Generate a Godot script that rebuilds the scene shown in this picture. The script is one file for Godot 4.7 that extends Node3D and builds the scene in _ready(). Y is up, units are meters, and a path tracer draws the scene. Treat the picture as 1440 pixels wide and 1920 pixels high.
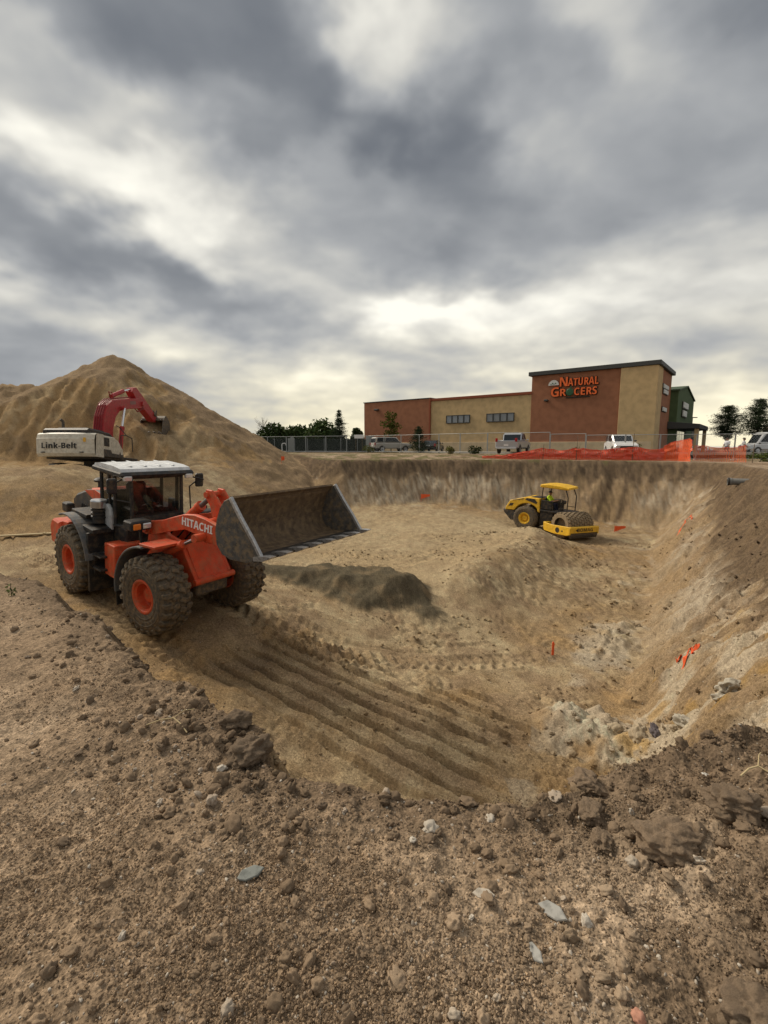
extends Node3D
# A building pit beside a shop: wheel loader, excavator, drum roller, spoil heap, fences.
# World: x right, y up, -z away from the viewer; "d" below is the depth -z in metres.

var used_names := {}
var M := {}
var rng := RandomNumberGenerator.new()

# ---------------------------------------------------------------- naming and tagging
func numbered(called: String) -> String:
	if not used_names.has(called):
		used_names[called] = 0
		return called
	used_names[called] += 1
	return "%s_%03d" % [called, used_names[called]]

func tag(o: Node, label := "", category := "", group := "", kind := "") -> Node:
	if label != "": o.set_meta("label", label)
	if category != "": o.set_meta("category", category)
	if group != "": o.set_meta("group", group)
	if kind != "": o.set_meta("kind", kind)
	return o

func thing(called: String, label: String, category: String, at := Vector3.ZERO, turn := 0.0, group := "") -> Node3D:
	var o := Node3D.new()
	o.name = numbered(called)
	add_child(o)
	o.position = at
	o.rotation.y = turn
	tag(o, label, category, group)
	return o

func work(fn: Callable, first: int, count: int) -> void:
	for i in range(first, count, 4):
		fn.call(i)

func spread_work(fn: Callable, count: int) -> void:
	var crew := []
	for k in 4:
		var t := Thread.new()
		t.start(work.bind(fn, k, count))
		crew.append(t)
	for t in crew: t.wait_to_finish()

# ---------------------------------------------------------------- mesh builder
class Geo:
	var v := PackedVector3Array()
	var n := PackedVector3Array()
	var c := PackedColorArray()
	var col := Color(1, 1, 1)
	var use_col := false
	var x := Transform3D.IDENTITY

	func tri(a: Vector3, b: Vector3, e: Vector3, na: Vector3, nb: Vector3, ne: Vector3) -> void:
		var g := (b - a).cross(e - a)
		if g.length_squared() < 1e-14: return
		a = x * a; b = x * b; e = x * e
		na = (x.basis * na).normalized(); nb = (x.basis * nb).normalized(); ne = (x.basis * ne).normalized()
		g = (b - a).cross(e - a)
		if g.dot(na + nb + ne) > 0.0:
			v.append(a); v.append(e); v.append(b); n.append(na); n.append(ne); n.append(nb)
		else:
			v.append(a); v.append(b); v.append(e); n.append(na); n.append(nb); n.append(ne)
		if use_col:
			c.append(col); c.append(col); c.append(col)
	func ft(a: Vector3, b: Vector3, e: Vector3, out: Vector3) -> void:
		var g := (b - a).cross(e - a).normalized()
		if g.dot(out) < 0.0: g = -g
		tri(a, b, e, g, g, g)
	func quad(a: Vector3, b: Vector3, e: Vector3, f: Vector3, out: Vector3) -> void:
		ft(a, b, e, out); ft(a, e, f, out)
	# box with chamfered edges
	func box(at: Vector3, size: Vector3, bev := 0.0, rot := Basis.IDENTITY) -> void:
		var keep := x
		x = x * Transform3D(rot, at)
		var h := size * 0.5
		bev = minf(bev, minf(h.x, minf(h.y, h.z)) * 0.9)
		for ax in 3:
			var a1 := (ax + 1) % 3
			var a2 := (ax + 2) % 3
			for s in [-1.0, 1.0]:
				var nn := Vector3.ZERO; nn[ax] = s
				var p := []
				for k in [[-1.0, -1.0], [1.0, -1.0], [1.0, 1.0], [-1.0, 1.0]]:
					var q := Vector3.ZERO
					q[ax] = s * h[ax]; q[a1] = k[0] * (h[a1] - bev); q[a2] = k[1] * (h[a2] - bev)
					p.append(q)
				quad(p[0], p[1], p[2], p[3], nn)
			if bev > 0.0:
				for s in [-1.0, 1.0]:
					for t in [-1.0, 1.0]:
						var o := Vector3.ZERO; o[a1] = s; o[a2] = t
						var p := []
						for k in [[-1.0, 0], [1.0, 0], [1.0, 1], [-1.0, 1]]:
							var q := Vector3.ZERO
							q[ax] = k[0] * (h[ax] - bev)
							q[a1] = s * (h[a1] if k[1] == 0 else h[a1] - bev)
							q[a2] = t * (h[a2] - bev if k[1] == 0 else h[a2])
							p.append(q)
						quad(p[0], p[1], p[2], p[3], o)
		if bev > 0.0:
			for sx in [-1.0, 1.0]:
				for sy in [-1.0, 1.0]:
					for sz in [-1.0, 1.0]:
						var s := Vector3(sx, sy, sz)
						ft(Vector3(sx * h.x, sy * (h.y - bev), sz * (h.z - bev)), Vector3(sx * (h.x - bev), sy * h.y, sz * (h.z - bev)), Vector3(sx * (h.x - bev), sy * (h.y - bev), sz * h.z), s)
		x = keep
	# side profile (x forward, y up) extruded across z, rims chamfered
	func prism(poly: Array, z0: float, z1: float, bev := 0.0, smooth := false) -> void:
		var p := PackedVector2Array(poly)
		var area := 0.0
		var m := p.size()
		for i in m:
			area += p[i].cross(p[(i + 1) % m])
		if area < 0.0: p.reverse()
		var ins := PackedVector2Array()
		var on := PackedVector2Array()
		for i in m:
			var d0 := (p[i] - p[(i + m - 1) % m]).normalized()
			var d1 := (p[(i + 1) % m] - p[i]).normalized()
			var n0 := Vector2(d0.y, -d0.x)
			var n1 := Vector2(d1.y, -d1.x)
			var nn := (n0 + n1).normalized()
			on.append(nn)
			ins.append(p[i] - nn * bev / maxf(0.35, nn.dot(n0)))
		var za := minf(z0, z1)
		var zb := maxf(z0, z1)
		var idx := Geometry2D.triangulate_polygon(ins)
		if idx.is_empty():
			ins = p
			idx = Geometry2D.triangulate_polygon(p)
		for i in range(0, idx.size(), 3):
			for s in 2:
				var z := za if s == 0 else zb
				ft(Vector3(ins[idx[i]].x, ins[idx[i]].y, z), Vector3(ins[idx[i + 1]].x, ins[idx[i + 1]].y, z), Vector3(ins[idx[i + 2]].x, ins[idx[i + 2]].y, z), Vector3(0, 0, -1.0 if s == 0 else 1.0))
		for i in m:
			var j := (i + 1) % m
			var d := (p[j] - p[i]).normalized()
			var fn := Vector3(d.y, -d.x, 0)
			var ni := Vector3(on[i].x, on[i].y, 0) if smooth else fn
			var nj := Vector3(on[j].x, on[j].y, 0) if smooth else fn
			var a := Vector3(p[i].x, p[i].y, za + bev)
			var b := Vector3(p[j].x, p[j].y, za + bev)
			var e := Vector3(p[j].x, p[j].y, zb - bev)
			var f := Vector3(p[i].x, p[i].y, zb - bev)
			tri(a, b, e, ni, nj, nj); tri(a, e, f, ni, nj, ni)
			if bev > 0.0:
				quad(a, b, Vector3(ins[j].x, ins[j].y, za), Vector3(ins[i].x, ins[i].y, za), fn + Vector3(0, 0, -1))
				quad(f, e, Vector3(ins[j].x, ins[j].y, zb), Vector3(ins[i].x, ins[i].y, zb), fn + Vector3(0, 0, 1))
	# tapered round bar
	func bar(a: Vector3, b: Vector3, r0: float, r1 := -1.0, seg := 12, caps := true) -> void:
		if r1 < 0.0: r1 = r0
		var d := (b - a).normalized()
		var u := d.cross(Vector3.UP if absf(d.y) < 0.9 else Vector3.RIGHT).normalized()
		var w := d.cross(u)
		for i in seg:
			var t0 := TAU * i / seg
			var t1 := TAU * (i + 1) / seg
			var c0 := u * cos(t0) + w * sin(t0)
			var c1 := u * cos(t1) + w * sin(t1)
			tri(a + c0 * r0, a + c1 * r0, b + c1 * r1, c0, c1, c1)
			tri(a + c0 * r0, b + c1 * r1, b + c0 * r1, c0, c1, c0)
			if caps:
				ft(a, a + c0 * r0, a + c1 * r0, -d)
				ft(b, b + c0 * r1, b + c1 * r1, d)
	func tube(pts: Array, r: float, seg := 8) -> void:
		for i in pts.size() - 1:
			bar(pts[i], pts[i + 1], r, r, seg, true)
	# profile of (radius, along) turned about an axis through at
	func lathe(at: Vector3, axis: Vector3, prof: Array, seg := 32, smooth := true) -> void:
		var d := axis.normalized()
		var u := d.cross(Vector3.UP if absf(d.y) < 0.9 else Vector3.RIGHT).normalized()
		var w := d.cross(u)
		for k in prof.size() - 1:
			var p: Vector2 = prof[k]
			var q: Vector2 = prof[k + 1]
			var e := (q - p)
			if e.length() < 1e-6: continue
			e = e.normalized()
			var nr := e.y
			var na := -e.x
			for i in seg:
				var t0 := TAU * i / seg
				var t1 := TAU * (i + 1) / seg
				var c0 := u * cos(t0) + w * sin(t0)
				var c1 := u * cos(t1) + w * sin(t1)
				var n0 := c0 * nr + d * na
				var n1 := c1 * nr + d * na
				var a := at + c0 * p.x + d * p.y
				var b := at + c1 * p.x + d * p.y
				var f := at + c1 * q.x + d * q.y
				var g := at + c0 * q.x + d * q.y
				if smooth:
					tri(a, b, f, n0, n1, n1); tri(a, f, g, n0, n1, n0)
				else:
					quad(a, b, f, g, n0 + n1)
	func mesh() -> ArrayMesh:
		var arr := []
		arr.resize(Mesh.ARRAY_MAX)
		arr[Mesh.ARRAY_VERTEX] = v
		arr[Mesh.ARRAY_NORMAL] = n
		if use_col: arr[Mesh.ARRAY_COLOR] = c
		var am := ArrayMesh.new()
		am.add_surface_from_arrays(Mesh.PRIMITIVE_TRIANGLES, arr)
		return am

func part(parent: Node, called: String, g: Geo, m: Material, label := "") -> MeshInstance3D:
	var o := MeshInstance3D.new()
	o.name = called if parent != self else numbered(called)
	o.mesh = g.mesh()
	o.material_override = m
	parent.add_child(o, true)
	if label != "": o.set_meta("label", label)
	return o

func piece(parent: Node, called: String, me: Mesh, m: Material, xf := Transform3D.IDENTITY) -> MeshInstance3D:
	var o := MeshInstance3D.new()
	o.name = called if parent != self else numbered(called)
	o.mesh = me
	o.material_override = m
	o.transform = xf
	parent.add_child(o, true)
	return o

# ---------------------------------------------------------------- textures and materials
func noise(seed_: int, freq: float, oct := 4, type := FastNoiseLite.TYPE_SIMPLEX_SMOOTH) -> FastNoiseLite:
	var f := FastNoiseLite.new()
	f.seed = seed_
	f.frequency = freq
	f.noise_type = type
	f.fractal_type = FastNoiseLite.FRACTAL_FBM if oct > 1 else FastNoiseLite.FRACTAL_NONE
	f.fractal_octaves = oct
	return f

func seamless(size: int, seed_: int, freq: float, oct: int, type := FastNoiseLite.TYPE_SIMPLEX_SMOOTH) -> PackedByteArray:
	var f := noise(seed_, freq, oct, type)
	if type == FastNoiseLite.TYPE_CELLULAR:
		f.cellular_return_type = FastNoiseLite.RETURN_DISTANCE2_SUB
	var im := f.get_seamless_image(size, size)
	im.convert(Image.FORMAT_L8)
	return im.get_data()

# mixes several seamless noises into one grey texture; lo..hi are sRGB ends
func grain(size: int, layers: Array, lo: float, hi: float, mips := true) -> ImageTexture:
	var data := []
	for l in layers:
		data.append(seamless(size, l[0], l[1], l[2], l[3] if l.size() > 3 else FastNoiseLite.TYPE_SIMPLEX_SMOOTH))
	var out := PackedByteArray()
	out.resize(size * size)
	var k := layers.size()
	var total := 0.0
	var wts := PackedFloat32Array()
	for l in layers:
		wts.append(l[l.size() - 1]); total += l[l.size() - 1]
	for i in size * size:
		var s := 0.0
		for j in k:
			s += wts[j] * data[j][i]
		out[i] = int(clampf(lo * 255.0 + (hi - lo) * s / total, 0, 255))
	var im := Image.create_from_data(size, size, false, Image.FORMAT_L8, out)
	if mips: im.generate_mipmaps()
	return ImageTexture.create_from_image(im)

func mat(c: Color, rough := 0.7, metal := 0.0, tex: Texture2D = null, tile := 1.0, bump := 0.0) -> StandardMaterial3D:
	var m := StandardMaterial3D.new()
	m.albedo_color = c
	m.roughness = rough
	m.metallic = metal
	m.metallic_specular = 0.4
	if tex:
		m.albedo_texture = tex
		m.uv1_triplanar = true
		m.uv1_scale = Vector3.ONE / tile
		if bump > 0.0:
			m.heightmap_enabled = true
			m.heightmap_texture = tex
			m.heightmap_scale = bump
	return m

static func lin(r: float, g: float, b: float) -> Color:
	return Color(r, g, b).linear_to_srgb()
# ---------------------------------------------------------------- sky of broken storm cloud
const CLOUD := [
	76, 76, 76, 74, 74, 74, 74, 75, 78, 81, 82, 80, 80, 80, 79, 78, 78, 80, 82, 84, 87, 87, 87,
	73, 73, 73, 72, 72, 72, 73, 74, 78, 81, 82, 80, 81, 80, 79, 77, 78, 80, 82, 84, 86, 86, 86,
	67, 67, 68, 68, 69, 69, 70, 74, 78, 81, 81, 78, 79, 79, 77, 76, 78, 80, 81, 82, 80, 78, 77,
	59, 61, 62, 64, 66, 66, 66, 75, 82, 82, 79, 72, 71, 72, 74, 76, 77, 78, 79, 77, 72, 71, 71,
	59, 58, 59, 64, 73, 77, 74, 73, 74, 74, 73, 71, 73, 75, 77, 77, 74, 72, 70, 68, 70, 71, 72,
	71, 66, 67, 74, 75, 74, 70, 68, 67, 67, 69, 75, 79, 81, 80, 79, 76, 75, 74, 74, 74, 75, 76,
	71, 77, 76, 68, 66, 63, 59, 60, 63, 69, 76, 86, 89, 85, 81, 80, 79, 77, 76, 76, 77, 77, 75,
	55, 60, 62, 57, 53, 53, 56, 65, 70, 71, 71, 74, 75, 69, 67, 69, 69, 70, 72, 72, 73, 71, 67,
	58, 52, 53, 56, 60, 71, 76, 74, 73, 70, 66, 64, 64, 59, 60, 63, 64, 63, 64, 65, 65, 63, 61,
	79, 67, 62, 72, 82, 83, 82, 78, 71, 66, 64, 62, 60, 55, 56, 60, 62, 61, 60, 60, 61, 59, 57,
	72, 78, 79, 81, 82, 80, 78, 74, 69, 65, 63, 60, 56, 52, 54, 60, 63, 62, 61, 59, 58, 57, 56,
	73, 72, 72, 74, 73, 70, 68, 67, 65, 63, 62, 58, 51, 51, 57, 65, 65, 63, 62, 60, 56, 55, 55,
	68, 74, 72, 70, 74, 71, 63, 57, 55, 60, 59, 49, 49, 51, 63, 68, 65, 64, 63, 59, 55, 54, 52,
	66, 66, 70, 67, 60, 57, 58, 58, 55, 50, 52, 60, 56, 54, 61, 63, 62, 65, 65, 59, 52, 51, 51,
	66, 66, 66, 58, 54, 50, 50, 50, 49, 52, 62, 71, 67, 60, 57, 56, 61, 69, 65, 57, 51, 51, 51,
	66, 66, 66, 59, 54, 52, 51, 49, 50, 59, 76, 74, 71, 64, 60, 60, 68, 70, 65, 56, 51, 51, 51,
	66, 66, 66, 60, 54, 53, 51, 49, 51, 62, 77, 73, 74, 69, 62, 62, 68, 70, 64, 56, 51, 51, 51,
	66, 66, 66, 60, 54, 53, 51, 49, 50, 62, 78, 73, 74, 69, 62, 62, 68, 70, 64, 55, 51, 51, 51]
const SKY_W := 1792
const SKY_H := 896
var sky_rows := []
var sn1: FastNoiseLite
var sn2: FastNoiseLite
var sn3: FastNoiseLite
var sn4: FastNoiseLite
var sn5: FastNoiseLite
var sn6: FastNoiseLite

func cub(a: float, b: float, c: float, d: float, t: float) -> float:
	return b + 0.5 * t * (c - a + t * (2.0 * a - 5.0 * b + 4.0 * c - d + t * (3.0 * (b - c) + d - a)))

func cloud_at(az: float, el: float) -> float:
	var x := clampf((az + 44.0) / 4.0, 0.0, 21.999)
	var y := clampf(el / 2.5, 0.0, 16.999)
	var i := int(x)
	var j := int(y)
	var r := [0.0, 0.0, 0.0, 0.0]
	for k in 4:
		var o := clampi(j + k - 1, 0, 17) * 23
		r[k] = cub(CLOUD[o + maxi(i - 1, 0)], CLOUD[o + i], CLOUD[o + mini(i + 1, 22)], CLOUD[o + mini(i + 2, 22)], x - i)
	return cub(r[0], r[1], r[2], r[3], y - j) * 0.01

func sky_row(row: int) -> void:
	var out := PackedFloat32Array()
	out.resize(SKY_W * 3)
	var el := 90.0 - (row + 0.5) / SKY_H * 180.0
	for i in SKY_W:
		var az := wrapf((i + 0.5) / SKY_W * 360.0, -180.0, 180.0)
		var L := 0.7
		if el > -1.0:
			var e := deg_to_rad(maxf(el, 0.0))
			var a := deg_to_rad(az)
			# the cloud deck as a layer overhead, so that cloud texture runs out towards the horizon
			var q := 1.0 / (sin(e) + 0.22)
			var px := cos(e) * sin(a) * q
			var pz := cos(e) * cos(a) * q
			var w1 := sn1.get_noise_3d(px * 2.0, pz * 2.0, 1.0)
			var w2 := sn1.get_noise_3d(px * 2.0, pz * 2.0, 7.0)
			var streak := sn2.get_noise_2d(px * 1.3 + pz * 0.9 + w1 * 0.35, (pz - px * 0.55) * 2.4 + w2 * 0.3)
			var fine := sn3.get_noise_2d(px * 2.6 + w2 * 0.25, pz * 3.6 + w1 * 0.25)
			var far := clampf((absf(az) - 40.0) / 12.0, 0.0, 1.0)
			far = maxf(far, clampf((el - 39.0) / 10.0, 0.0, 1.0))
			far = far * far * (3.0 - 2.0 * far)
			var tw := sn3.get_noise_2d(px * 5.0 + 31.0, pz * 5.0)
			# ragged borders: the lookup is shaken by billows of all sizes
			var ux := cos(e) * sin(a)
			var uz := cos(e) * cos(a)
			var uy := sin(e) * 1.7
			var r1 := sn6.get_noise_3d(ux, uy, uz)
			var r2 := sn6.get_noise_3d(ux + 9.0, uy, uz)
			var base := cloud_at(az + w1 * 1.4 + tw * 0.8 + r1 * 5.5, el + w2 * 0.8 + r2 * 3.6)
			base = 0.685 + (base - 0.665) * 1.32
			var open := 0.68 + 0.17 * sn2.get_noise_2d(px * 0.8 + 5.0, pz * 0.8) * 2.0
			L = lerpf(base, open, far)
			# ragged edges: fine billows show most where cloud thins
			var wisp := sn4.get_noise_2d(px * 1.8 + w1 * 0.3, pz * 2.4 + w2 * 0.3)
			var crease := sn5.get_noise_2d(px * 0.8 + w2 * 0.2, pz * 1.2 + w1 * 0.2)
			L += 0.012 + crease * 0.035 * clampf(0.6 + 1.6 * streak, 0.15, 1.2)
			L += streak * 0.04 + fine * 0.045 + wisp * 0.04 * clampf((L - 0.5) * 5.0, 0.25, 1.2)
		L = clampf(L, 0.43, 0.95)
		# dark undersides are blue-grey, thin bright cloud is cream
		var c: Color
		if L < 0.66:
			c = Color(0.498, 0.515, 0.540).lerp(Color(0.655, 0.665, 0.675), (L - 0.49) / 0.17)
		elif L < 0.8:
			c = Color(0.655, 0.665, 0.675).lerp(Color(0.82, 0.815, 0.792), (L - 0.66) / 0.14)
		else:
			c = Color(0.82, 0.815, 0.792).lerp(Color(0.955, 0.945, 0.905), (L - 0.8) / 0.1)
		# warm light through the thin cloud low down
		if L > 0.7: c = c.lerp(Color(c.r * 1.02, c.g * 0.985, c.b * 0.88), clampf((L - 0.7) * 6.0, 0.0, 1.0) * clampf(1.0 - el / 14.0, 0.0, 1.0))
		c = c.srgb_to_linear()
		out[i * 3] = maxf(c.r, 0.02); out[i * 3 + 1] = maxf(c.g, 0.02); out[i * 3 + 2] = maxf(c.b, 0.02)
	sky_rows[row] = out

func make_sky() -> ImageTexture:
	sn1 = noise(11, 0.55, 3)
	sn2 = noise(23, 0.55, 5)
	sn3 = noise(37, 0.9, 6)
	sn4 = noise(53, 2.6, 5)
	sn6 = noise(81, 5.0, 5)
	sn5 = noise(71, 1.1, 5)
	sn5.fractal_type = FastNoiseLite.FRACTAL_RIDGED
	sky_rows.resize(SKY_H)
	var half := SKY_H / 2 + 8
	spread_work(sky_row, half)
	var all := PackedFloat32Array()
	for r in SKY_H:
		all.append_array(sky_rows[mini(r, half - 1)])
	var im := Image.create_from_data(SKY_W, SKY_H, false, Image.FORMAT_RGBF, all.to_byte_array())
	return ImageTexture.create_from_image(im)
# ---------------------------------------------------------------- soils
# vertex colours are linear reflectances of the soils themselves
var tn_big: FastNoiseLite
var tn_mid: FastNoiseLite
var tn_fine: FastNoiseLite
var tn_cell: FastNoiseLite
var tn_cell2: FastNoiseLite
var tn_warp: FastNoiseLite
var tn_strip: FastNoiseLite

# crest of the pit: x, d, slope of the wall below it
const RIM := [
	[-60.0, 24.0, 1.2], [-30.0, 15.5, 1.2], [-14.0, 10.6, 1.2], [-6.3, 7.4, 1.3], [-4.86, 6.5, 1.6], [-3.71, 5.3, 2.0], [-2.24, 3.8, 2.2], [-1.5, 3.15, 2.4],
	[-1.14, 2.8, 2.2], [-0.78, 2.55, 2.2], [-0.70, 2.3, 2.5], [-0.61, 2.2, 2.5], [-0.3, 2.12, 2.5], [-0.07, 2.06, 2.2], [0.2, 2.02, 2.0], [0.43, 1.98, 2.0],
	[0.81, 2.02, 2.0], [1.23, 2.12, 1.7], [1.58, 2.2, 1.7], [2.6, 2.05, 1.6], [5.2, 3.2, 1.3], [7.4, 6.4, 1.12], [14.6, 17.6, 1.1], [18.9, 24.9, 1.1],
	[22.4, 30.6, 1.2], [21.6, 33.8, 1.15], [19.0, 35.9, 1.1], [12.4, 38.8, 1.05], [3.85, 41.0, 1.0], [-3.3, 39.2, 0.9], [-5.5, 41.5, 0.7], [-10.0, 48.0, 0.5], [-40.0, 70.0, 0.5], [-75.0, 50.0, 0.5]]
# surveyed heights of the pit floor, the ramp and the bench: x, d, y
const SPOTS := [
	[-1.52, 13.13, -3.3], [-3.36, 9.88, -3.1], [-1.98, 10.55, -3.35], [2.12, 7.29, -3.8], [-0.17, 6.91, -3.7], [-2.05, 7.07, -3.4],
	[8.95, 20.63, -4.0], [3.87, 11.8, -4.0], [3.75, 8.71, -3.95], [6.77, 13.54, -4.0], [12.0, 20.2, -4.0], [14.0, 25.74, -3.9], [12.2, 26.95, -3.85],
	[-0.5, 22.26, -3.15], [2.94, 19.89, -3.1], [6.88, 26.51, -3.15], [4.84, 33.2, -2.9], [-0.78, 34.64, -2.85], [2.96, 37.81, -2.75], [8.4, 27.2, -3.25],
	[8.6, 24.3, -3.35], [4.96, 18.92, -3.15], [2.78, 16.17, -3.3], [9.93, 22.36, -3.95], [5.37, 16.67, -3.9], [3.18, 14.44, -3.85], [1.47, 14.14, -3.65],
	[-6.23, 34.89, -1.9], [-8.45, 34.0, -0.9], [-9.68, 30.03, -0.4], [-14.34, 17.68, -1.35], [-10.71, 14.09, -1.65], [-14.12, 19.16, -0.3], [-15.23, 24.14, 0.72],
	[-21.0, 26.3, 0.4], [-11.59, 30.8, 0.35], [-4.2, 36.4, -2.6], [-5.36, 29.82, -2.8],
	[-5.38, 10.4, -2.48], [-4.05, 12.16, -2.48], [-8.04, 12.42, -2.12], [-6.71, 14.18, -2.12], [-10.01, 15.3, -1.75], [-3.09, 8.79, -2.85], [-1.88, 10.0, -3.1],
	[8.87, 30.08, -3.57], [10.16, 31.61, -3.57], [10.38, 28.1, -3.74], [12.19, 28.94, -3.74], [-16.7, 27.6, -0.42], [-16.7, 31.5, -0.5], [-18.5, 29.0, -0.4], [-14.6, 29.0, -0.4],
	[0.0, 0.0, -3.4], [6.0, 3.0, -3.9], [-6.0, 4.0, -2.4], [16.0, 14.0, -4.1], [10.0, 42.0, -3.2], [-3.0, 45.0, -2.0], [22.0, 38.0, -3.6], [26.0, 28.0, -4.0],
	[-30.0, 30.0, 0.5], [-40.0, 22.0, 0.3], [-26.0, 14.0, -0.6], [-20.0, 42.0, 0.5], [-10.0, 44.0, 0.5], [-50.0, 50.0, 0.6], [-9.0, 21.0, -1.9], [-5.0, 20.0, -2.9], [-4.4, 16.0, -2.7]]
var tps_w := PackedFloat64Array()
const F_X0 := -76.0
const F_D0 := -8.0
const F_STEP := 0.4
const F_NX := 270
const F_ND := 200
var f_rows := []

func tps_solve() -> void:
	var n := SPOTS.size()
	var m := n + 3
	var A := []
	for i in m:
		var row := PackedFloat64Array()
		row.resize(m + 1)
		A.append(row)
	for i in n:
		for j in n:
			var r2: float = (SPOTS[i][0] - SPOTS[j][0]) ** 2 + (SPOTS[i][1] - SPOTS[j][1]) ** 2
			A[i][j] = 0.5 * r2 * log(r2 + 1e-9) if i != j else 0.6
		A[i][n] = 1.0; A[i][n + 1] = SPOTS[i][0]; A[i][n + 2] = SPOTS[i][1]
		A[n][i] = 1.0; A[n + 1][i] = SPOTS[i][0]; A[n + 2][i] = SPOTS[i][1]
		A[i][m] = SPOTS[i][2]
	for c in m:
		var best := c
		for r in range(c + 1, m):
			if absf(A[r][c]) > absf(A[best][c]): best = r
		var t = A[c]; A[c] = A[best]; A[best] = t
		for r in range(c + 1, m):
			var k: float = A[r][c] / A[c][c]
			if k == 0.0: continue
			var ar: PackedFloat64Array = A[r]
			var ac: PackedFloat64Array = A[c]
			for q in range(c, m + 1):
				ar[q] -= k * ac[q]
			A[r] = ar
	tps_w.resize(m)
	for c in range(m - 1, -1, -1):
		var s: float = A[c][m]
		for q in range(c + 1, m):
			s -= A[c][q] * tps_w[q]
		tps_w[c] = s / A[c][c]

func f_row(j: int) -> void:
	var out := PackedFloat32Array()
	out.resize(F_NX)
	var d := F_D0 + j * F_STEP
	var n := SPOTS.size()
	for i in F_NX:
		var x := F_X0 + i * F_STEP
		var s := tps_w[n] + tps_w[n + 1] * x + tps_w[n + 2] * d
		for k in n:
			var dx: float = x - SPOTS[k][0]
			var dd: float = d - SPOTS[k][1]
			var r2 := dx * dx + dd * dd
			s += tps_w[k] * 0.5 * r2 * log(r2 + 1e-9)
		out[i] = clampf(s, -4.3, 0.9)
	f_rows[j] = out

func pit_floor(x: float, d: float) -> float:
	var a := clampf((x - F_X0) / F_STEP, 0.0, F_NX - 1.001)
	var b := clampf((d - F_D0) / F_STEP, 0.0, F_ND - 1.001)
	var i := int(a)
	var j := int(b)
	a -= i; b -= j
	a = a * a * (3.0 - 2.0 * a) * 0.5 + a * 0.5
	b = b * b * (3.0 - 2.0 * b) * 0.5 + b * 0.5
	var r0: PackedFloat32Array = f_rows[j]
	var r1: PackedFloat32Array = f_rows[j + 1]
	return lerpf(lerpf(r0[i], r0[i + 1], a), lerpf(r1[i], r1[i + 1], a), b)

# (signed distance from the crest, inside positive; wall slope; run along the crest)
var rm_x := PackedFloat32Array()
var rm_y := PackedFloat32Array()
var rm_ex := PackedFloat32Array()
var rm_ey := PackedFloat32Array()
var rm_il := PackedFloat32Array()
var rm_l := PackedFloat32Array()
var rm_s := PackedFloat32Array()
var rm_k := PackedFloat32Array()
var rm_dk := PackedFloat32Array()

func setup_rim() -> void:
	var s := 0.0
	for i in RIM.size():
		var a: Array = RIM[i]
		var b: Array = RIM[(i + 1) % RIM.size()]
		var e := Vector2(b[0] - a[0], b[1] - a[1])
		rm_x.append(a[0]); rm_y.append(a[1]); rm_ex.append(e.x); rm_ey.append(e.y)
		rm_il.append(1.0 / e.length_squared()); rm_l.append(e.length()); rm_s.append(s)
		rm_k.append(a[2]); rm_dk.append(b[2] - a[2])
		s += e.length()

func rim(x: float, d: float) -> Vector3:
	var best := 1e9
	var bt := 0.0
	var bi := 0
	var inside := false
	for i in rm_x.size():
		var px := x - rm_x[i]
		var py := d - rm_y[i]
		var ex := rm_ex[i]
		var ey := rm_ey[i]
		var t := clampf((px * ex + py * ey) * rm_il[i], 0.0, 1.0)
		var qx := px - ex * t
		var qy := py - ey * t
		var q := qx * qx + qy * qy
		if q < best:
			best = q; bt = t; bi = i
		if (py < 0.0) != (py < ey) and px < ex * py / ey:
			inside = not inside
	return Vector3(sqrt(best) * (1.0 if inside else -1.0), rm_k[bi] + rm_dk[bi] * bt, rm_s[bi] + rm_l[bi] * bt)

static func ss(a: float, b: float, x: float) -> float:
	var t := clampf((x - a) / (b - a), 0.0, 1.0)
	return t * t * (3.0 - 2.0 * t)

static func smax(a: float, b: float, k: float) -> float:
	var h := maxf(k - absf(a - b), 0.0) / k
	return maxf(a, b) + h * h * k * 0.25

func grade(x: float, d: float) -> float:
	var g := 0.6 * ss(12.0, 33.0, d) + 0.38 * ss(41.0, 47.0, d)
	g -= 0.28 * ss(2.0, 7.0, -x) * (1.0 - ss(14.0, 28.0, d))
	g += 0.24 * ss(0.8, 1.9, x) * (1.0 - ss(5.0, 9.0, d)) + 0.35 * ss(11.0, 16.0, x) * ss(8.0, 14.0, d) * (1.0 - ss(22.0, 29.0, d))
	return g

func seg_dist(x: float, d: float, ax: float, ay: float, bx: float, by: float) -> float:
	var ex := bx - ax
	var ey := by - ay
	var t := clampf(((x - ax) * ex + (d - ay) * ey) / (ex * ex + ey * ey), 0.0, 1.0)
	return Vector2(x - ax - ex * t, d - ay - ey * t).length()

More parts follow.
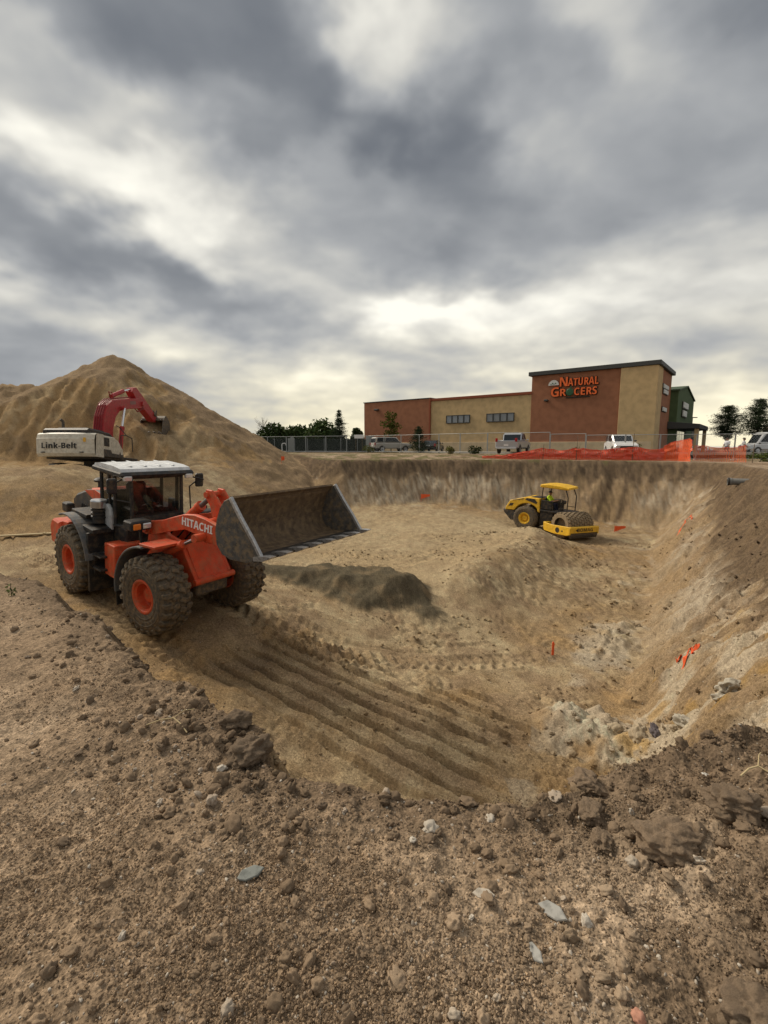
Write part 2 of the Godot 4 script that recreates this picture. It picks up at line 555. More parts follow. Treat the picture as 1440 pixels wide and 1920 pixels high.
# wheel trails: points (x, d), half width, kind (0 tyre tread, 1 smooth rut, 2 drum pads)
const TRAILS := [
	[[-12.6, 15.8, -8.04, 12.42, -5.38, 10.4, -3.4, 9.0], 0.36, 0], [[-11.4, 17.6, -6.71, 14.18, -4.05, 12.16, -2.0, 11.0, 0.5, 10.6], 0.36, 0],
	[[-5.4, 12.6, -3.35, 11.98, -1.62, 11.58, 0.4, 11.38, 2.47, 11.8, 4.0, 12.3], 0.34, 0], [[-4.6, 14.4, -2.51, 13.4, -0.29, 12.5, 1.89, 12.5, 3.6, 13.0], 0.34, 1],
	[[-4.9, 13.6, -2.9, 12.7, -0.8, 11.95, 1.6, 12.1], 0.25, 1], [[-4.0, 19.0, -1.5, 18.4, 0.8, 18.9, 2.6, 21.0], 0.34, 0], [[-3.6, 21.4, -1.0, 20.4, 1.4, 20.6, 3.4, 22.6], 0.34, 0],
	[[-3.0, 27.0, 2.0, 25.0, 7.0, 27.0], 0.5, 1], [[-14.6, 17.9, -12.0, 15.0, -9.5, 13.4], 0.36, 0]]
var trail_box := []

func trails(x: float, d: float, fade: float) -> float:
	var h := 0.0
	for ti in TRAILS.size():
		var bb: Rect2 = trail_box[ti]
		if not bb.has_point(Vector2(x, d)): continue
		var p: Array = TRAILS[ti][0]
		var best := 1e9
		var run := 0.0
		var side := 0.0
		var s := 0.0
		for i in range(0, p.size() - 2, 2):
			var ex: float = p[i + 2] - p[i]
			var ey: float = p[i + 3] - p[i + 1]
			var l2 := ex * ex + ey * ey
			var t := clampf(((x - p[i]) * ex + (d - p[i + 1]) * ey) / l2, 0.0, 1.0)
			var qx: float = x - p[i] - ex * t
			var qy: float = d - p[i + 1] - ey * t
			var q := qx * qx + qy * qy
			if q < best:
				best = q
				run = s + sqrt(l2) * t
				side = (ex * qy - ey * qx) / sqrt(l2)
			s += sqrt(l2)
		var hw: float = TRAILS[ti][1]
		var u := side / hw
		if absf(u) > 1.6 or best > hw * hw * 2.6: continue
		var ends := ss(0.0, 0.8, run) * ss(0.0, 0.8, s - run)
		var inb := 1.0 - ss(0.85, 1.1, absf(u))
		h -= 0.045 * inb * ends
		h += 0.035 * (ss(0.85, 1.1, absf(u)) - ss(1.1, 1.5, absf(u))) * ends
		if TRAILS[ti][2] == 0:
			var ph := run / 0.3 + absf(u) * 0.55 + (0.5 if u > 0.0 else 0.0)
			var w := absf(ph - floorf(ph) - 0.5) * 2.0
			h += 0.075 * ss(0.45, 0.75, w) * inb * ss(0.08, 0.2, absf(u)) * ends * fade
	return h

# everything about one point of the ground: (height, distance inside the crest, run along the crest, what lies on top)
func survey(x: float, d: float) -> Vector4:
	var wx := tn_warp.get_noise_2d(x, d)
	var wd := tn_warp.get_noise_2d(x + 91.0, d - 37.0)
	var near := 1.0 - ss(4.0, 14.0, sqrt(x * x + d * d))
	var wob := lerpf(0.35, 0.16, near)
	var R := rim(x + wx * wob, d + wd * wob)
	var G := grade(x, d)
	var F := pit_floor(x, d)
	var big := tn_big.get_noise_2d(x, d)
	var mid := tn_mid.get_noise_2d(x, d)
	var fine := tn_fine.get_noise_2d(x, d)
	var kind := 0.0
	# --- floor
	var fl := F + big * 0.12 + mid * 0.05
	if d > 5.0 and d < 45.0 and x > -16.0 and x < 16.0:
		# grading grooves left by the bucket teeth, running down the near end of the pit
		var gu := x * 0.843 - d * 0.537
		var gv := x * 0.537 + d * 0.843
		var gm := ss(5.6, 6.3, gv) * (1.0 - ss(8.9, 9.5, gv + wx * 0.9)) * ss(-8.8, -7.8, gu + wd * 0.8) * (1.0 - ss(-2.7, -1.7, gu + wd))
		if gm > 0.0:
			fl = lerpf(fl, -3.42 - 0.109 * (gu + 5.5) + big * 0.03 + mid * 0.02, gm * 0.85)
			var ph := (gv + wx * 0.035 + mid * 0.025) / 0.46
			var t := absf(ph - floorf(ph) - 0.5) * 2.0
			fl += gm * (-0.23 * ss(0.60, 0.90, t) + 0.05 * ss(0.35, 0.60, t) * (1.0 + 1.5 * mid))
			fl += gm * 0.012 * sin(ph * 2.1)
		if x > 1.0 and x < 11.0 and d > 14.0 and d < 29.0:
			var pd := minf(seg_dist(x, d, 8.5, 26.6, 7.4, 23.2), seg_dist(x, d, 7.4, 23.2, 3.2, 17.2)) / 1.25
			fl += 0.42 * exp(-pd * pd)
		fl += trails(x, d, 1.0)
		# pad prints of the drum on the low floor
		var pm := ss(4.0, 6.0, x) * ss(15.0, 17.5, d) * (1.0 - ss(25.5, 27.5, d)) * (1.0 - ss(11.5, 13.5, x))
		if pm > 0.0:
			var a := (x * 0.42 + d * 0.9 + wx * 0.5) / 0.42
			var b := (x * 0.9 - d * 0.42 + wd * 0.5) / 0.5
			fl += pm * 0.085 * maxf(0.0, sin(a * TAU)) * (0.5 + 0.5 * sin(b * TAU))
		# loose crumbs pushed aside between the tracks and along the toe of the walls
		var loose := ss(-0.1, 0.3, tn_mid.get_noise_2d(x * 0.35 + 40.0, d * 0.35)) * (1.0 - gm)
		fl += loose * (-0.09 * (tn_cell.get_noise_2d(x, d) + 0.5) - 0.04 * (tn_cell2.get_noise_2d(x, d) + 0.5))
	var rb := seg_dist(x, d, 5.7, 12.4, 7.4, 14.4) + 0.5 + wx * 0.8 + mid * 0.4
	# ledge of weathered rock standing out at the near foot of the right wall
	var lg := seg_dist(x + wx * 0.4, d + wd * 0.4, 3.9, 8.8, 5.7, 6.8)
	if lg < 1.0:
		fl += (1.0 - ss(0.25, 0.95, lg)) * (0.42 - 0.25 * (tn_cell.get_noise_2d(x * 0.6, d * 0.6) + 0.5))
	if rb < 1.6:
		fl += (1.0 - ss(0.4, 1.5, rb)) * (0.16 - 0.22 * (tn_cell.get_noise_2d(x * 0.8, d * 0.8) + 0.5))
	# --- dark heap of crusher fines beside the loader
	var hp := -2.60 - 0.56 * maxf(0.0, seg_dist(x + wx * 0.7, d + wd * 0.7, -4.4, 16.9, 0.3, 16.1) - 0.45) + mid * 0.10 + big * 0.10
	if hp > fl - 0.1:
		kind = 1.0 + 0.95 * ss(-0.08, 0.10, hp - fl + mid * 0.08)
	fl = smax(fl, hp, 0.12)
	var h := fl
	# --- spoil heap: tipped cone, its front dug away by the excavator
	if d > 28.0 and x < -4.0:
		var rd := seg_dist(x + wx * 0.5, d + wd * 0.5, -22.9, 42.5, -23.8, 42.7)
		var cone := 9.45 - 0.60 * rd
		var rd2 := seg_dist(x + wx, d + wd, -26.0, 43.5, -60.0, 46.0)
		cone = smax(cone, 7.25 + big * 0.5 - 0.62 * rd2, 0.5)
		cone += big * 0.10 + mid * 0.03
		var dug := 3.3 - 0.45 * (x + 16.8) + 0.55 * (d - 35.4)
		dug = minf(dug, 1.4 + (d - 33.2) * 1.12 + 0.5 * tn_strip.get_noise_2d(x * 0.5, 3.0))
		dug += 0.8 * tn_big.get_noise_2d(x * 0.9 + 11.0, d * 0.9) + 0.08 * tn_strip.get_noise_2d(x * 1.0 - d * 0.3, d * 0.3) + mid * 0.22 - 0.45 * absf(tn_warp.get_noise_2d(x * 0.8, d * 0.8 + 60.0))
		# loosened sand below the working face
		dug = maxf(dug, 2.3 - 0.42 * seg_dist(x, d, -13.5, 37.0, -27.0, 36.0) + big * 0.3)
		var pile := minf(cone, dug)
		if pile > h:
			kind = 2.0 if cone > dug + 0.02 else 3.0
		h = smax(h, pile, 0.5)
	# --- cut walls and natural ground
	var top := G + mid * 0.02
	var edge := 1.0 - ss(0.0, 0.5, absf(R.x))
	if R.x > 0.0:
		var strip := tn_strip.get_noise_2d(R.z * 1.6, R.x * 0.16)
		var strip2 := tn_strip.get_noise_2d(R.z * 4.5 + 30.0, R.x * 0.3)
		var teeth := sin(R.z * 31.0 + strip * 3.0)
		var lump := big * 0.35 + mid * 0.14
		var wall := G - R.x * R.y + near * 0.0
		var wm := ss(0.0, 0.5, R.x)
		var fw := ss(22.0, 33.0, d)
		wall += wm * (strip * lerpf(0.17, 0.07, fw) + strip2 * lerpf(0.20, 0.07, fw) + teeth * 0.03 * (1.0 - near) + lump * lerpf(0.55, 0.32, fw))
		if wall > h + 0.02:
			kind = 4.0
		h = smax(wall, h, 0.35)
	else:
		h = top
		kind = 5.0
	# --- the trodden bank in front: clods along the edge and on the right, fine gravel elsewhere
	if d < 12.0 and d > -6.0 and absf(x) < 12.0:
		var clod := 0.0
		if R.x < 0.6:
			clod = 0.55 * ss(-0.9, -0.1, R.x) * ss(-0.2, 0.35, tn_mid.get_noise_2d(x * 0.5, d * 0.5) + 0.25)
			clod = maxf(clod, ss(0.55, 1.5, x + wd * 0.6 + (d - 1.6) * 0.45))
			clod = maxf(clod, 0.5 * ss(0.1, 0.45, tn_mid.get_noise_2d(x * 0.3 + 7.0, d * 0.3)))
		if R.x > -0.6 and R.x < 6.0 and x > 0.6:
			clod = maxf(clod, 0.4 * ss(0.0, 0.5, tn_mid.get_noise_2d(x * 0.4 - 17.0, d * 0.4) + 0.1) * (1.0 - ss(9.0, 12.0, d)))
		if clod > 0.0:
			var c1 := tn_cell.get_noise_2d(x + wx * 0.1, d)
			var c2 := tn_cell2.get_noise_2d(x, d + wd * 0.1)
			h += clod * near * (0.085 * (-c1 - 0.35) + 0.04 * (-c2 - 0.35))
		h += near * (fine * 0.014 + mid * 0.03 + tn_cell2.get_noise_2d(x * 1.9, d * 1.9) * -0.012)
	else:
		h += fine * 0.01
	return Vector4(h, R.x, R.z, kind)

func ground_at(x: float, z: float) -> float:
	return survey(x, -z).x

const SAND := Color(0.305, 0.215, 0.120)
const SAND_DRY := Color(0.420, 0.325, 0.198)
const SAND_GOLD := Color(0.330, 0.218, 0.108)
const BANK := Color(0.285, 0.205, 0.134)
const BANK_DRY := Color(0.405, 0.306, 0.210)
const LOAM := Color(0.122, 0.087, 0.057)
const CHALK := Color(0.420, 0.355, 0.262)
const CLAY := Color(0.270, 0.190, 0.115)
const FINES := Color(0.120, 0.098, 0.064)
const TURF := Color(0.130, 0.125, 0.050)

# dark topsoil that has run down the back corner of the cut in two thin trickles
func trickle(x: float, d: float, m: float) -> float:
	if x < 13.0 or d < 30.0: return 0.0
	var a := minf(seg_dist(x + m * 0.3, d, 18.7, 35.9, 14.9, 31.7), seg_dist(x + m * 0.35, d, 17.6, 36.6, 13.9, 32.3))
	return 1.0 - ss(0.08, 0.26, a)

func soil(x: float, d: float, s: Vector4) -> Color:
	var b := tn_big.get_noise_2d(x * 0.6 + 50.0, d * 0.6)
	var m := tn_mid.get_noise_2d(x + 13.0, d - 8.0)
	var f := tn_fine.get_noise_2d(x * 1.7, d * 1.7)
	var c := SAND.lerp(SAND_DRY, ss(-0.25, 0.45, b + m * 0.5)).lerp(SAND_GOLD, ss(0.0, 0.5, -b + m * 0.4))
	var k := int(s.w)
	if k == 0:
		var pl := ss(0.0, 1.2, (d - 16.2) - (x - 2.8) * 1.45 + m * 1.5) * ss(13.5, 16.0, d + m) * (1.0 - ss(31.0, 36.0, d)) * ss(-5.5, -3.0, x)
		c = c.lerp(SAND_DRY, 0.7 * pl)
		# crumbled darker earth turned up here and there on the floor
		c = c.lerp(CLAY, (1.0 - pl) * 0.7 * ss(0.0, 0.4, tn_mid.get_noise_2d(x * 0.5 + 71.0, d * 0.5) + b * 0.3))
		if s.y < 5.0 and x > 2.0:
			c = c.lerp(CHALK, 0.5 * ss(0.1, 0.4, tn_mid.get_noise_2d(x * 0.6 - 9.0, d * 0.6 + 3.0)))
	if k <= 1:
		var rb := seg_dist(x, d, 5.7, 12.4, 7.4, 14.4) + 0.5 + m * 1.1
		c = c.lerp(CHALK, 0.7 * (1.0 - ss(0.6, 1.5, rb)))
		var lg := seg_dist(x, d, 3.9, 8.8, 5.7, 6.8) + m * 0.5
		c = c.lerp(CHALK * 1.15, 0.9 * (1.0 - ss(0.45, 0.95, lg)))
		c = c.lerp(Color(0.40, 0.25, 0.08), 0.7 * (1.0 - ss(0.1, 0.35, seg_dist(x, d, 4.35, 8.05, 4.75, 7.7) + m * 0.3)))
	if k == 0:
		# damp clods turned up in patches
		c = c.lerp(CLAY, 0.35 * ss(0.0, 0.3, tn_mid.get_noise_2d(x * 0.9 - 31.0, d * 0.9)))
	elif k == 1:
		c = c.lerp(FINES.lerp(SAND, 0.35 * ss(0.1, 0.5, m)), (s.w - 1.0) / 0.95)
	elif k == 2:
		c = SAND_GOLD.lerp(SAND_DRY, 0.55 * ss(-0.1, 0.4, b + m * 0.6)).lerp(LOAM, 0.5 * ss(0.15, 0.45, tn_big.get_noise_2d(x * 1.1, d * 2.3 + 9.0)))
	elif k == 3:
		c = CLAY.lerp(SAND, 0.30 + m * 0.6 + b * 0.4)
	elif k == 4:
		# strata by depth below the old surface, ragged along their borders
		var depth := grade(x, d) - s.x + tn_strip.get_noise_2d(s.z * 0.7, 5.0) * 0.5 + m * 0.35
		var strip := tn_strip.get_noise_2d(s.z * 3.2, s.y * 0.35 + 9.0)
		var far := ss(10.0, 20.0, d)
		var low := CLAY.lerp(CHALK, 0.85 * ss(-0.3, 0.5, strip * 0.7 + b * 0.8 + m * 0.4 + 0.05)).lerp(SAND, 0.7 * ss(0.0, 0.45, m - b))
		var up := LOAM.lerp(CLAY, 0.3 * ss(-0.1, 0.4, strip))
		var tops := lerpf(0.2, 1.15, ss(3.0, 9.0, d)) + 0.6 * (ss(9.0, 13.0, d) - ss(22.0, 28.0, d))
		c = up.lerp(low, ss(tops, tops * 1.45, depth))
		c = c.lerp(CLAY * 0.72, 0.6 * ss(0.02, 0.3, tn_strip.get_noise_2d(s.z * 4.6, s.y * 0.22 + 40.0)) * (1.0 - ss(2.6, 3.4, depth)))
		c = c.lerp(SAND, 0.6 * ss(2.9, 3.5, depth))
		c = c.lerp(LOAM, 0.85 * trickle(x, d, m))
		# near right corner: pale weathered rock and rust-stained clay low in the cut
		if d < 10.0 and x > 1.0:
			c = c.lerp(CHALK * 1.12, 0.7 * ss(-0.05, 0.2, tn_mid.get_noise_2d(x * 0.55 + 3.0, d * 0.55)) * ss(0.9, 1.4, depth))
			c = c.lerp(Color(0.36, 0.22, 0.07), 0.6 * ss(0.25, 0.42, tn_mid.get_noise_2d(x * 0.8 + 23.0, d * 0.8)))
	else:
		c = BANK.lerp(BANK_DRY, ss(-0.25, 0.3, b + m * 0.45))
		c = c.lerp(LOAM * 1.7, 0.55 * ss(0.02, 0.3, tn_mid.get_noise_2d(x * 0.3 + 7.0, d * 0.3)))
		c = c.lerp(LOAM * 1.25, 0.85 * ss(-0.38, -0.03, s.y + m * 0.4))
		# heap of dug topsoil, dumped at the right end of the near bank
		c = c.lerp(LOAM * 1.45, 0.75 * (1.0 - ss(1.1, 1.3, seg_dist(x, d, 1.7, 0.4, 2.5, 2.1) + m * 0.7)))
		# tufts of turf left on the old surface beyond the far crest
		if d > 36.0:
			c = c.lerp(TURF, 0.75 * ss(0.0, 0.12, tn_mid.get_noise_2d(x * 0.5, d * 0.5 + 30.0) + 0.04))
	return c * (1.0 + f * 0.18 + m * 0.10)

var g_ang := PackedFloat32Array()
var g_rad := PackedFloat32Array()
var g_row := []

func ground_row(j: int) -> void:
	var na := g_ang.size()
	var P := PackedVector3Array()
	var C := PackedColorArray()
	P.resize(na); C.resize(na)
	var r := g_rad[j]
	for i in na:
		var x := sin(g_ang[i]) * r
		var d := cos(g_ang[i]) * r
		var s := survey(x, d)
		P[i] = Vector3(x, s.x, -d)
		var c := soil(x, d, s) / 0.44
		C[i] = Color(c.r, c.g, c.b, 1.0)
	g_row[j] = [P, C]

func setup_ground() -> void:
	tn_big = noise(101, 0.22, 4)
	tn_mid = noise(202, 1.1, 4)
	tn_fine = noise(303, 7.0, 3)
	tn_warp = noise(404, 0.45, 4)
	tn_strip = noise(505, 1.6, 4)
	tn_cell = noise(606, 5.5, 1, FastNoiseLite.TYPE_CELLULAR)
	tn_cell2 = noise(707, 13.0, 1, FastNoiseLite.TYPE_CELLULAR)
	for c in [tn_cell, tn_cell2]:
		c.cellular_return_type = FastNoiseLite.RETURN_DISTANCE
		c.cellular_jitter = 1.0
	for t in TRAILS:
		var b := Rect2(t[0][0], t[0][1], 0, 0)
		for i in range(0, t[0].size(), 2):
			b = b.expand(Vector2(t[0][i], t[0][i + 1]))
		trail_box.append(b.grow(0.7))
	setup_rim()
	tps_solve()
	f_rows.resize(F_ND)
	spread_work(f_row, F_ND)

func build_ground() -> void:
	# rings about the standing point, finer ahead than behind
	var a := -PI
	while a < PI - 0.001:
		g_ang.append(a)
		var w := absf(a)
		a += 0.0034 if w < 0.75 else (0.012 if w < 1.1 else 0.09)
	g_ang.append(PI)
	var r := 0.02
	while r < 420.0:
		g_rad.append(r)
		r += maxf(0.02, r * 0.0072) if r < 1.3 else ((r * 0.0058 if r < 14.0 else r * 0.0072) if r < 55.0 else r * 0.05)
	g_row.resize(g_rad.size())
	spread_work(ground_row, g_rad.size())
	var na := g_ang.size()
	var nr := g_rad.size()
	var V := PackedVector3Array()
	var C := PackedColorArray()
	for j in nr:
		V.append_array(g_row[j][0])
		C.append_array(g_row[j][1])
	g_row.clear()
	var N := PackedVector3Array()
	N.resize(na * nr)
	for j in nr:
		var j0 := maxi(j - 1, 0)
		var j1 := mini(j + 1, nr - 1)
		for i in na:
			var i0 := i - 1 if i > 0 else na - 2
			var i1 := i + 1 if i < na - 1 else 1
			var e := V[j * na + i1] - V[j * na + i0]
			var f := V[j1 * na + i] - V[j0 * na + i]
			var n := e.cross(f)
			if n.y < 0.0: n = -n
			N[j * na + i] = n.normalized()
	var I := PackedInt32Array()
	I.resize((na - 1) * (nr - 1) * 6)
	var q := 0
	for j in nr - 1:
		for i in na - 1:
			var o := j * na + i
			I[q] = o; I[q + 1] = o + na; I[q + 2] = o + 1
			I[q + 3] = o + 1; I[q + 4] = o + na; I[q + 5] = o + na + 1
			q += 6
	var arr := []
	arr.resize(Mesh.ARRAY_MAX)
	arr[Mesh.ARRAY_VERTEX] = V
	arr[Mesh.ARRAY_NORMAL] = N
	arr[Mesh.ARRAY_COLOR] = C
	arr[Mesh.ARRAY_INDEX] = I
	var am := ArrayMesh.new()
	am.add_surface_from_arrays(Mesh.PRIMITIVE_TRIANGLES, arr)
	var o := MeshInstance3D.new()
	o.name = "ground"
	o.mesh = am
	o.material_override = M.soil
	add_child(o)
	tag(o, "bare sandy earth with a dug building pit and spoil heap", "ground", "", "structure")

# grit: grains of several sizes with pale pebbles among them
func soil_texture() -> ImageTexture:
	var n := 1024
	var a := seamless(n, 1, 0.006, 4)
	var b := seamless(n, 2, 0.035, 4)
	var c := seamless(n, 3, 0.12, 3)
	var e := seamless(n, 4, 0.055, 1, FastNoiseLite.TYPE_CELLULAR)
	var f := seamless(n, 5, 0.022, 1, FastNoiseLite.TYPE_CELLULAR)
	var k := seamless(n, 6, 0.05, 1)
	var out := PackedByteArray()
	out.resize(n * n)
	for i in n * n:
		var v := 0.12 * a[i] + 0.34 * b[i] + 0.34 * c[i] + 0.16 * e[i] + 0.12 * f[i]
		v = 128.0 + (v - 128.0) * 1.25
		if e[i] > 150 and k[i] > 168: v += (e[i] - 150) * 0.9
		out[i] = int(clampf(v * 0.80 + 96.0, 60, 255))
	var im := Image.create_from_data(n, n, false, Image.FORMAT_L8, out)
	im.generate_mipmaps()
	return ImageTexture.create_from_image(im)

func weak_mask(v: float) -> ImageTexture:
	var im := Image.create(4, 4, false, Image.FORMAT_L8)
	im.fill(Color(v, v, v))
	return ImageTexture.create_from_image(im)

func make_materials() -> void:
	M.t_soil = soil_texture()
	M.t_dust = grain(512, [[5, 0.012, 5, 0.7], [6, 0.06, 3, 0.3]], 0.80, 1.10)
	M.t_wide = grain(512, [[7, 0.012, 5, 1.0]], 0.74, 1.20)
	var s := mat(Color(1, 1, 1), 1.0, 0.0, M.t_soil, 2.0, 2.2)
	s.uv1_world_triplanar = true
	s.vertex_color_use_as_albedo = true
	s.metallic_specular = 0.15
	# finest grit, at a scale of its own
	var grit := grain(1024, [[21, 0.06, 3, 0.35], [22, 0.22, 3, 0.45], [23, 0.10, 1, FastNoiseLite.TYPE_CELLULAR, 0.2]], 0.44, 1.46)
	s.detail_enabled = true
	s.detail_albedo = grit
	s.detail_blend_mode = BaseMaterial3D.BLEND_MODE_MUL
	s.detail_uv_layer = BaseMaterial3D.DETAIL_UV_2
	s.uv2_triplanar = true
	s.uv2_world_triplanar = true
	s.uv2_scale = Vector3.ONE / 0.83
	M.soil = s
	var dust: Texture2D = M.t_dust
	M.orange = mat(lin(0.70, 0.088, 0.027), 0.5, 0.0, dust, 1.6)
	M.rubber = mat(lin(0.105, 0.090, 0.070), 0.92, 0.0, M.t_wide, 0.8)
	M.underside = mat(lin(0.085, 0.076, 0.066), 0.85, 0.0, dust, 0.7)
	M.dark_paint = mat(lin(0.045, 0.047, 0.05), 0.45, 0.0, dust, 1.3)
	M.black = mat(lin(0.022, 0.022, 0.023), 0.55, 0.0, dust, 1.0)
	M.grey_plastic = mat(lin(0.115, 0.12, 0.125), 0.65, 0.0, dust, 1.2)
	M.panel_grey = mat(lin(0.42, 0.43, 0.43), 0.45, 0.0, dust, 1.2)
	M.white_paint = mat(lin(0.68, 0.69, 0.69), 0.45, 0.0, dust, 1.7)
	M.decal_white = mat(lin(0.78, 0.77, 0.74), 0.6)
	M.decal_black = mat(lin(0.02, 0.02, 0.02), 0.6)
	M.steel_dull = mat(lin(0.22, 0.21, 0.20), 0.5, 0.6, dust, 0.5)
	M.chrome_dull = mat(lin(0.55, 0.55, 0.55), 0.28, 0.9)
	M.chrome = mat(lin(0.75, 0.75, 0.76), 0.16, 1.0)
	M.worn_steel = mat(lin(0.52, 0.50, 0.48), 0.38, 0.7, M.t_wide, 0.4)
	M.bucket_steel = mat(lin(0.105, 0.098, 0.09), 0.65, 0.2, M.t_wide, 0.9)
	M.bucket_inside = mat(lin(0.135, 0.092, 0.058), 0.8, 0.1, M.t_wide, 1.1, 0.4)
	M.amber = mat(lin(0.75, 0.22, 0.03), 0.25)
	M.lamp_lens = mat(lin(0.7, 0.7, 0.68), 0.12, 0.35)
	M.cream_paint = mat(lin(0.62, 0.58, 0.48), 0.5, 0.0, dust, 1.6)
	M.crane_red = mat(lin(0.42, 0.028, 0.034), 0.45, 0.0, dust, 1.4)
	M.crane_red_dark = mat(lin(0.22, 0.018, 0.022), 0.6)
	M.decal_grey = mat(lin(0.25, 0.12, 0.11), 0.6)
	M.amber_plate = mat(lin(0.65, 0.36, 0.04), 0.6)
	M.yellow = mat(lin(0.85, 0.50, 0.03), 0.5, 0.0, dust, 1.6)
	M.drum_dirt = mat(lin(0.30, 0.225, 0.14), 0.85, 0.1, M.t_wide, 0.7)
	M.dark_glass = mat(lin(0.02, 0.025, 0.03), 0.06, 0.0)
	var cl := mat(Color(1, 1, 1), 0.85)
	cl.vertex_color_use_as_albedo = true
	M.cloth = cl
	var plaster := grain(512, [[8, 0.008, 4, 0.6], [9, 0.12, 2, 0.4]], 0.86, 1.08)
	M.stucco_brown = mat(lin(0.345, 0.148, 0.078), 0.9, 0.0, plaster, 5.0)
	M.stucco_tan = mat(lin(0.59, 0.42, 0.215), 0.9, 0.0, plaster, 5.0)
	M.stucco_pale = mat(lin(0.63, 0.48, 0.29), 0.9, 0.0, plaster, 5.0)
	M.stucco_green = mat(lin(0.085, 0.125, 0.056), 0.9, 0.0, plaster, 5.0)
	M.trim_green = mat(lin(0.05, 0.075, 0.035), 0.7)
	M.trim_rust = mat(lin(0.26, 0.075, 0.035), 0.8)
	M.trim_dark = mat(lin(0.060, 0.062, 0.058), 0.6)
	M.shop_glass = mat(lin(0.30, 0.32, 0.33), 0.15, 0.25)
	M.sign_orange = mat(lin(0.85, 0.16, 0.035), 0.45)
	M.sign_back = mat(lin(0.035, 0.03, 0.02), 0.6)
	M.sign_green = mat(lin(0.03, 0.10, 0.045), 0.5)
	M.sign_white = mat(lin(0.62, 0.62, 0.58), 0.5)
	M.asphalt = mat(lin(0.085, 0.085, 0.083), 0.95, 0.0, M.t_soil, 3.0)
	M.concrete = mat(lin(0.38, 0.36, 0.32), 0.9, 0.0, plaster, 1.5)
	M.car_silver = mat(lin(0.42, 0.43, 0.45), 0.3, 0.35)
	M.car_white = mat(lin(0.74, 0.74, 0.73), 0.3)
	M.car_beige = mat(lin(0.46, 0.42, 0.36), 0.35, 0.2)
	M.car_dark = mat(lin(0.015, 0.018, 0.016), 0.25)
	for k in ["car_silver", "car_white", "car_beige", "car_dark"]:
		M[k].clearcoat_enabled = true
		M[k].clearcoat = 0.6
		M[k].clearcoat_roughness = 0.08
	M.tail_red = mat(lin(0.35, 0.01, 0.01), 0.25)
	M.galvanised = mat(lin(0.36, 0.37, 0.36), 0.5, 0.4)
	M.stake_wood = mat(lin(0.16, 0.12, 0.08), 0.9)
	M.bark = mat(lin(0.075, 0.058, 0.042), 0.95, 0.0, M.t_wide, 0.5)
	M.bark_pale = mat(lin(0.22, 0.20, 0.175), 0.95)
	var lf := mat(Color(1, 1, 1), 0.8)
	lf.vertex_color_use_as_albedo = true
	lf.metallic_specular = 0.2
	lf.backlight_enabled = true
	lf.backlight = Color(0.25, 0.3, 0.1)
	M.leaf = lf
	M.screen_green = mat(lin(0.018, 0.026, 0.018), 0.9, 0.0, dust, 1.0)
	M.cabinet_grey = mat(lin(0.30, 0.31, 0.29), 0.6, 0.0, plaster, 1.0)
	M.far_grey = mat(lin(0.17, 0.165, 0.15), 0.9, 0.0, plaster, 4.0)
	M.far_pale = mat(lin(0.42, 0.41, 0.38), 0.9, 0.0, plaster, 4.0)
	M.far_brick = mat(lin(0.13, 0.09, 0.07), 0.9, 0.0, plaster, 4.0)
	for e in [["net_red", lin(0.80, 0.115, 0.06)], ["net_orange", lin(0.80, 0.13, 0.04)], ["net_thin", lin(0.74, 0.17, 0.06)]]:
		var nm := mat(e[1], 0.6, 0.0)
		nm.backlight_enabled = true
		nm.backlight = Color(0.5, 0.12, 0.05)
		M[e[0]] = nm
	M.net_hem = mat(lin(0.60, 0.06, 0.03), 0.6)
	M.t_clod = grain(512, [[12, 0.03, 4, 0.5], [13, 0.14, 3, 0.5]], 0.62, 1.30)
	M.rock_cream = mat(lin(0.46, 0.37, 0.25), 0.95, 0.0, M.t_clod, 0.6, 1.0)
	M.rock_pale = mat(lin(0.50, 0.45, 0.36), 0.95, 0.0, M.t_clod, 0.6, 1.0)
	M.pipe_grey = mat(lin(0.20, 0.195, 0.18), 0.9, 0.0, M.t_clod, 0.6)
	# dried earth splashed and caked on the machines
	var mud := Image.create(512, 512, false, Image.FORMAT_RGBA8)
	var ma := seamless(512, 41, 0.014, 5)
	var mb := seamless(512, 42, 0.07, 4)
	var mc := PackedByteArray()
	mc.resize(512 * 512 * 4)
	for i in 512 * 512:
		var a := clampf((ma[i] * 0.6 + mb[i] * 0.4 - 112.0) / 60.0, 0.0, 1.0)
		mc[i * 4] = 150; mc[i * 4 + 1] = 126; mc[i * 4 + 2] = 92
		mc[i * 4 + 3] = int(a * 150.0)
	mud.set_data(512, 512, false, Image.FORMAT_RGBA8, mc)
	var mud_tex := ImageTexture.create_from_image(mud)
	for e in [["orange", 2.2, 0.7], ["rubber", 0.9, 0.9], ["black", 1.6, 0.35], ["dark_paint", 1.8, 0.45], ["grey_plastic", 1.5, 0.6], ["bucket_steel", 1.2, 1.0], ["yellow", 2.0, 0.35], ["cream_paint", 2.4, 0.35], ["underside", 0.9, 0.9], ["bucket_inside", 1.4, 1.0], ["crane_red", 2.2, 0.25]]:
		var mm: StandardMaterial3D = M[e[0]]
		mm.detail_enabled = true
		mm.detail_albedo = mud_tex
		mm.detail_blend_mode = BaseMaterial3D.BLEND_MODE_MIX
		mm.detail_uv_layer = BaseMaterial3D.DETAIL_UV_2
		mm.uv2_triplanar = true
		mm.uv2_scale = Vector3.ONE / e[1]
		if e[2] < 1.0:
			mm.detail_mask = weak_mask(e[2])
	for e in [["clod_a", LOAM * 1.35], ["clod_b", LOAM * 1.7], ["clod_c", BANK * 0.95]]:
		M[e[0]] = mat((e[1] as Color).linear_to_srgb(), 1.0, 0.0, M.t_wide, 0.4)
	M.stone_green = mat(lin(0.25, 0.26, 0.235), 0.8, 0.0, M.t_wide, 0.3)
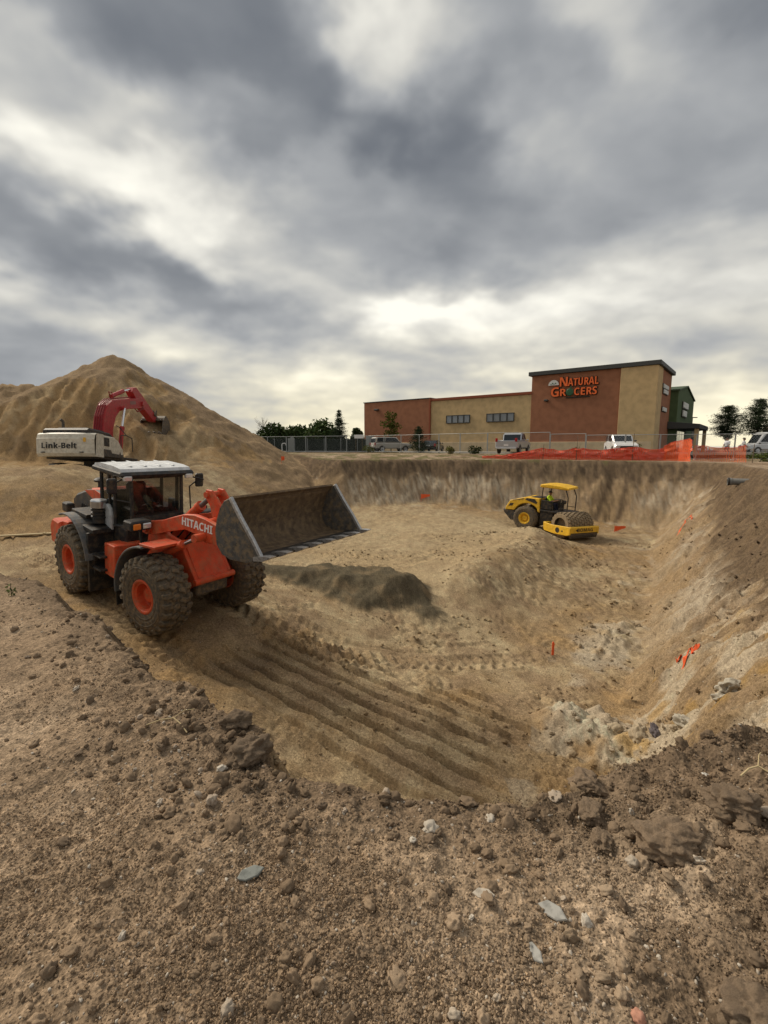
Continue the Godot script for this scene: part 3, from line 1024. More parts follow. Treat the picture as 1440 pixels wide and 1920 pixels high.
	M.stone_pale = mat(lin(0.48, 0.42, 0.34), 0.85, 0.0, M.t_wide, 0.3)
	M.stone_grey = mat(lin(0.34, 0.33, 0.30), 0.8, 0.0, M.t_wide, 0.3)
	M.stone_white = mat(lin(0.58, 0.55, 0.49), 0.85, 0.0, M.t_wide, 0.3)
	M.stone_pink = mat(lin(0.50, 0.25, 0.17), 0.85, 0.0, M.t_wide, 0.3)
	M.stone_dark = mat(lin(0.13, 0.11, 0.115), 0.8, 0.0, M.t_wide, 0.3)
	M.straw = mat(lin(0.46, 0.36, 0.20), 0.85)
	M.spray_orange = mat(lin(0.78, 0.12, 0.035), 0.75)
	var cg := mat(Color(0.06, 0.10, 0.085, 0.48), 0.03)
	cg.transparency = BaseMaterial3D.TRANSPARENCY_ALPHA
	cg.metallic_specular = 0.5
	M.cab_glass = cg
# ---------------------------------------------------------------- wheel loader
static func v2(a: Array) -> Array:
	var o := []
	for i in range(0, a.size(), 2):
		o.append(Vector2(a[i], a[i + 1]))
	return o

func lettering(parent: Node, text: String, height: float, m: Material, xf: Transform3D, bold := true, serif := false, squeeze := 1.0) -> MeshInstance3D:
	var f := SystemFont.new()
	f.font_names = PackedStringArray(["Droid Serif" if serif else "Droid Sans"])
	f.font_weight = 700 if bold else 400
	var t := TextMesh.new()
	t.text = text
	t.font = f
	t.font_size = 64
	t.pixel_size = height / 46.0
	t.depth = 0.012
	t.curve_step = 2.0
	var o := MeshInstance3D.new()
	o.name = "lettering"
	o.mesh = t
	o.material_override = m
	o.transform = xf * Transform3D(Basis.from_scale(Vector3(squeeze, 1, 1)), Vector3.ZERO)
	parent.add_child(o, true)
	return o

# tyre about the z axis, centred on the origin
func tyre_mesh(R: float, w: float, rim: float, lugs: int, lug_h: float, chunky: bool) -> ArrayMesh:
	var g := Geo.new()
	var h := w * 0.5
	var rt := R - lug_h
	var prof := v2([rim, -h * 0.80, rim + 0.05, -h * 0.92, lerpf(rim, rt, 0.45), -h * 1.0, lerpf(rim, rt, 0.72), -h * 0.99, rt * 0.955, -h * 0.9, rt, -h * 0.70, rt + 0.012, -h * 0.3, rt + 0.015, 0.0])
	for i in range(prof.size() - 2, -1, -1):
		prof.append(Vector2(prof[i].x, -prof[i].y))
	g.lathe(Vector3.ZERO, Vector3(0, 0, 1), prof, 64)
	# raised rings on the side walls
	for s in [-1.0, 1.0]:
		var rr := lerpf(rim, rt, 0.30)
		g.lathe(Vector3(0, 0, s * h * 0.955), Vector3(0, 0, s), v2([rr + 0.02, 0.0, rr + 0.012, 0.012, rr - 0.012, 0.012, rr - 0.02, 0.0]), 64)
		rr = lerpf(rim, rt, 0.62)
		g.lathe(Vector3(0, 0, s * h * 0.99), Vector3(0, 0, s), v2([rr + 0.02, -0.002, rr + 0.01, 0.01, rr - 0.01, 0.01, rr - 0.02, -0.002]), 64)
	for s in [-1.0, 1.0]:
		for i in lugs:
			var a := TAU * (i + (0.5 if s > 0 else 0.0)) / lugs
			var pitch := TAU * R / lugs
			g.x = Transform3D(Basis(Vector3(0, 0, 1), a), Vector3.ZERO)
			if chunky:
				# heavy rock tread: a block across the half width and a shoulder block down the flank
				g.box(Vector3(rt + lug_h * 0.35, -pitch * 0.12, s * h * 0.27), Vector3(lug_h * 1.5, pitch * 0.54, h * 0.50), 0.018, Basis(Vector3(1, 0, 0), s * 0.45))
				g.box(Vector3(rt + lug_h * 0.25, pitch * 0.10, s * h * 0.70), Vector3(lug_h * 1.45, pitch * 0.58, h * 0.40), 0.02, Basis(Vector3(1, 0, 0), s * 0.12) * Basis(Vector3(0, 1, 0), -s * 0.18))
				g.box(Vector3(rt * 0.965, pitch * 0.12, s * h * 0.90), Vector3(lug_h * 2.6, pitch * 0.48, h * 0.16), 0.02, Basis(Vector3(0, 1, 0), s * 0.25))
			else:
				g.box(Vector3(rt + lug_h * 0.3, 0, s * h * 0.40), Vector3(lug_h * 1.4, pitch * 0.62, h * 0.70), 0.012, Basis(Vector3(1, 0, 0), s * 0.2))
	return g.mesh()

func rim_mesh(rim: float, w: float, deep: float) -> ArrayMesh:
	var g := Geo.new()
	var h := w * 0.5
	var prof := v2([rim + 0.03, h * 0.76, rim + 0.035, h * 0.90, rim + 0.005, h * 0.93, rim - 0.025, h * 0.90, rim - 0.04, h * 0.80, rim - 0.075, h * 0.76, rim - 0.085, h * deep + 0.03, rim - 0.11, h * deep, rim * 0.52, h * deep - 0.01, rim * 0.50, h * deep + 0.06, rim * 0.42, h * deep + 0.08, rim * 0.18, h * deep + 0.085, 0.0, h * deep + 0.085])
	g.lathe(Vector3.ZERO, Vector3(0, 0, 1), prof, 48)
	g.lathe(Vector3.ZERO, Vector3(0, 0, 1), v2([0.0, -h * 0.5, rim - 0.05, -h * 0.5, rim - 0.03, -h * 0.85, rim + 0.03, -h * 0.8, rim + 0.02, h * 0.78]), 48)
	for i in 12:
		var a := TAU * i / 12.0
		var p := Vector3(cos(a), sin(a), 0) * rim * 0.62
		g.bar(p + Vector3(0, 0, h * deep - 0.02), p + Vector3(0, 0, h * deep + 0.025), 0.018, 0.018, 6)
	return g.mesh()

func wheel(parent: Node, at: Vector3, turn: float, ty: Mesh, ri: Mesh, tm: Material, rm: Material, spin: float) -> void:
	var wn := Node3D.new()
	wn.name = "wheel"
	parent.add_child(wn, true)
	wn.transform = Transform3D(Basis(Vector3.UP, turn), at)
	piece(wn, "tyre", ty, tm, Transform3D(Basis(Vector3(0, 0, 1), spin), Vector3.ZERO))
	piece(wn, "rim", ri, rm)

# pane set into a frame of bars; p are corners in order
func pane(parent: Node, p: Array, m: Material, thick := 0.012, called := "window_pane") -> MeshInstance3D:
	var g := Geo.new()
	var nn: Vector3 = (p[1] - p[0]).cross(p[2] - p[0]).normalized()
	if p.size() == 4:
		g.quad(p[0], p[1], p[2], p[3], nn)
	else:
		g.ft(p[0], p[1], p[2], nn)
	return part(parent, called, g, m)

func arc(cx: float, cy: float, r: float, a0: float, a1: float, n: int) -> Array:
	var o := []
	for i in n + 1:
		var a := deg_to_rad(lerpf(a0, a1, float(i) / n))
		o.append(Vector2(cx + r * cos(a), cy + r * sin(a)))
	return o

func strip_profile(pts: Array, t: float) -> Array:
	# open line of points thickened to a closed outline
	var o := []
	var back := []
	for i in pts.size():
		var d: Vector2 = (pts[mini(i + 1, pts.size() - 1)] - pts[maxi(i - 1, 0)]).normalized()
		o.append(pts[i])
		back.append(pts[i] + Vector2(-d.y, d.x) * t)
	back.reverse()
	return o + back

func build_loader() -> void:
	var L := thing("wheel_loader", "large orange wheel loader with raised steel bucket and black cab on the sandy ramp", "wheel loader", Vector3(-6.047, -2.278, -12.29))
	L.basis = Basis(Vector3.UP, deg_to_rad(-37.2)) * Basis(Vector3(0, 0, 1), deg_to_rad(-6.25))
	var art := deg_to_rad(5.62)
	var FX := Transform3D(Basis(Vector3.UP, art), Vector3.ZERO)
	var g: Geo
	# --- wheels
	var ty := tyre_mesh(0.89, 0.70, 0.36, 24, 0.052, true)
	var ri := rim_mesh(0.36, 0.70, 0.28)
	for s in [1.0, -1.0]:
		wheel(L, FX * Vector3(1.68, 0.875, 1.10 * s), art + (0.0 if s > 0 else PI), ty, ri, M.rubber, M.orange, 0.1)
		wheel(L, Vector3(-1.68, 0.875, 1.10 * s), 0.0 if s > 0 else PI, ty, ri, M.rubber, M.orange, 0.23)
	# --- axles
	for e in [[1.68, FX], [-1.68, Transform3D.IDENTITY]]:
		g = Geo.new()
		g.x = e[1]
		g.bar(Vector3(e[0], 0.875, -0.95), Vector3(e[0], 0.875, 0.95), 0.17, 0.17, 16)
		g.lathe(Vector3(e[0], 0.875, -0.42), Vector3(0, 0, 1), v2([0.17, 0.0, 0.28, 0.12, 0.34, 0.3, 0.34, 0.54, 0.28, 0.72, 0.17, 0.84]), 20)
		part(L, "axle", g, M.underside)
	# --- rear frame, hitch, belly
	g = Geo.new()
	g.box(Vector3(-1.4, 1.02, 0), Vector3(3.2, 0.46, 0.95), 0.03)
	g.box(Vector3(-0.1, 1.0, 0), Vector3(0.9, 0.34, 0.5), 0.04)
	g.box(Vector3(-0.5, 1.35, 0), Vector3(1.5, 0.5, 1.1), 0.03)
	part(L, "rear_frame", g, M.underside)
	g = Geo.new()
	g.x = FX
	g.bar(Vector3(0.05, 0.55, 0), Vector3(0.05, 1.5, 0), 0.14, 0.14, 16)
	g.box(Vector3(0.5, 0.95, 0), Vector3(0.9, 0.42, 0.8), 0.03)
	g.box(Vector3(1.5, 1.0, 0), Vector3(1.5, 0.5, 0.9), 0.04)
	part(L, "hitch", g, M.underside)
	# --- counterweight
	g = Geo.new()
	g.prism(v2([-3.30, 0.96, -2.72, 0.90, -2.66, 1.48, -2.72, 1.63, -3.12, 1.66, -3.24, 1.60, -3.34, 1.42]), -1.24, 1.24, 0.05)
	g.prism(v2([-2.74, 1.42, -2.45, 1.50, -2.30, 1.70, -2.74, 1.66]), -1.15, 1.15, 0.02)
	part(L, "counterweight", g, M.orange)
	# --- hood
	g = Geo.new()
	g.prism(v2([-3.08, 1.64, -1.2, 1.64, -1.2, 2.56, -1.3, 2.68, -2.25, 2.56, -2.85, 2.36, -3.05, 2.22]), -0.74, 0.74, 0.06)
	part(L, "hood", g, M.dark_paint)
	g = Geo.new()
	g.prism(v2([-2.28, 2.50, -1.24, 2.62, -1.24, 2.70, -1.45, 2.715, -2.22, 2.60]), -0.60, 0.60, 0.04)
	g.prism(v2([-2.2, 2.56, -1.22, 2.24, -1.22, 2.60, -1.6, 2.66]), 0.745, 0.765, 0.0)
	g.prism(v2([-2.2, 2.56, -1.22, 2.24, -1.22, 2.60, -1.6, 2.66]), -0.765, -0.745, 0.0)
	part(L, "hood_cover", g, M.orange)
	g = Geo.new()
	g.box(Vector3(-3.1, 1.97, 0), Vector3(0.03, 0.42, 1.0), 0.006)
	for k in 6:
		g.box(Vector3(-3.12, 1.80 + k * 0.07, 0), Vector3(0.03, 0.03, 0.96), 0.006)
	part(L, "hood_grille", g, M.black)
	for s in [-1.0, 1.0]:
		for k in 5:
			g = Geo.new()
			g.box(Vector3(-2.45 + k * 0.12, 1.95, s * 0.75), Vector3(0.04, 0.42, 0.02), 0.004)
			part(L, "hood_slot", g, M.black)
	g = Geo.new()
	g.box(Vector3(-2.72, 2.02, 0.98), Vector3(0.34, 0.26, 0.2), 0.03)
	g.bar(Vector3(-2.72, 2.0, 0.9), Vector3(-2.72, 1.9, 0.7), 0.025)
	part(L, "rear_mirror", g, M.black)
	g = Geo.new()
	g.lathe(Vector3(-1.9, 2.05, 0.755), Vector3(0, 0, 1), v2([0.055, 0, 0.05, 0.008, 0, 0.008]), 20)
	part(L, "round_decal", g, M.decal_white)
	# --- exhaust and rear intake
	g = Geo.new()
	g.bar(Vector3(-1.95, 2.6, 0.22), Vector3(-1.95, 2.95, 0.22), 0.10, 0.095, 20)
	g.bar(Vector3(-1.95, 2.95, 0.22), Vector3(-1.97, 3.34, 0.22), 0.075, 0.072, 20)
	part(L, "exhaust_stack", g, M.steel_dull)
	g = Geo.new()
	g.bar(Vector3(-2.45, 2.5, 0.22), Vector3(-2.45, 2.72, 0.22), 0.10, 0.10, 20)
	g.lathe(Vector3(-2.45, 2.70, 0.22), Vector3.UP, v2([0.0, 0.0, 0.19, 0.02, 0.20, 0.07, 0.14, 0.12, 0.0, 0.13]), 20)
	part(L, "intake_cap", g, M.black)
	g = Geo.new()
	g.bar(Vector3(-0.83, 1.98, 0.98), Vector3(-0.83, 2.2, 0.98), 0.15, 0.15, 24)
	for k in 3:
		g.lathe(Vector3(-0.83, 2.1 + k * 0.09, 0.98), Vector3.UP, v2([0.15, 0.0, 0.18, 0.01, 0.18, 0.05, 0.15, 0.06]), 24)
	g.bar(Vector3(-0.83, 2.2, 0.98), Vector3(-0.83, 2.36, 0.98), 0.145, 0.145, 24)
	part(L, "air_cleaner", g, M.black)
	g = Geo.new()
	g.lathe(Vector3(-0.83, 2.36, 0.98), Vector3.UP, v2([0.15, 0.0, 0.19, 0.01, 0.19, 0.17, 0.17, 0.20, 0.0, 0.21]), 28)
	part(L, "air_cleaner_bowl", g, M.chrome_dull)
	# --- rear fenders and decks
	for s in [-1.0, 1.0]:
		g = Geo.new()
		g.prism(strip_profile(arc(-1.68, 0.92, 1.12, 112.0, 10.0, 14), 0.05), s * 0.72, s * 1.44, 0.012)
		part(L, "fender", g, M.grey_plastic)
		g = Geo.new()
		g.prism(v2([-1.95, 2.06, -1.05, 2.06, -1.0, 2.16, -1.9, 2.16]), s * 0.74, s * 1.2, 0.015)
		g.prism(v2([-1.05, 1.80, -0.45, 1.80, -0.45, 1.90, -1.05, 1.92]), s * 0.74, s * 1.30, 0.015)
		part(L, "deck", g, M.black)
		g = Geo.new()
		g.box(Vector3(-0.62, 1.05, s * 1.05), Vector3(0.10, 1.5, 0.62), 0.01)
		part(L, "mud_guard", g, M.black)
		# side tank with steps
		g = Geo.new()
		g.box(Vector3(-0.13, 1.22, s * 0.80), Vector3(0.24, 0.80, 0.66), 0.02)
		g.box(Vector3(0.16, 1.24, s * 0.80), Vector3(0.34, 0.82, 0.70), 0.02)
		part(L, "side_tank", g, M.orange)
		for k in 2:
			g = Geo.new()
			g.box(Vector3(-0.30, 1.28 - k * 0.33, s * 1.18), Vector3(0.42, 0.05, 0.24), 0.012)
			g.box(Vector3(-0.48, 1.22 - k * 0.33, s * 1.24), Vector3(0.05, 0.2, 0.08), 0.01)
			part(L, "step", g, M.black)
	# --- cab
	g = Geo.new()
	g.prism(v2([-1.15, 1.50, 0.10, 1.50, 0.16, 1.98, -1.15, 1.98]), -0.78, 0.78, 0.03)
	g.prism(v2([-0.05, 1.96, 0.18, 1.96, 0.14, 2.24, 0.02, 2.28]), -0.66, 0.66, 0.03)
	part(L, "cab_floor", g, M.black)
	var plan := [Vector3(0.12, 0, 0.64), Vector3(-0.36, 0, 0.80), Vector3(-1.12, 0, 0.78), Vector3(-1.12, 0, -0.78), Vector3(-0.36, 0, -0.80), Vector3(0.12, 0, -0.64)]
	g = Geo.new()
	for k in plan.size():
		var p: Vector3 = plan[k]
		g.bar(p + Vector3(0.04 if k in [0, 5] else 0.0, 1.96, 0), p + Vector3(0, 3.26, 0), 0.045, 0.045, 8)
	for k in plan.size():
		var p: Vector3 = plan[k]
		var q: Vector3 = plan[(k + 1) % 6]
		g.bar(p + Vector3(0, 3.24, 0), q + Vector3(0, 3.24, 0), 0.05, 0.05, 8)
		g.bar(p + Vector3(0, 1.98, 0), q + Vector3(0, 1.98, 0), 0.045, 0.045, 8)
	g.bar(plan[0] + Vector3(0, 2.62, 0), plan[1] + Vector3(0, 2.62, 0), 0.02, 0.02, 8)
	g.bar(plan[1] + Vector3(-0.3, 1.98, 0), plan[1] + Vector3(-0.3, 3.24, 0), 0.03, 0.03, 8)
	part(L, "cab_frame", g, M.black)
	for k in plan.size():
		var p: Vector3 = plan[k]
		var q: Vector3 = plan[(k + 1) % 6]
		pane(L, [p + Vector3(0, 2.0, 0), q + Vector3(0, 2.0, 0), q + Vector3(0, 3.22, 0), p + Vector3(0, 3.22, 0)], M.cab_glass)
	g = Geo.new()
	g.box(Vector3(-1.16, 2.35, 0), Vector3(0.04, 0.74, 1.5), 0.01)
	part(L, "cab_back", g, M.black)
	g = Geo.new()
	g.prism(v2([-1.32, 3.25, 0.24, 3.25, 0.28, 3.31, 0.20, 3.37, -1.28, 3.37, -1.36, 3.31]), -0.93, 0.93, 0.03)
	part(L, "roof_edge", g, M.black)
	g = Geo.new()
	g.prism(v2([-1.28, 3.36, 0.16, 3.36, 0.10, 3.44, -0.2, 3.47, -0.95, 3.47, -1.22, 3.43]), -0.88, 0.88, 0.05)
	for k in 4:
		g.box(Vector3(-0.56, 3.474, -0.54 + k * 0.36), Vector3(1.0, 0.016, 0.06), 0.006)
	part(L, "roof", g, M.white_paint)
	# seat, column, wheel
	g = Geo.new()
	g.box(Vector3(-0.68, 2.12, 0), Vector3(0.5, 0.22, 0.5), 0.06)
	g.box(Vector3(-0.92, 2.55, 0), Vector3(0.16, 0.8, 0.5), 0.06, Basis(Vector3(0, 0, 1), 0.15))
	g.box(Vector3(-0.6, 2.3, 0.38), Vector3(0.5, 0.1, 0.14), 0.03)
	g.box(Vector3(-0.6, 2.3, -0.38), Vector3(0.5, 0.1, 0.14), 0.03)
	part(L, "driver_seat", g, M.black)
	g = Geo.new()
	g.bar(Vector3(-0.02, 2.0, 0), Vector3(-0.18, 2.42, 0), 0.05, 0.04, 10)
	g.lathe(Vector3(-0.2, 2.45, 0), Vector3(-0.35, 0.93, 0), v2([0.18, 0.0, 0.20, 0.018, 0.22, 0.0, 0.20, -0.018, 0.18, 0.0]), 24)
	g.bar(Vector3(-0.2, 2.44, -0.19), Vector3(-0.2, 2.44, 0.19), 0.012)
	part(L, "steering_wheel", g, M.black)
	for s in [-1.0, 1.0]:
		g = Geo.new()
		g.box(Vector3(0.24, 3.23, s * 0.78), Vector3(0.10, 0.12, 0.2), 0.02)
		part(L, "roof_lamp", g, M.lamp_lens)
		g = Geo.new()
		g.bar(Vector3(0.15, 3.2, s * 0.86), Vector3(0.30, 3.12, s * 1.18), 0.02)
		g.box(Vector3(0.30 if s > 0 else 0.12, 3.08, s * 1.16), Vector3(0.10, 0.36, 0.22), 0.03)
		part(L, "mirror", g, M.black)
		# handrails beside the cab
		g = Geo.new()
		g.tube([Vector3(0.2, 1.95, s * 0.92), Vector3(0.2, 2.75, s * 0.92), Vector3(0.1, 2.85, s * 0.85)] if s > 0 else [Vector3(0.1, 1.95, s * 0.95), Vector3(0.0, 2.9, s * 0.95), Vector3(0.15, 3.1, s * 1.1)], 0.018)
		g.tube([Vector3(0.05, 1.95, s * 1.25), Vector3(0.05, 2.38, s * 1.25), Vector3(0.42, 2.42, s * 1.2), Vector3(0.45, 1.95, s * 1.2)], 0.018)
		if s < 0: part(L, "handrail", g, M.black)
	# light grey panels beside the cab
	for s in [-1.0, 1.0]:
		g = Geo.new()
		g.prism(v2([-0.84, 1.97, -0.42, 1.86, -0.40, 2.22, -0.46, 2.38, -0.58, 2.48, -0.84, 2.46]), s * 0.80, s * 0.90, 0.03)
		part(L, "side_panel", g, M.panel_grey)
	# --- front frame
	g = Geo.new()
	g.x = FX
	g.prism(v2([0.55, 0.75, 1.9, 0.80, 2.30, 1.08, 2.26, 1.22, 1.72, 1.98, 1.30, 2.05, 0.95, 2.28, 0.60, 2.26, 0.45, 1.6]), 0.42, 0.52, 0.015)
	g.prism(v2([0.55, 0.75, 1.9, 0.80, 2.30, 1.08, 2.26, 1.22, 1.72, 1.98, 1.30, 2.05, 0.95, 2.28, 0.60, 2.26, 0.45, 1.6]), -0.52, -0.42, 0.015)
	g.prism(v2([2.24, 1.10, 2.32, 1.14, 1.74, 2.00, 1.66, 1.94]), -0.42, 0.42, 0.01)
	g.box(Vector3(0.62, 1.5, 0), Vector3(0.12, 1.3, 0.86), 0.02)
	g.bar(Vector3(2.3, 1.13, -0.56), Vector3(2.3, 1.13, 0.56), 0.075, 0.075, 14)
	part(L, "front_frame", g, M.orange)
	g = Geo.new()
	g.x = FX
	g.bar(Vector3(0.74, 2.14, -0.78), Vector3(0.74, 2.14, 0.78), 0.10, 0.10, 18)
	part(L, "boom_pivot", g, M.orange)
	g = Geo.new()
	g.x = FX
	for s in [-0.3, 0.0, 0.3]:
		g.tube([Vector3(0.8, 1.7, s), Vector3(1.2, 2.1, s * 1.1), Vector3(1.7, 2.35, s * 0.8), Vector3(2.2, 2.5, s * 0.6)], 0.022, 6)
	g.tube([Vector3(0.6, 1.75, 0.56), Vector3(0.9, 1.72, 0.66), Vector3(1.15, 1.85, 0.6)], 0.025, 6)
	part(L, "hose_bundle", g, M.black)
	# --- boom arms, with the maker's name on their flanks
	var armp := v2([0.58, 2.02, 0.60, 2.24, 0.92, 2.34, 1.30, 2.43, 1.70, 2.58, 2.05, 2.70, 2.40, 2.755, 2.75, 2.73, 3.10, 2.66, 3.45, 2.55, 3.80, 2.50, 4.06, 2.64, 4.16, 2.58, 4.16, 2.42, 3.85, 2.16, 3.45, 2.16, 3.05, 2.22, 2.75, 2.20, 2.55, 2.32, 2.1, 2.36, 1.6, 2.22, 1.1, 2.05, 0.8, 1.98])
	for s in [-1.0, 1.0]:
		g = Geo.new()
		g.x = FX
		g.prism(armp, s * 0.55, s * 0.66, 0.015)
		g.bar(Vector3(2.74, 2.33, s * 0.5), Vector3(2.74, 2.33, s * 0.92), 0.09, 0.09, 16)
		g.bar(Vector3(4.1, 2.52, s * 0.5), Vector3(4.1, 2.52, s * 0.74), 0.10, 0.10, 16)
		g.lathe(Vector3(0.74, 2.14, s * 0.66), Vector3(0, 0, s), v2([0.15, 0.0, 0.15, 0.05, 0.06, 0.06, 0.0, 0.06]), 20)
		var a := part(L, "boom_arm", g, M.orange)
		if s > 0:
			lettering(a, "HITACHI", 0.175, M.decal_white, FX * Transform3D(Basis(Vector3(0, 0, 1), -0.02), Vector3(2.50, 2.535, 0.662)), true, false, 1.05)
		else:
			lettering(a, "HITACHI", 0.175, M.decal_white, FX * Transform3D(Basis(Vector3.UP, PI), Vector3(2.50, 2.535, -0.662)), true, false, 1.05)
	g = Geo.new()
	g.x = FX
	g.bar(Vector3(2.55, 2.5, -0.56), Vector3(2.55, 2.5, 0.56), 0.15, 0.15, 18)
	g.bar(Vector3(3.5, 2.36, -0.56), Vector3(3.5, 2.36, 0.56), 0.10, 0.10, 16)
	part(L, "cross_tube", g, M.orange)
	for s in [-1.0, 1.0]:
		g = Geo.new()
		g.x = FX
		g.bar(Vector3(1.05, 1.42, s * 0.76), Vector3(2.10, 2.01, s * 0.76), 0.085, 0.085, 18)
		g.bar(Vector3(2.08, 2.0, s * 0.76), Vector3(2.20, 2.065, s * 0.76), 0.10, 0.10, 18)
		g.bar(Vector3(1.05, 1.42, s * 0.42), Vector3(1.05, 1.42, s * 0.86), 0.09, 0.09, 14)
		var cy := part(L, "lift_cylinder", g, M.orange)
		g = Geo.new()
		g.x = FX
		g.bar(Vector3(2.16, 2.045, s * 0.76), Vector3(2.70, 2.33, s * 0.76), 0.045, 0.045, 14)
		part(cy, "piston_rod", g, M.chrome)
	# --- bell crank, tilt cylinder, bucket link
	g = Geo.new()
	g.x = FX
	for s in [-1.0, 1.0]:
		g.prism(v2([2.12, 3.10, 2.20, 3.24, 2.38, 3.24, 2.72, 2.90, 2.78, 2.55, 2.90, 2.20, 2.80, 2.05, 2.66, 2.10, 2.42, 2.55, 2.34, 2.86]), s * 0.13, s * 0.19, 0.012)
	g.bar(Vector3(2.24, 3.12, -0.24), Vector3(2.24, 3.12, 0.24), 0.07, 0.07, 14)
	g.bar(Vector3(2.55, 2.55, -0.26), Vector3(2.55, 2.55, 0.26), 0.11, 0.11, 16)
	part(L, "bell_crank", g, M.orange)
	g = Geo.new()
	g.x = FX
	g.bar(Vector3(0.95, 2.1, 0), Vector3(1.72, 2.72, 0), 0.11, 0.11, 18)
	g.bar(Vector3(1.70, 2.705, 0), Vector3(1.80, 2.78, 0), 0.125, 0.125, 18)
	var tc := part(L, "tilt_cylinder", g, M.orange)
	g = Geo.new()
	g.x = FX
	g.bar(Vector3(1.76, 2.75, 0), Vector3(2.24, 3.12, 0), 0.06, 0.06, 14)
	part(tc, "piston_rod", g, M.steel_dull)
	g = Geo.new()
	g.x = FX
	g.prism(v2([2.70, 2.0, 2.95, 2.06, 4.08, 2.92, 4.16, 3.02, 4.04, 3.06, 2.8, 2.22]), -0.08, 0.08, 0.02)
	part(L, "bucket_link", g, M.orange)
	# --- front fenders
	for s in [-1.0, 1.0]:
		g = Geo.new()
		g.x = FX
		g.prism(strip_profile(arc(1.68, 0.90, 1.10, 190.0, 92.0, 14), -0.045), s * 0.74, s * 1.42, 0.012)
		var fe := part(L, "fender", g, M.grey_plastic)
		g = Geo.new()
		g.x = FX
		g.prism(v2([1.52, 1.975, 2.05, 2.02, 2.06, 2.075, 1.50, 2.045]), s * 0.70, s * 1.36, 0.01)
		part(fe, "fender_plate", g, M.orange)
		g = Geo.new()
		g.x = FX
		g.box(Vector3(0.60, 0.62, s * 1.08), Vector3(0.03, 0.5, 0.6), 0.008, Basis(Vector3(0, 0, 1), 0.1))
		part(fe, "mud_flap", g, M.black)
		# lamp pod between cab and fender
		g = Geo.new()
		g.x = FX
		g.box(Vector3(0.84, 2.28, s * 0.98), Vector3(0.34, 0.22, 0.50), 0.03)
		g.bar(Vector3(0.8, 1.75, s * 0.85), Vector3(0.84, 2.2, s * 0.92), 0.04)
		var pod := part(L, "lamp_pod", g, M.black)
		g = Geo.new()
		g.x = FX
		g.box(Vector3(1.02, 2.27, s * 0.86), Vector3(0.04, 0.13, 0.20), 0.02)
		part(pod, "headlamp", g, M.lamp_lens)
		g = Geo.new()
		g.x = FX
		g.box(Vector3(1.02, 2.27, s * 1.10), Vector3(0.04, 0.14, 0.18), 0.02)
		part(pod, "turn_signal", g, M.amber)
	# --- bucket
	var W := 1.47
	var BX := FX
	FX = FX * Transform3D(Basis.IDENTITY, Vector3(0, 0, 0.07))
	var inner := v2([4.48, 3.50, 4.39, 3.36, 4.30, 3.12, 4.27, 2.90, 4.31, 2.72, 4.42, 2.59, 4.60, 2.54, 5.00, 2.58, 5.32, 2.65])
	g = Geo.new()
	g.x = FX
	g.prism(strip_profile(inner, -0.05), -W, W, 0.0, true)
	g.prism(strip_profile(v2([4.55, 3.56, 4.48, 3.50, 4.45, 3.45]), -0.04), -W, W, 0.006)
	var bk := part(L, "bucket", g, M.bucket_inside)
	for s in [-1.0, 1.0]:
		g = Geo.new()
		g.x = FX
		g.prism(v2([4.55, 3.56, 4.42, 3.50, 4.32, 3.36, 4.24, 3.14, 4.20, 2.90, 4.25, 2.66, 4.40, 2.51, 4.62, 2.46, 5.06, 2.50, 5.36, 2.63, 5.12, 2.92, 4.82, 3.24]), s * W, s * (W + 0.04), 0.008)
		part(bk, "side_plate", g, M.bucket_steel)
		g = Geo.new()
		g.x = FX
		g.prism(strip_profile(v2([4.55, 3.56, 4.82, 3.24, 5.12, 2.92, 5.36, 2.63]), 0.07), s * (W - 0.012), s * (W + 0.055), 0.01)
		part(bk, "side_cutter", g, M.worn_steel)
	g = Geo.new()
	g.x = FX
	g.prism(v2([5.06, 2.545, 5.42, 2.625, 5.42, 2.66, 5.30, 2.675, 5.06, 2.62]), -W, W, 0.006)
	part(bk, "cutting_edge", g, M.black)
	var tg := Geo.new()
	tg.prism(v2([-0.20, -0.03, 0.02, -0.035, 0.20, 0.02, 0.205, 0.035, 0.04, 0.055, -0.20, 0.04]), -0.075, 0.075, 0.014)
	var tooth := tg.mesh()
	for k in 8:
		var zz := lerpf(-W, W, k / 7.0)
		piece(bk, "tooth", tooth, M.worn_steel, FX * Transform3D(Basis(Vector3(0, 0, 1), 0.22), Vector3(5.42, 2.66, zz)))
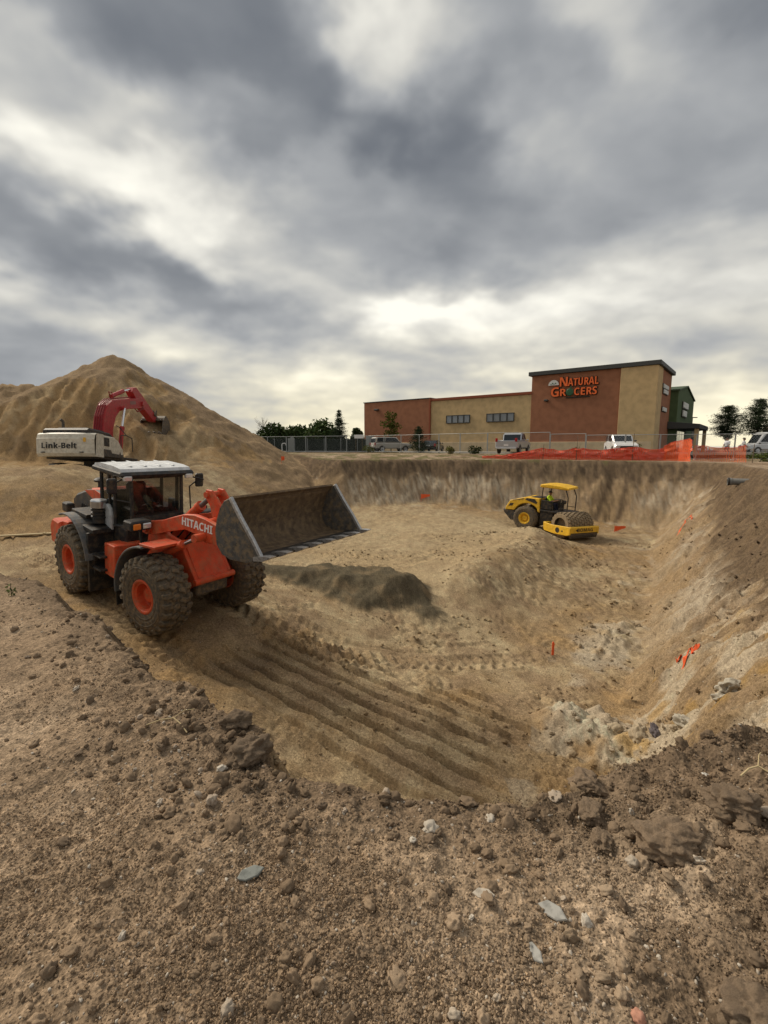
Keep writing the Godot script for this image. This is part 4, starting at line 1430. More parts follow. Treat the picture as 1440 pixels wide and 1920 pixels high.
# ---------------------------------------------------------------- people: one continuous skin over a posed skeleton
# bones: [from, to, radius from, radius to, colour]
func body_mesh(bones: Array, cell: float, fingers: Array) -> ArrayMesh:
	var lo := Vector3(1e9, 1e9, 1e9)
	var hi := -lo
	for b in bones:
		for k in 2:
			var r: float = b[2 + k] + cell * 2.0
			lo = lo.min(b[k] - Vector3.ONE * r)
			hi = hi.max(b[k] + Vector3.ONE * r)
	var n := Vector3i(((hi - lo) / cell).ceil()) + Vector3i.ONE
	var f := PackedFloat32Array()
	f.resize(n.x * n.y * n.z)
	f.fill(1.0)
	var own := PackedInt32Array()
	own.resize(f.size())
	for bi in bones.size():
		var b: Array = bones[bi]
		var a: Vector3 = b[0]
		var ab: Vector3 = b[1] - a
		var l2 := maxf(ab.length_squared(), 1e-8)
		var rm := maxf(b[2], b[3]) + 0.09
		var c0 := Vector3i(((a.min(b[1]) - Vector3.ONE * rm - lo) / cell).floor()).clamp(Vector3i.ZERO, n - Vector3i.ONE)
		var c1 := Vector3i(((a.max(b[1]) + Vector3.ONE * rm - lo) / cell).ceil()).clamp(Vector3i.ZERO, n - Vector3i.ONE)
		for z in range(c0.z, c1.z + 1):
			for y in range(c0.y, c1.y + 1):
				for x in range(c0.x, c1.x + 1):
					var p := lo + Vector3(x, y, z) * cell
					var t := clampf((p - a).dot(ab) / l2, 0.0, 1.0)
					var d: float = (p - a - ab * t).length() - lerpf(b[2], b[3], t)
					var i := (z * n.y + y) * n.x + x
					var e := f[i]
					var kk := 0.045
					var h := maxf(kk - absf(d - e), 0.0) / kk
					if d < e: own[i] = bi
					f[i] = minf(d, e) - h * h * kk * 0.25
	var idx := {}
	var vs := PackedVector3Array()
	var cs := PackedColorArray()
	for z in n.z - 1:
		for y in n.y - 1:
			for x in n.x - 1:
				var s := 0
				var sum := Vector3.ZERO
				var cnt := 0
				var base := (z * n.y + y) * n.x + x
				var c8 := [f[base], f[base + 1], f[base + n.x], f[base + n.x + 1], f[base + n.x * n.y], f[base + n.x * n.y + 1], f[base + n.x * n.y + n.x], f[base + n.x * n.y + n.x + 1]]
				for k in 8:
					if c8[k] < 0.0: s += 1
				if s == 0 or s == 8: continue
				for e in [[0, 1], [2, 3], [4, 5], [6, 7], [0, 2], [1, 3], [4, 6], [5, 7], [0, 4], [1, 5], [2, 6], [3, 7]]:
					var va: float = c8[e[0]]
					var vb: float = c8[e[1]]
					if (va < 0.0) != (vb < 0.0):
						var t := va / (va - vb)
						var pa := Vector3(e[0] & 1, (e[0] >> 1) & 1, e[0] >> 2)
						var pb := Vector3(e[1] & 1, (e[1] >> 1) & 1, e[1] >> 2)
						sum += pa.lerp(pb, t)
						cnt += 1
				idx[base] = vs.size()
				vs.append(lo + (Vector3(x, y, z) + sum / cnt) * cell)
				cs.append(bones[own[base]][4])
	var g := Geo.new()
	g.use_col = true
	var nr := func(i: int, p: Vector3) -> Vector3:
		var q := ((p - lo) / cell)
		var c := Vector3i(q.round()).clamp(Vector3i.ONE, n - Vector3i(2, 2, 2))
		var o := (c.z * n.y + c.y) * n.x + c.x
		return Vector3(f[o + 1] - f[o - 1], f[o + n.x] - f[o - n.x], f[o + n.x * n.y] - f[o - n.x * n.y]).normalized()
	for key in idx:
		var base: int = key
		for ax in 3:
			var st: int = [1, n.x, n.x * n.y][ax]
			var s1: int = [n.x, n.x * n.y, 1][ax]
			var s2: int = [n.x * n.y, 1, n.x][ax]
			if (f[base] < 0.0) == (f[base + st] < 0.0): continue
			if not (idx.has(base - s1) and idx.has(base - s2) and idx.has(base - s1 - s2)): continue
			var q := [idx[base], idx[base - s1], idx[base - s1 - s2], idx[base - s2]]
			g.col = cs[q[0]]
			var P := []
			var N := []
			for k in 4:
				P.append(vs[q[k]]); N.append(nr.call(q[k], vs[q[k]]))
			g.tri(P[0], P[1], P[2], N[0], N[1], N[2])
			g.tri(P[0], P[2], P[3], N[0], N[2], N[3])
	# fingers: hand at, pointing, palm side
	for fg in fingers:
		var at: Vector3 = fg[0]
		var d: Vector3 = fg[1].normalized()
		var side: Vector3 = fg[2].normalized()
		var curl := d.cross(side).normalized()
		g.col = fg[3]
		for k in 4:
			var root := at + side * (0.03 - k * 0.02) + d * 0.03
			var len: float = [0.035, 0.042, 0.04, 0.03][k]
			g.bar(root, root + d * len, 0.009, 0.0085, 5)
			g.bar(root + d * len, root + d * len * 1.5 + curl * len * 0.7, 0.0085, 0.007, 5)
		g.bar(at + side * 0.035, at + side * 0.06 + d * 0.035, 0.01, 0.009, 5)
		g.bar(at + side * 0.06 + d * 0.035, at + side * 0.055 + d * 0.06 + curl * 0.01, 0.009, 0.008, 5)
	return g.mesh()

# standing or seated figure facing +x; j holds the joints
func person(called_label: String, at: Vector3, turn: float, seated: bool, shirt: Color, trousers: Color, skin: Color, hair: Color, arms: float, group := "") -> Node3D:
	var P := thing("person", called_label, "person", at, turn, group)
	var hip := 0.94 if not seated else 0.12
	var b := []
	var fg := []
	b.append([Vector3(0, hip + 0.02, -0.07), Vector3(0, hip + 0.02, 0.07), 0.13, 0.13, trousers])
	b.append([Vector3(0, hip + 0.12, 0), Vector3(0.01, hip + 0.36, 0), 0.145, 0.16, shirt])
	b.append([Vector3(0.01, hip + 0.38, -0.1), Vector3(0.01, hip + 0.38, 0.1), 0.13, 0.13, shirt])
	b.append([Vector3(0.0, hip + 0.47, -0.15), Vector3(0.0, hip + 0.47, 0.15), 0.07, 0.07, shirt])
	b.append([Vector3(0.0, hip + 0.48, 0), Vector3(0.02, hip + 0.60, 0), 0.06, 0.055, skin])
	b.append([Vector3(0.02, hip + 0.66, 0), Vector3(0.02, hip + 0.72, 0), 0.085, 0.092, skin])
	b.append([Vector3(0.06, hip + 0.63, 0), Vector3(0.07, hip + 0.66, 0), 0.05, 0.06, skin])
	b.append([Vector3(0.105, hip + 0.68, 0), Vector3(0.125, hip + 0.665, 0), 0.014, 0.016, skin])
	for s in [-1.0, 1.0]:
		b.append([Vector3(0.02, hip + 0.68, s * 0.088), Vector3(0.015, hip + 0.70, s * 0.095), 0.018, 0.02, skin])
		var sh := Vector3(0.0, hip + 0.45, s * 0.19)
		var el := sh + Vector3(0.06 + arms * 0.12, -0.28 + arms * 0.04, s * 0.05)
		var wr := el + Vector3(0.10 + arms * 0.15, -0.24 + arms * 0.26, -s * 0.02)
		b.append([sh, sh.lerp(el, 0.7), 0.065, 0.056, shirt])
		b.append([sh.lerp(el, 0.65), el, 0.05, 0.045, skin if arms < 0.9 else shirt])
		b.append([el, wr, 0.046, 0.033, skin])
		var hd := (wr - el).normalized()
		b.append([wr, wr + hd * 0.06, 0.034, 0.036, skin])
		fg.append([wr + hd * 0.06, hd, Vector3(0.3, 0, -s), skin])
		var hp := Vector3(0, hip, s * 0.10)
		var kn: Vector3
		var an: Vector3
		if seated:
			kn = hp + Vector3(0.42, 0.03, s * 0.05); an = kn + Vector3(0.10, -0.42, 0)
		else:
			kn = hp + Vector3(0.05 * s + 0.02, -0.44, 0.01 * s); an = kn + Vector3(-0.02, -0.42, 0.01 * s)
		b.append([hp, kn, 0.095, 0.065, trousers])
		b.append([kn, an, 0.065, 0.045, trousers])
		b.append([an + Vector3(-0.02, -0.05, 0), an + Vector3(0.16, -0.06, s * 0.02), 0.045, 0.038, Color(0.05, 0.04, 0.03)])
	var o := MeshInstance3D.new()
	o.name = "body"
	o.mesh = body_mesh(b, 0.028, fg)
	o.material_override = M.cloth
	P.add_child(o)
	var g := Geo.new()
	g.lathe(Vector3(0.01, hip + 0.715, 0), Vector3.UP, v2([0.112, 0.0, 0.115, 0.03, 0.10, 0.075, 0.06, 0.105, 0.0, 0.112]), 16)
	if seated: g.box(Vector3(0.12, hip + 0.735, 0), Vector3(0.09, 0.012, 0.15), 0.004)
	part(P, "cap" if seated else "hair", g, mat(hair, 0.8))
	g = Geo.new()
	for s in [-1.0, 1.0]:
		g.lathe(Vector3(0.100, hip + 0.695, s * 0.034), Vector3(1, 0, 0), v2([0.012, 0.0, 0.008, 0.006, 0.0, 0.008]), 8)
	g.box(Vector3(0.122, hip + 0.63, 0), Vector3(0.006, 0.008, 0.045), 0.002)
	part(P, "eyes_and_mouth", g, mat(lin(0.05, 0.03, 0.025), 0.5))
	return P

# ---------------------------------------------------------------- tracked excavator
func build_excavator() -> void:
	var X := thing("excavator", "white and red tracked excavator digging into the tall sand heap", "excavator", Vector3(-16.75, -0.454, -28.4))
	X.basis = Basis(Vector3.UP, deg_to_rad(90.5)) * Basis(Vector3(0, 0, 1), deg_to_rad(-5.05))
	var g: Geo
	for s in [-1.0, 1.0]:
		var out: Array = arc(1.95, 0.52, 0.48, -75.0, 90.0, 8) + arc(-1.95, 0.52, 0.48, 90.0, 255.0, 8)
		g = Geo.new()
		g.prism(out, s * 0.98, s * 1.52, 0.01)
		var tr := part(X, "track", g, M.underside)
		var sg := Geo.new()
		sg.box(Vector3(0, 0.02, 0), Vector3(0.17, 0.04, 0.62), 0.008)
		sg.box(Vector3(0.05, 0.05, 0), Vector3(0.02, 0.05, 0.6), 0.004)
		var shoe := sg.mesh()
		for k in 22:
			var x := -1.95 + 3.9 * k / 21.0
			piece(tr, "track_shoe", shoe, M.underside, Transform3D(Basis.IDENTITY, Vector3(x, 1.0, s * 1.25)))
			piece(tr, "track_shoe", shoe, M.underside, Transform3D(Basis(Vector3(1, 0, 0), PI), Vector3(x, 0.04, s * 1.25)))
		for e in [1.95, -1.95]:
			for k in 6:
				var a := deg_to_rad(-75.0 + 30.0 * k + 15.0) * signf(e) + (PI if e < 0 else 0.0)
				piece(tr, "track_shoe", shoe, M.underside, Transform3D(Basis(Vector3(0, 0, 1), a - PI / 2), Vector3(e + cos(a) * 0.48, 0.52 + sin(a) * 0.48, s * 1.25)))
	g = Geo.new()
	g.box(Vector3(0, 0.75, 0), Vector3(2.6, 0.4, 2.0), 0.05)
	g.lathe(Vector3(0, 0.9, 0), Vector3.UP, v2([0.8, 0.0, 0.85, 0.05, 0.85, 0.38, 0.8, 0.42]), 28)
	part(X, "slew_ring", g, M.underside)
	g = Geo.new()
	g.prism(v2([-2.6, 1.25, 1.6, 1.25, 1.6, 1.5, -2.6, 1.5]), -1.4, 1.4, 0.03)
	part(X, "turntable_deck", g, M.black)
	# counterweight: broad, slightly bowed across
	g = Geo.new()
	var n := 12
	for k in n:
		var z0 := lerpf(-1.52, 1.52, float(k) / n)
		var z1 := lerpf(-1.52, 1.52, float(k + 1) / n)
		var b0 := -3.42 + 0.28 * pow(absf(z0) / 1.52, 2.6)
		var b1 := -3.42 + 0.28 * pow(absf(z1) / 1.52, 2.6)
		var prof := [[0.10, 1.34], [0.0, 1.50], [0.0, 2.25], [0.03, 2.30], [0.10, 2.50], [0.22, 2.58]]
		for q in prof.size() - 1:
			g.quad(Vector3(b0 + prof[q][0], prof[q][1], z0), Vector3(b1 + prof[q][0], prof[q][1], z1), Vector3(b1 + prof[q + 1][0], prof[q + 1][1], z1), Vector3(b0 + prof[q + 1][0], prof[q + 1][1], z0), Vector3(-1, 0.2, 0))
		g.quad(Vector3(b0 + 0.22, 2.58, z0), Vector3(b1 + 0.22, 2.58, z1), Vector3(-2.3, 2.58, z1), Vector3(-2.3, 2.58, z0), Vector3.UP)
		g.quad(Vector3(b0 + 0.10, 1.34, z0), Vector3(b1 + 0.10, 1.34, z1), Vector3(-2.3, 1.34, z1), Vector3(-2.3, 1.34, z0), Vector3.DOWN)
	for s in [-1.0, 1.0]:
		g.quad(Vector3(-3.08, 1.34, s * 1.52), Vector3(-2.3, 1.34, s * 1.52), Vector3(-2.3, 2.58, s * 1.52), Vector3(-2.95, 2.58, s * 1.52), Vector3(0, 0, s))
	var cw := part(X, "counterweight", g, M.cream_paint)
	lettering(cw, "Link-Belt", 0.285, M.decal_black, Transform3D(Basis(Vector3(0, 0, 1), Vector3.UP, Vector3(-1, 0, 0)), Vector3(-3.432, 1.88, -0.16)), true, false, 1.08)
	g = Geo.new()
	g.box(Vector3(-3.31, 2.2, 1.10), Vector3(0.02, 0.22, 0.14), 0.004)
	part(cw, "warning_plate", g, M.amber_plate)
	g = Geo.new()
	for z in [-1.05, 0.95]:
		g.box(Vector3(-3.34, 1.55, z), Vector3(0.05, 0.05, 0.22), 0.01)
	part(cw, "lift_slot", g, M.black)
	# side house, right and left
	for s in [-1.0, 1.0]:
		g = Geo.new()
		g.prism(v2([-2.3, 1.62, -0.3, 1.55, -0.26, 1.90, -0.5, 2.12, -0.72, 2.36, -1.15, 2.54, -2.3, 2.55]), s * 0.62, s * 1.50, 0.05)
		var hs := part(X, "side_house", g, M.cream_paint)
		g = Geo.new()
		g.prism(v2([-2.28, 1.40, -0.28, 1.40, -0.28, 1.62, -0.55, 1.60, -0.62, 1.78, -0.72, 1.60, -1.45, 1.62, -1.6, 1.80, -2.28, 1.80]), s * 1.36, s * 1.515, 0.01)
		part(hs, "lower_panel", g, M.dark_paint)
		g = Geo.new()
		g.box(Vector3(-1.98, 2.2, s * 1.51), Vector3(0.50, 0.46, 0.02), 0.004)
		part(hs, "grille", g, M.black)
	# engine cover
	g = Geo.new()
	g.prism(v2([-3.1, 2.56, -0.75, 2.56, -0.75, 2.70, -1.0, 2.80, -2.9, 2.84, -3.06, 2.74]), -1.24, 1.16, 0.06)
	g.box(Vector3(-1.9, 2.87, 0.1), Vector3(1.5, 0.07, 1.6), 0.03)
	part(X, "engine_cover", g, M.black)
	g = Geo.new()
	g.tube([Vector3(-2.0, 2.8, -0.83), Vector3(-2.0, 3.32, -0.83), Vector3(-2.12, 3.42, -0.9)], 0.07, 12)
	part(X, "exhaust_stack", g, M.underside)
	# cab on the left
	g = Geo.new()
	g.prism(v2([-0.1, 1.5, 1.75, 1.5, 1.85, 2.3, 1.55, 3.02, -0.1, 3.05]), -1.45, -0.5, 0.06)
	part(X, "cab", g, M.cream_paint)
	g = Geo.new()
	g.prism(v2([0.05, 2.2, 1.72, 2.2, 1.5, 2.9, 0.05, 2.92]), -1.47, -0.48, 0.01)
	part(X, "cab_glazing", g, M.dark_glass)
	# handrail at the front right corner
	g = Geo.new()
	g.tube([Vector3(-0.35, 1.9, 1.42), Vector3(-0.35, 2.75, 1.42), Vector3(0.3, 2.8, 1.42), Vector3(0.9, 2.7, 1.42), Vector3(0.95, 1.9, 1.42)], 0.028, 8)
	g.tube([Vector3(0.3, 2.8, 1.42), Vector3(0.3, 3.3, 1.0), Vector3(0.3, 3.4, 0.8)], 0.025, 8)
	part(X, "handrail", g, M.black)
	# boom
	g = Geo.new()
	g.prism(v2([-0.15, 2.0, -0.18, 3.0, -0.02, 3.9, 0.35, 4.62, 0.95, 5.0, 2.5, 5.37, 4.05, 5.72, 4.72, 5.66, 4.82, 5.42, 4.5, 5.12, 2.6, 4.76, 1.7, 4.48, 1.2, 4.0, 0.88, 3.2, 0.78, 2.0]), -0.32, 0.32, 0.03)
	g.bar(Vector3(4.55, 5.42, -0.42), Vector3(4.55, 5.42, 0.42), 0.16, 0.16, 18)
	g.bar(Vector3(1.85, 4.68, -0.55), Vector3(1.85, 4.68, 0.55), 0.13, 0.13, 16)
	var bm := part(X, "boom", g, M.crane_red)
	g = Geo.new()
	g.box(Vector3(3.3, 5.28, 0.325), Vector3(0.75, 0.22, 0.012), 0.003, Basis(Vector3(0, 0, 1), 0.2))
	part(bm, "name_plate", g, M.decal_grey)
	g = Geo.new()
	for z in [-0.2, -0.07, 0.07, 0.2]:
		g.tube([Vector3(-0.22, 2.6, z), Vector3(-0.24, 3.1, z), Vector3(-0.08, 3.96, z), Vector3(0.3, 4.7, z), Vector3(0.92, 5.09, z), Vector3(2.5, 5.46, z), Vector3(3.2, 5.62, z)], 0.03, 6)
	g.tube([Vector3(0.9, 5.1, 0.2), Vector3(0.6, 5.45, 0.25), Vector3(1.2, 5.55, 0.1), Vector3(1.5, 5.3, 0.0)], 0.03, 6)
	g.tube([Vector3(3.6, 5.0, 0.25), Vector3(3.9, 4.8, 0.3), Vector3(4.4, 5.0, 0.3), Vector3(4.9, 5.2, 0.25)], 0.035, 6)
	part(bm, "hydraulic_lines", g, M.crane_red_dark)
	for s in [-1.0, 1.0]:
		g = Geo.new()
		g.bar(Vector3(1.15, 1.7, s * 0.52), Vector3(1.5, 3.42, s * 0.52), 0.125, 0.125, 18)
		g.bar(Vector3(1.49, 3.35, s * 0.52), Vector3(1.51, 3.5, s * 0.52), 0.14, 0.14, 18)
		var c := part(X, "boom_cylinder", g, M.crane_red)
		g = Geo.new()
		g.bar(Vector3(1.5, 3.4, s * 0.52), Vector3(1.85, 4.68, s * 0.52), 0.07, 0.07, 14)
		part(c, "piston_rod", g, M.chrome)
	# stick with its cylinder
	g = Geo.new()
	g.prism(v2([3.42, 6.02, 3.62, 6.32, 3.98, 6.42, 4.7, 6.08, 6.7, 4.98, 6.86, 4.70, 6.62, 4.46, 6.3, 4.50, 4.62, 5.28, 4.2, 5.38]), -0.24, 0.24, 0.03)
	var stk := part(X, "stick", g, M.crane_red)
	g = Geo.new()
	g.bar(Vector3(1.3, 5.32, 0), Vector3(2.7, 5.92, 0), 0.125, 0.125, 18)
	var sc := part(X, "stick_cylinder", g, M.crane_red)
	g = Geo.new()
	g.bar(Vector3(2.65, 5.9, 0), Vector3(3.62, 6.2, 0), 0.065, 0.065, 14)
	part(sc, "piston_rod", g, M.chrome)
	g = Geo.new()
	g.bar(Vector3(4.3, 6.2, 0), Vector3(5.5, 5.75, 0), 0.11, 0.11, 16)
	var bc := part(X, "bucket_cylinder", g, M.crane_red)
	g = Geo.new()
	g.bar(Vector3(5.45, 5.77, 0), Vector3(6.5, 5.28, 0), 0.055, 0.055, 12)
	part(bc, "piston_rod", g, M.chrome)
	g = Geo.new()
	g.prism(v2([6.3, 4.95, 6.6, 5.34, 6.72, 5.28, 6.55, 4.85]), -0.34, -0.27, 0.01)
	g.prism(v2([6.3, 4.95, 6.6, 5.34, 6.72, 5.28, 6.55, 4.85]), 0.27, 0.34, 0.01)
	g.prism(v2([6.55, 5.24, 6.62, 5.34, 7.2, 4.92, 7.16, 4.80]), -0.12, 0.12, 0.02)
	part(X, "bucket_linkage", g, M.underside)
	# bucket, curled under and biting into the face
	var outl := v2([6.55, 4.62, 6.95, 4.98, 7.30, 4.86, 7.62, 4.55, 7.70, 4.15, 7.45, 3.72, 6.95, 3.52, 6.30, 3.62])
	g = Geo.new()
	g.prism(strip_profile(outl, -0.06), -0.80, 0.80, 0.0, true)
	var bk := part(X, "bucket", g, M.bucket_steel)
	for s in [-1.0, 1.0]:
		g = Geo.new()
		g.prism(v2([6.55, 4.62, 6.95, 4.98, 7.30, 4.86, 7.62, 4.55, 7.70, 4.15, 7.45, 3.72, 6.95, 3.52, 6.30, 3.62, 6.42, 4.1]), s * 0.78, s * 0.83, 0.01)
		part(bk, "side_plate", g, M.bucket_steel)
	for k in 5:
		g = Geo.new()
		g.prism(v2([6.45, 3.52, 6.45, 3.66, 6.02, 3.74, 6.0, 3.71]), -0.72 + k * 0.36 - 0.06, -0.72 + k * 0.36 + 0.06, 0.01)
		part(bk, "tooth", g, M.worn_steel)

# ---------------------------------------------------------------- drum roller
func build_roller() -> void:
	var R := thing("drum_roller", "yellow and black pad drum roller with canopy working on the pit floor", "road roller", Vector3(10.66, -3.64, -29.88))
	R.basis = Basis(Vector3.UP, deg_to_rad(-40.0)) * Basis(Vector3(0, 0, 1), deg_to_rad(-3.3))
	var art := deg_to_rad(-25.3)
	var FX := Transform3D(Basis(Vector3.UP, art), Vector3.ZERO)
	var g: Geo
	var ty := tyre_mesh(0.76, 0.60, 0.34, 20, 0.025, false)
	var ri := rim_mesh(0.34, 0.60, 0.35)
	for s in [1.0, -1.0]:
		wheel(R, Vector3(-1.5, 0.75, s * 0.84), 0.0 if s > 0 else PI, ty, ri, M.rubber, M.yellow, 0.2)
	g = Geo.new()
	g.bar(Vector3(-1.5, 0.75, -0.8), Vector3(-1.5, 0.75, 0.8), 0.16, 0.16, 14)
	g.box(Vector3(-1.2, 0.85, 0), Vector3(2.2, 0.5, 0.9), 0.04)
	g.box(Vector3(0.1, 0.7, 0), Vector3(0.9, 0.34, 0.5), 0.04)
	part(R, "chassis", g, M.underside)
	# hood with wheel arches
	var hood: Array = v2([-2.95, 1.10, -2.92, 1.30, -2.66, 1.74, -1.66, 2.06, -0.74, 2.05, -0.66, 1.20, -0.80, 1.22]) + arc(-1.5, 0.75, 0.93, 45.0, 155.0, 8)
	g = Geo.new()
	g.prism(hood, -0.82, 0.82, 0.03)
	var hd := part(R, "hood", g, M.yellow)
	for s in [-1.0, 1.0]:
		g = Geo.new()
		g.prism(v2([-1.66, 1.90, -1.55, 2.0, -1.05, 2.0, -0.86, 1.82, -0.90, 1.70]), s * 0.815, s * 0.832, 0.004)
		part(hd, "air_inlet", g, M.black)
		g = Geo.new()
		g.prism(v2([-2.76, 1.36, -2.62, 1.56, -2.40, 1.58, -2.48, 1.40]), s * 0.815, s * 0.832, 0.004)
		part(hd, "tail_lamp", g, M.black)
		g = Geo.new()
		g.prism(v2([-2.5, 1.74, -2.45, 1.79, -1.75, 1.97, -1.78, 1.91]), s * 0.815, s * 0.826, 0.002)
		part(hd, "name_stripe", g, M.black)
	g = Geo.new()
	g.prism(v2([-1.5, 2.04, -0.75, 2.04, -0.8, 2.10, -1.4, 2.09]), -0.5, 0.5, 0.02)
	part(hd, "top_grille", g, M.black)
	g = Geo.new()
	g.prism(v2([-3.12, 1.10, -2.30, 1.08, -2.26, 0.47, -2.55, 0.46, -3.05, 0.92]), -0.80, 0.80, 0.03)
	part(R, "rear_bumper", g, M.dark_paint)
	# operator's platform
	g = Geo.new()
	g.prism(v2([-0.66, 1.28, 1.15, 1.28, 1.20, 1.40, -0.66, 1.40]), -0.84, 0.84, 0.02)
	g.prism(v2([-0.62, 0.45, 0.05, 0.45, 0.20, 1.28, -0.62, 1.28]), -0.80, 0.80, 0.03)
	g.prism(v2([0.05, 0.85, 0.75, 1.0, 1.1, 1.28, 0.15, 1.28]), -0.55, 0.55, 0.03)
	part(R, "platform", g, M.black)
	g = Geo.new()
	g.box(Vector3(-0.35, 1.55, 0), Vector3(0.5, 0.3, 0.55), 0.04)
	g.box(Vector3(-0.58, 1.85, 0), Vector3(0.12, 0.55, 0.5), 0.05)
	part(R, "driver_seat", g, M.black)
	for s in [-1.0, 1.0]:
		g = Geo.new()
		g.box(Vector3(-0.3, 1.7, s * 0.66), Vector3(0.72, 0.55, 0.22), 0.04)
		part(R, "side_console", g, M.black)
	g = Geo.new()
	g.box(Vector3(0.42, 1.65, 0), Vector3(0.16, 0.55, 0.3), 0.04)
	g.lathe(Vector3(0.32, 1.98, 0), Vector3(-0.5, 0.86, 0), v2([0.15, 0.0, 0.17, 0.015, 0.19, 0.0, 0.17, -0.015, 0.15, 0.0]), 20)
	g.box(Vector3(0.52, 1.92, 0), Vector3(0.18, 0.22, 0.42), 0.05)
	part(R, "steering_console", g, M.black)
	for s in [-1.0, 1.0]:
		for e in [[-0.62, -0.62], [0.98, 0.78]]:
			g = Geo.new()
			g.tube([Vector3(e[0], 1.38, s * 0.74), Vector3(e[0] * 1.0, 2.3, s * 0.74), Vector3(e[1], 2.80, s * 0.68)], 0.035, 8)
			part(R, "canopy_post", g, M.black)
		g = Geo.new()
		g.tube([Vector3(-0.62, 1.95, s * 0.76), Vector3(0.1, 1.98, s * 0.78), Vector3(0.12, 1.38, s * 0.78)], 0.022, 8)
		g.tube([Vector3(0.98, 1.62, s * 0.74), Vector3(0.5, 1.62, s * 0.76), Vector3(0.48, 1.38, s * 0.76)], 0.02, 8)
		part(R, "handrail", g, M.black)
	g = Geo.new()
	g.prism(v2([-0.80, 2.80, -0.70, 2.78, 0.92, 2.76, 1.02, 2.79, 1.00, 2.90, 0.4, 3.0, -0.3, 3.02, -0.76, 2.96]), -0.80, 0.80, 0.05)
	part(R, "canopy", g, M.yellow)
	# drum frame with the maker's name on the front beam
	for s in [-1.0, 1.0]:
		g = Geo.new()
		g.x = FX
		g.prism(v2([0.32, 0.40, 0.30, 0.74, 1.0, 0.70, 2.36, 0.80, 2.46, 0.74, 2.48, 0.36, 2.2, 0.26, 1.2, 0.20, 0.42, 0.24]), s * 1.06, s * 1.16, 0.02)
		var sp := part(R, "frame_side", g, M.yellow)
		g = Geo.new()
		g.x = FX
		g.lathe(Vector3(1.50, 0.47, s * 1.155), Vector3(0, 0, s), v2([0.17, 0.0, 0.16, 0.012, 0.0, 0.012]), 24)
		g.box(Vector3(1.88, 0.47, s * 1.16), Vector3(0.10, 0.10, 0.012), 0.003, Basis(Vector3(0, 0, 1), 0.78))
		part(sp, "drive_port", g, M.black)
	g = Geo.new()
	g.x = FX
	g.prism(v2([2.24, 0.50, 2.30, 0.80, 2.44, 0.82, 2.50, 0.76, 2.50, 0.46]), -1.12, 1.12, 0.015)
	g.box(Vector3(0.36, 0.6, 0), Vector3(0.16, 0.3, 2.2), 0.02)
	var fb := part(R, "frame_beam", g, M.yellow)
	lettering(fb, "BOMAG", 0.20, M.decal_black, FX * Transform3D(Basis(Vector3(0, 0, -1), Vector3.UP, Vector3(1, 0, 0)), Vector3(2.503, 0.62, 0.0)), true, false, 1.25)
	g = Geo.new()
	g.x = FX
	g.bar(Vector3(2.502, 0.62, 0.66), Vector3(2.512, 0.62, 0.66), 0.085, 0.085, 3)
	part(fb, "emblem", g, M.decal_black)
	g = Geo.new()
	g.x = FX
	g.prism(v2([2.28, 0.20, 2.44, 0.26, 2.46, 0.46, 2.28, 0.46]), -1.08, 1.08, 0.01)
	for k in 14:
		g.box(Vector3(2.42, 0.24, -1.0 + k * 0.154), Vector3(0.10, 0.22, 0.07), 0.008, Basis(Vector3(0, 0, 1), -0.3))
	part(R, "scraper_bar", g, M.underside)
	# drum with rows of pads
	g = Geo.new()
	g.x = FX
	g.lathe(Vector3(1.5, 0.75, -1.0), Vector3(0, 0, 1), v2([0.45, 0.0, 0.66, 0.0, 0.68, 0.02, 0.68, 1.98, 0.66, 2.0, 0.45, 2.0]), 48)
	g.lathe(Vector3(1.5, 0.75, -0.7), Vector3(0, 0, 1), v2([0.0, 0.0, 0.5, 0.0, 0.5, 1.4, 0.0, 1.4]), 24)
	for row in 10:
		for k in 20:
			var a := TAU * (k + 0.5 * (row % 2)) / 20.0
			g.x = FX * Transform3D(Basis(Vector3(0, 0, 1), a), Vector3(1.5, 0.75, 0) )
			g.box(Vector3(0.715, 0, -0.90 + row * 0.20), Vector3(0.09, 0.15, 0.125), 0.02)
	part(R, "drum", g, M.drum_dirt)
	# the driver
	var d := person("roller driver in a yellow-green high visibility shirt on the drum roller", R.transform * Vector3(-0.42, 1.60, 0.0), deg_to_rad(-40.0), true, Color(0.55, 0.80, 0.04), Color(0.03, 0.035, 0.06), Color(0.28, 0.15, 0.09), lin(0.02, 0.02, 0.02), 1.0)
	d.basis = R.basis
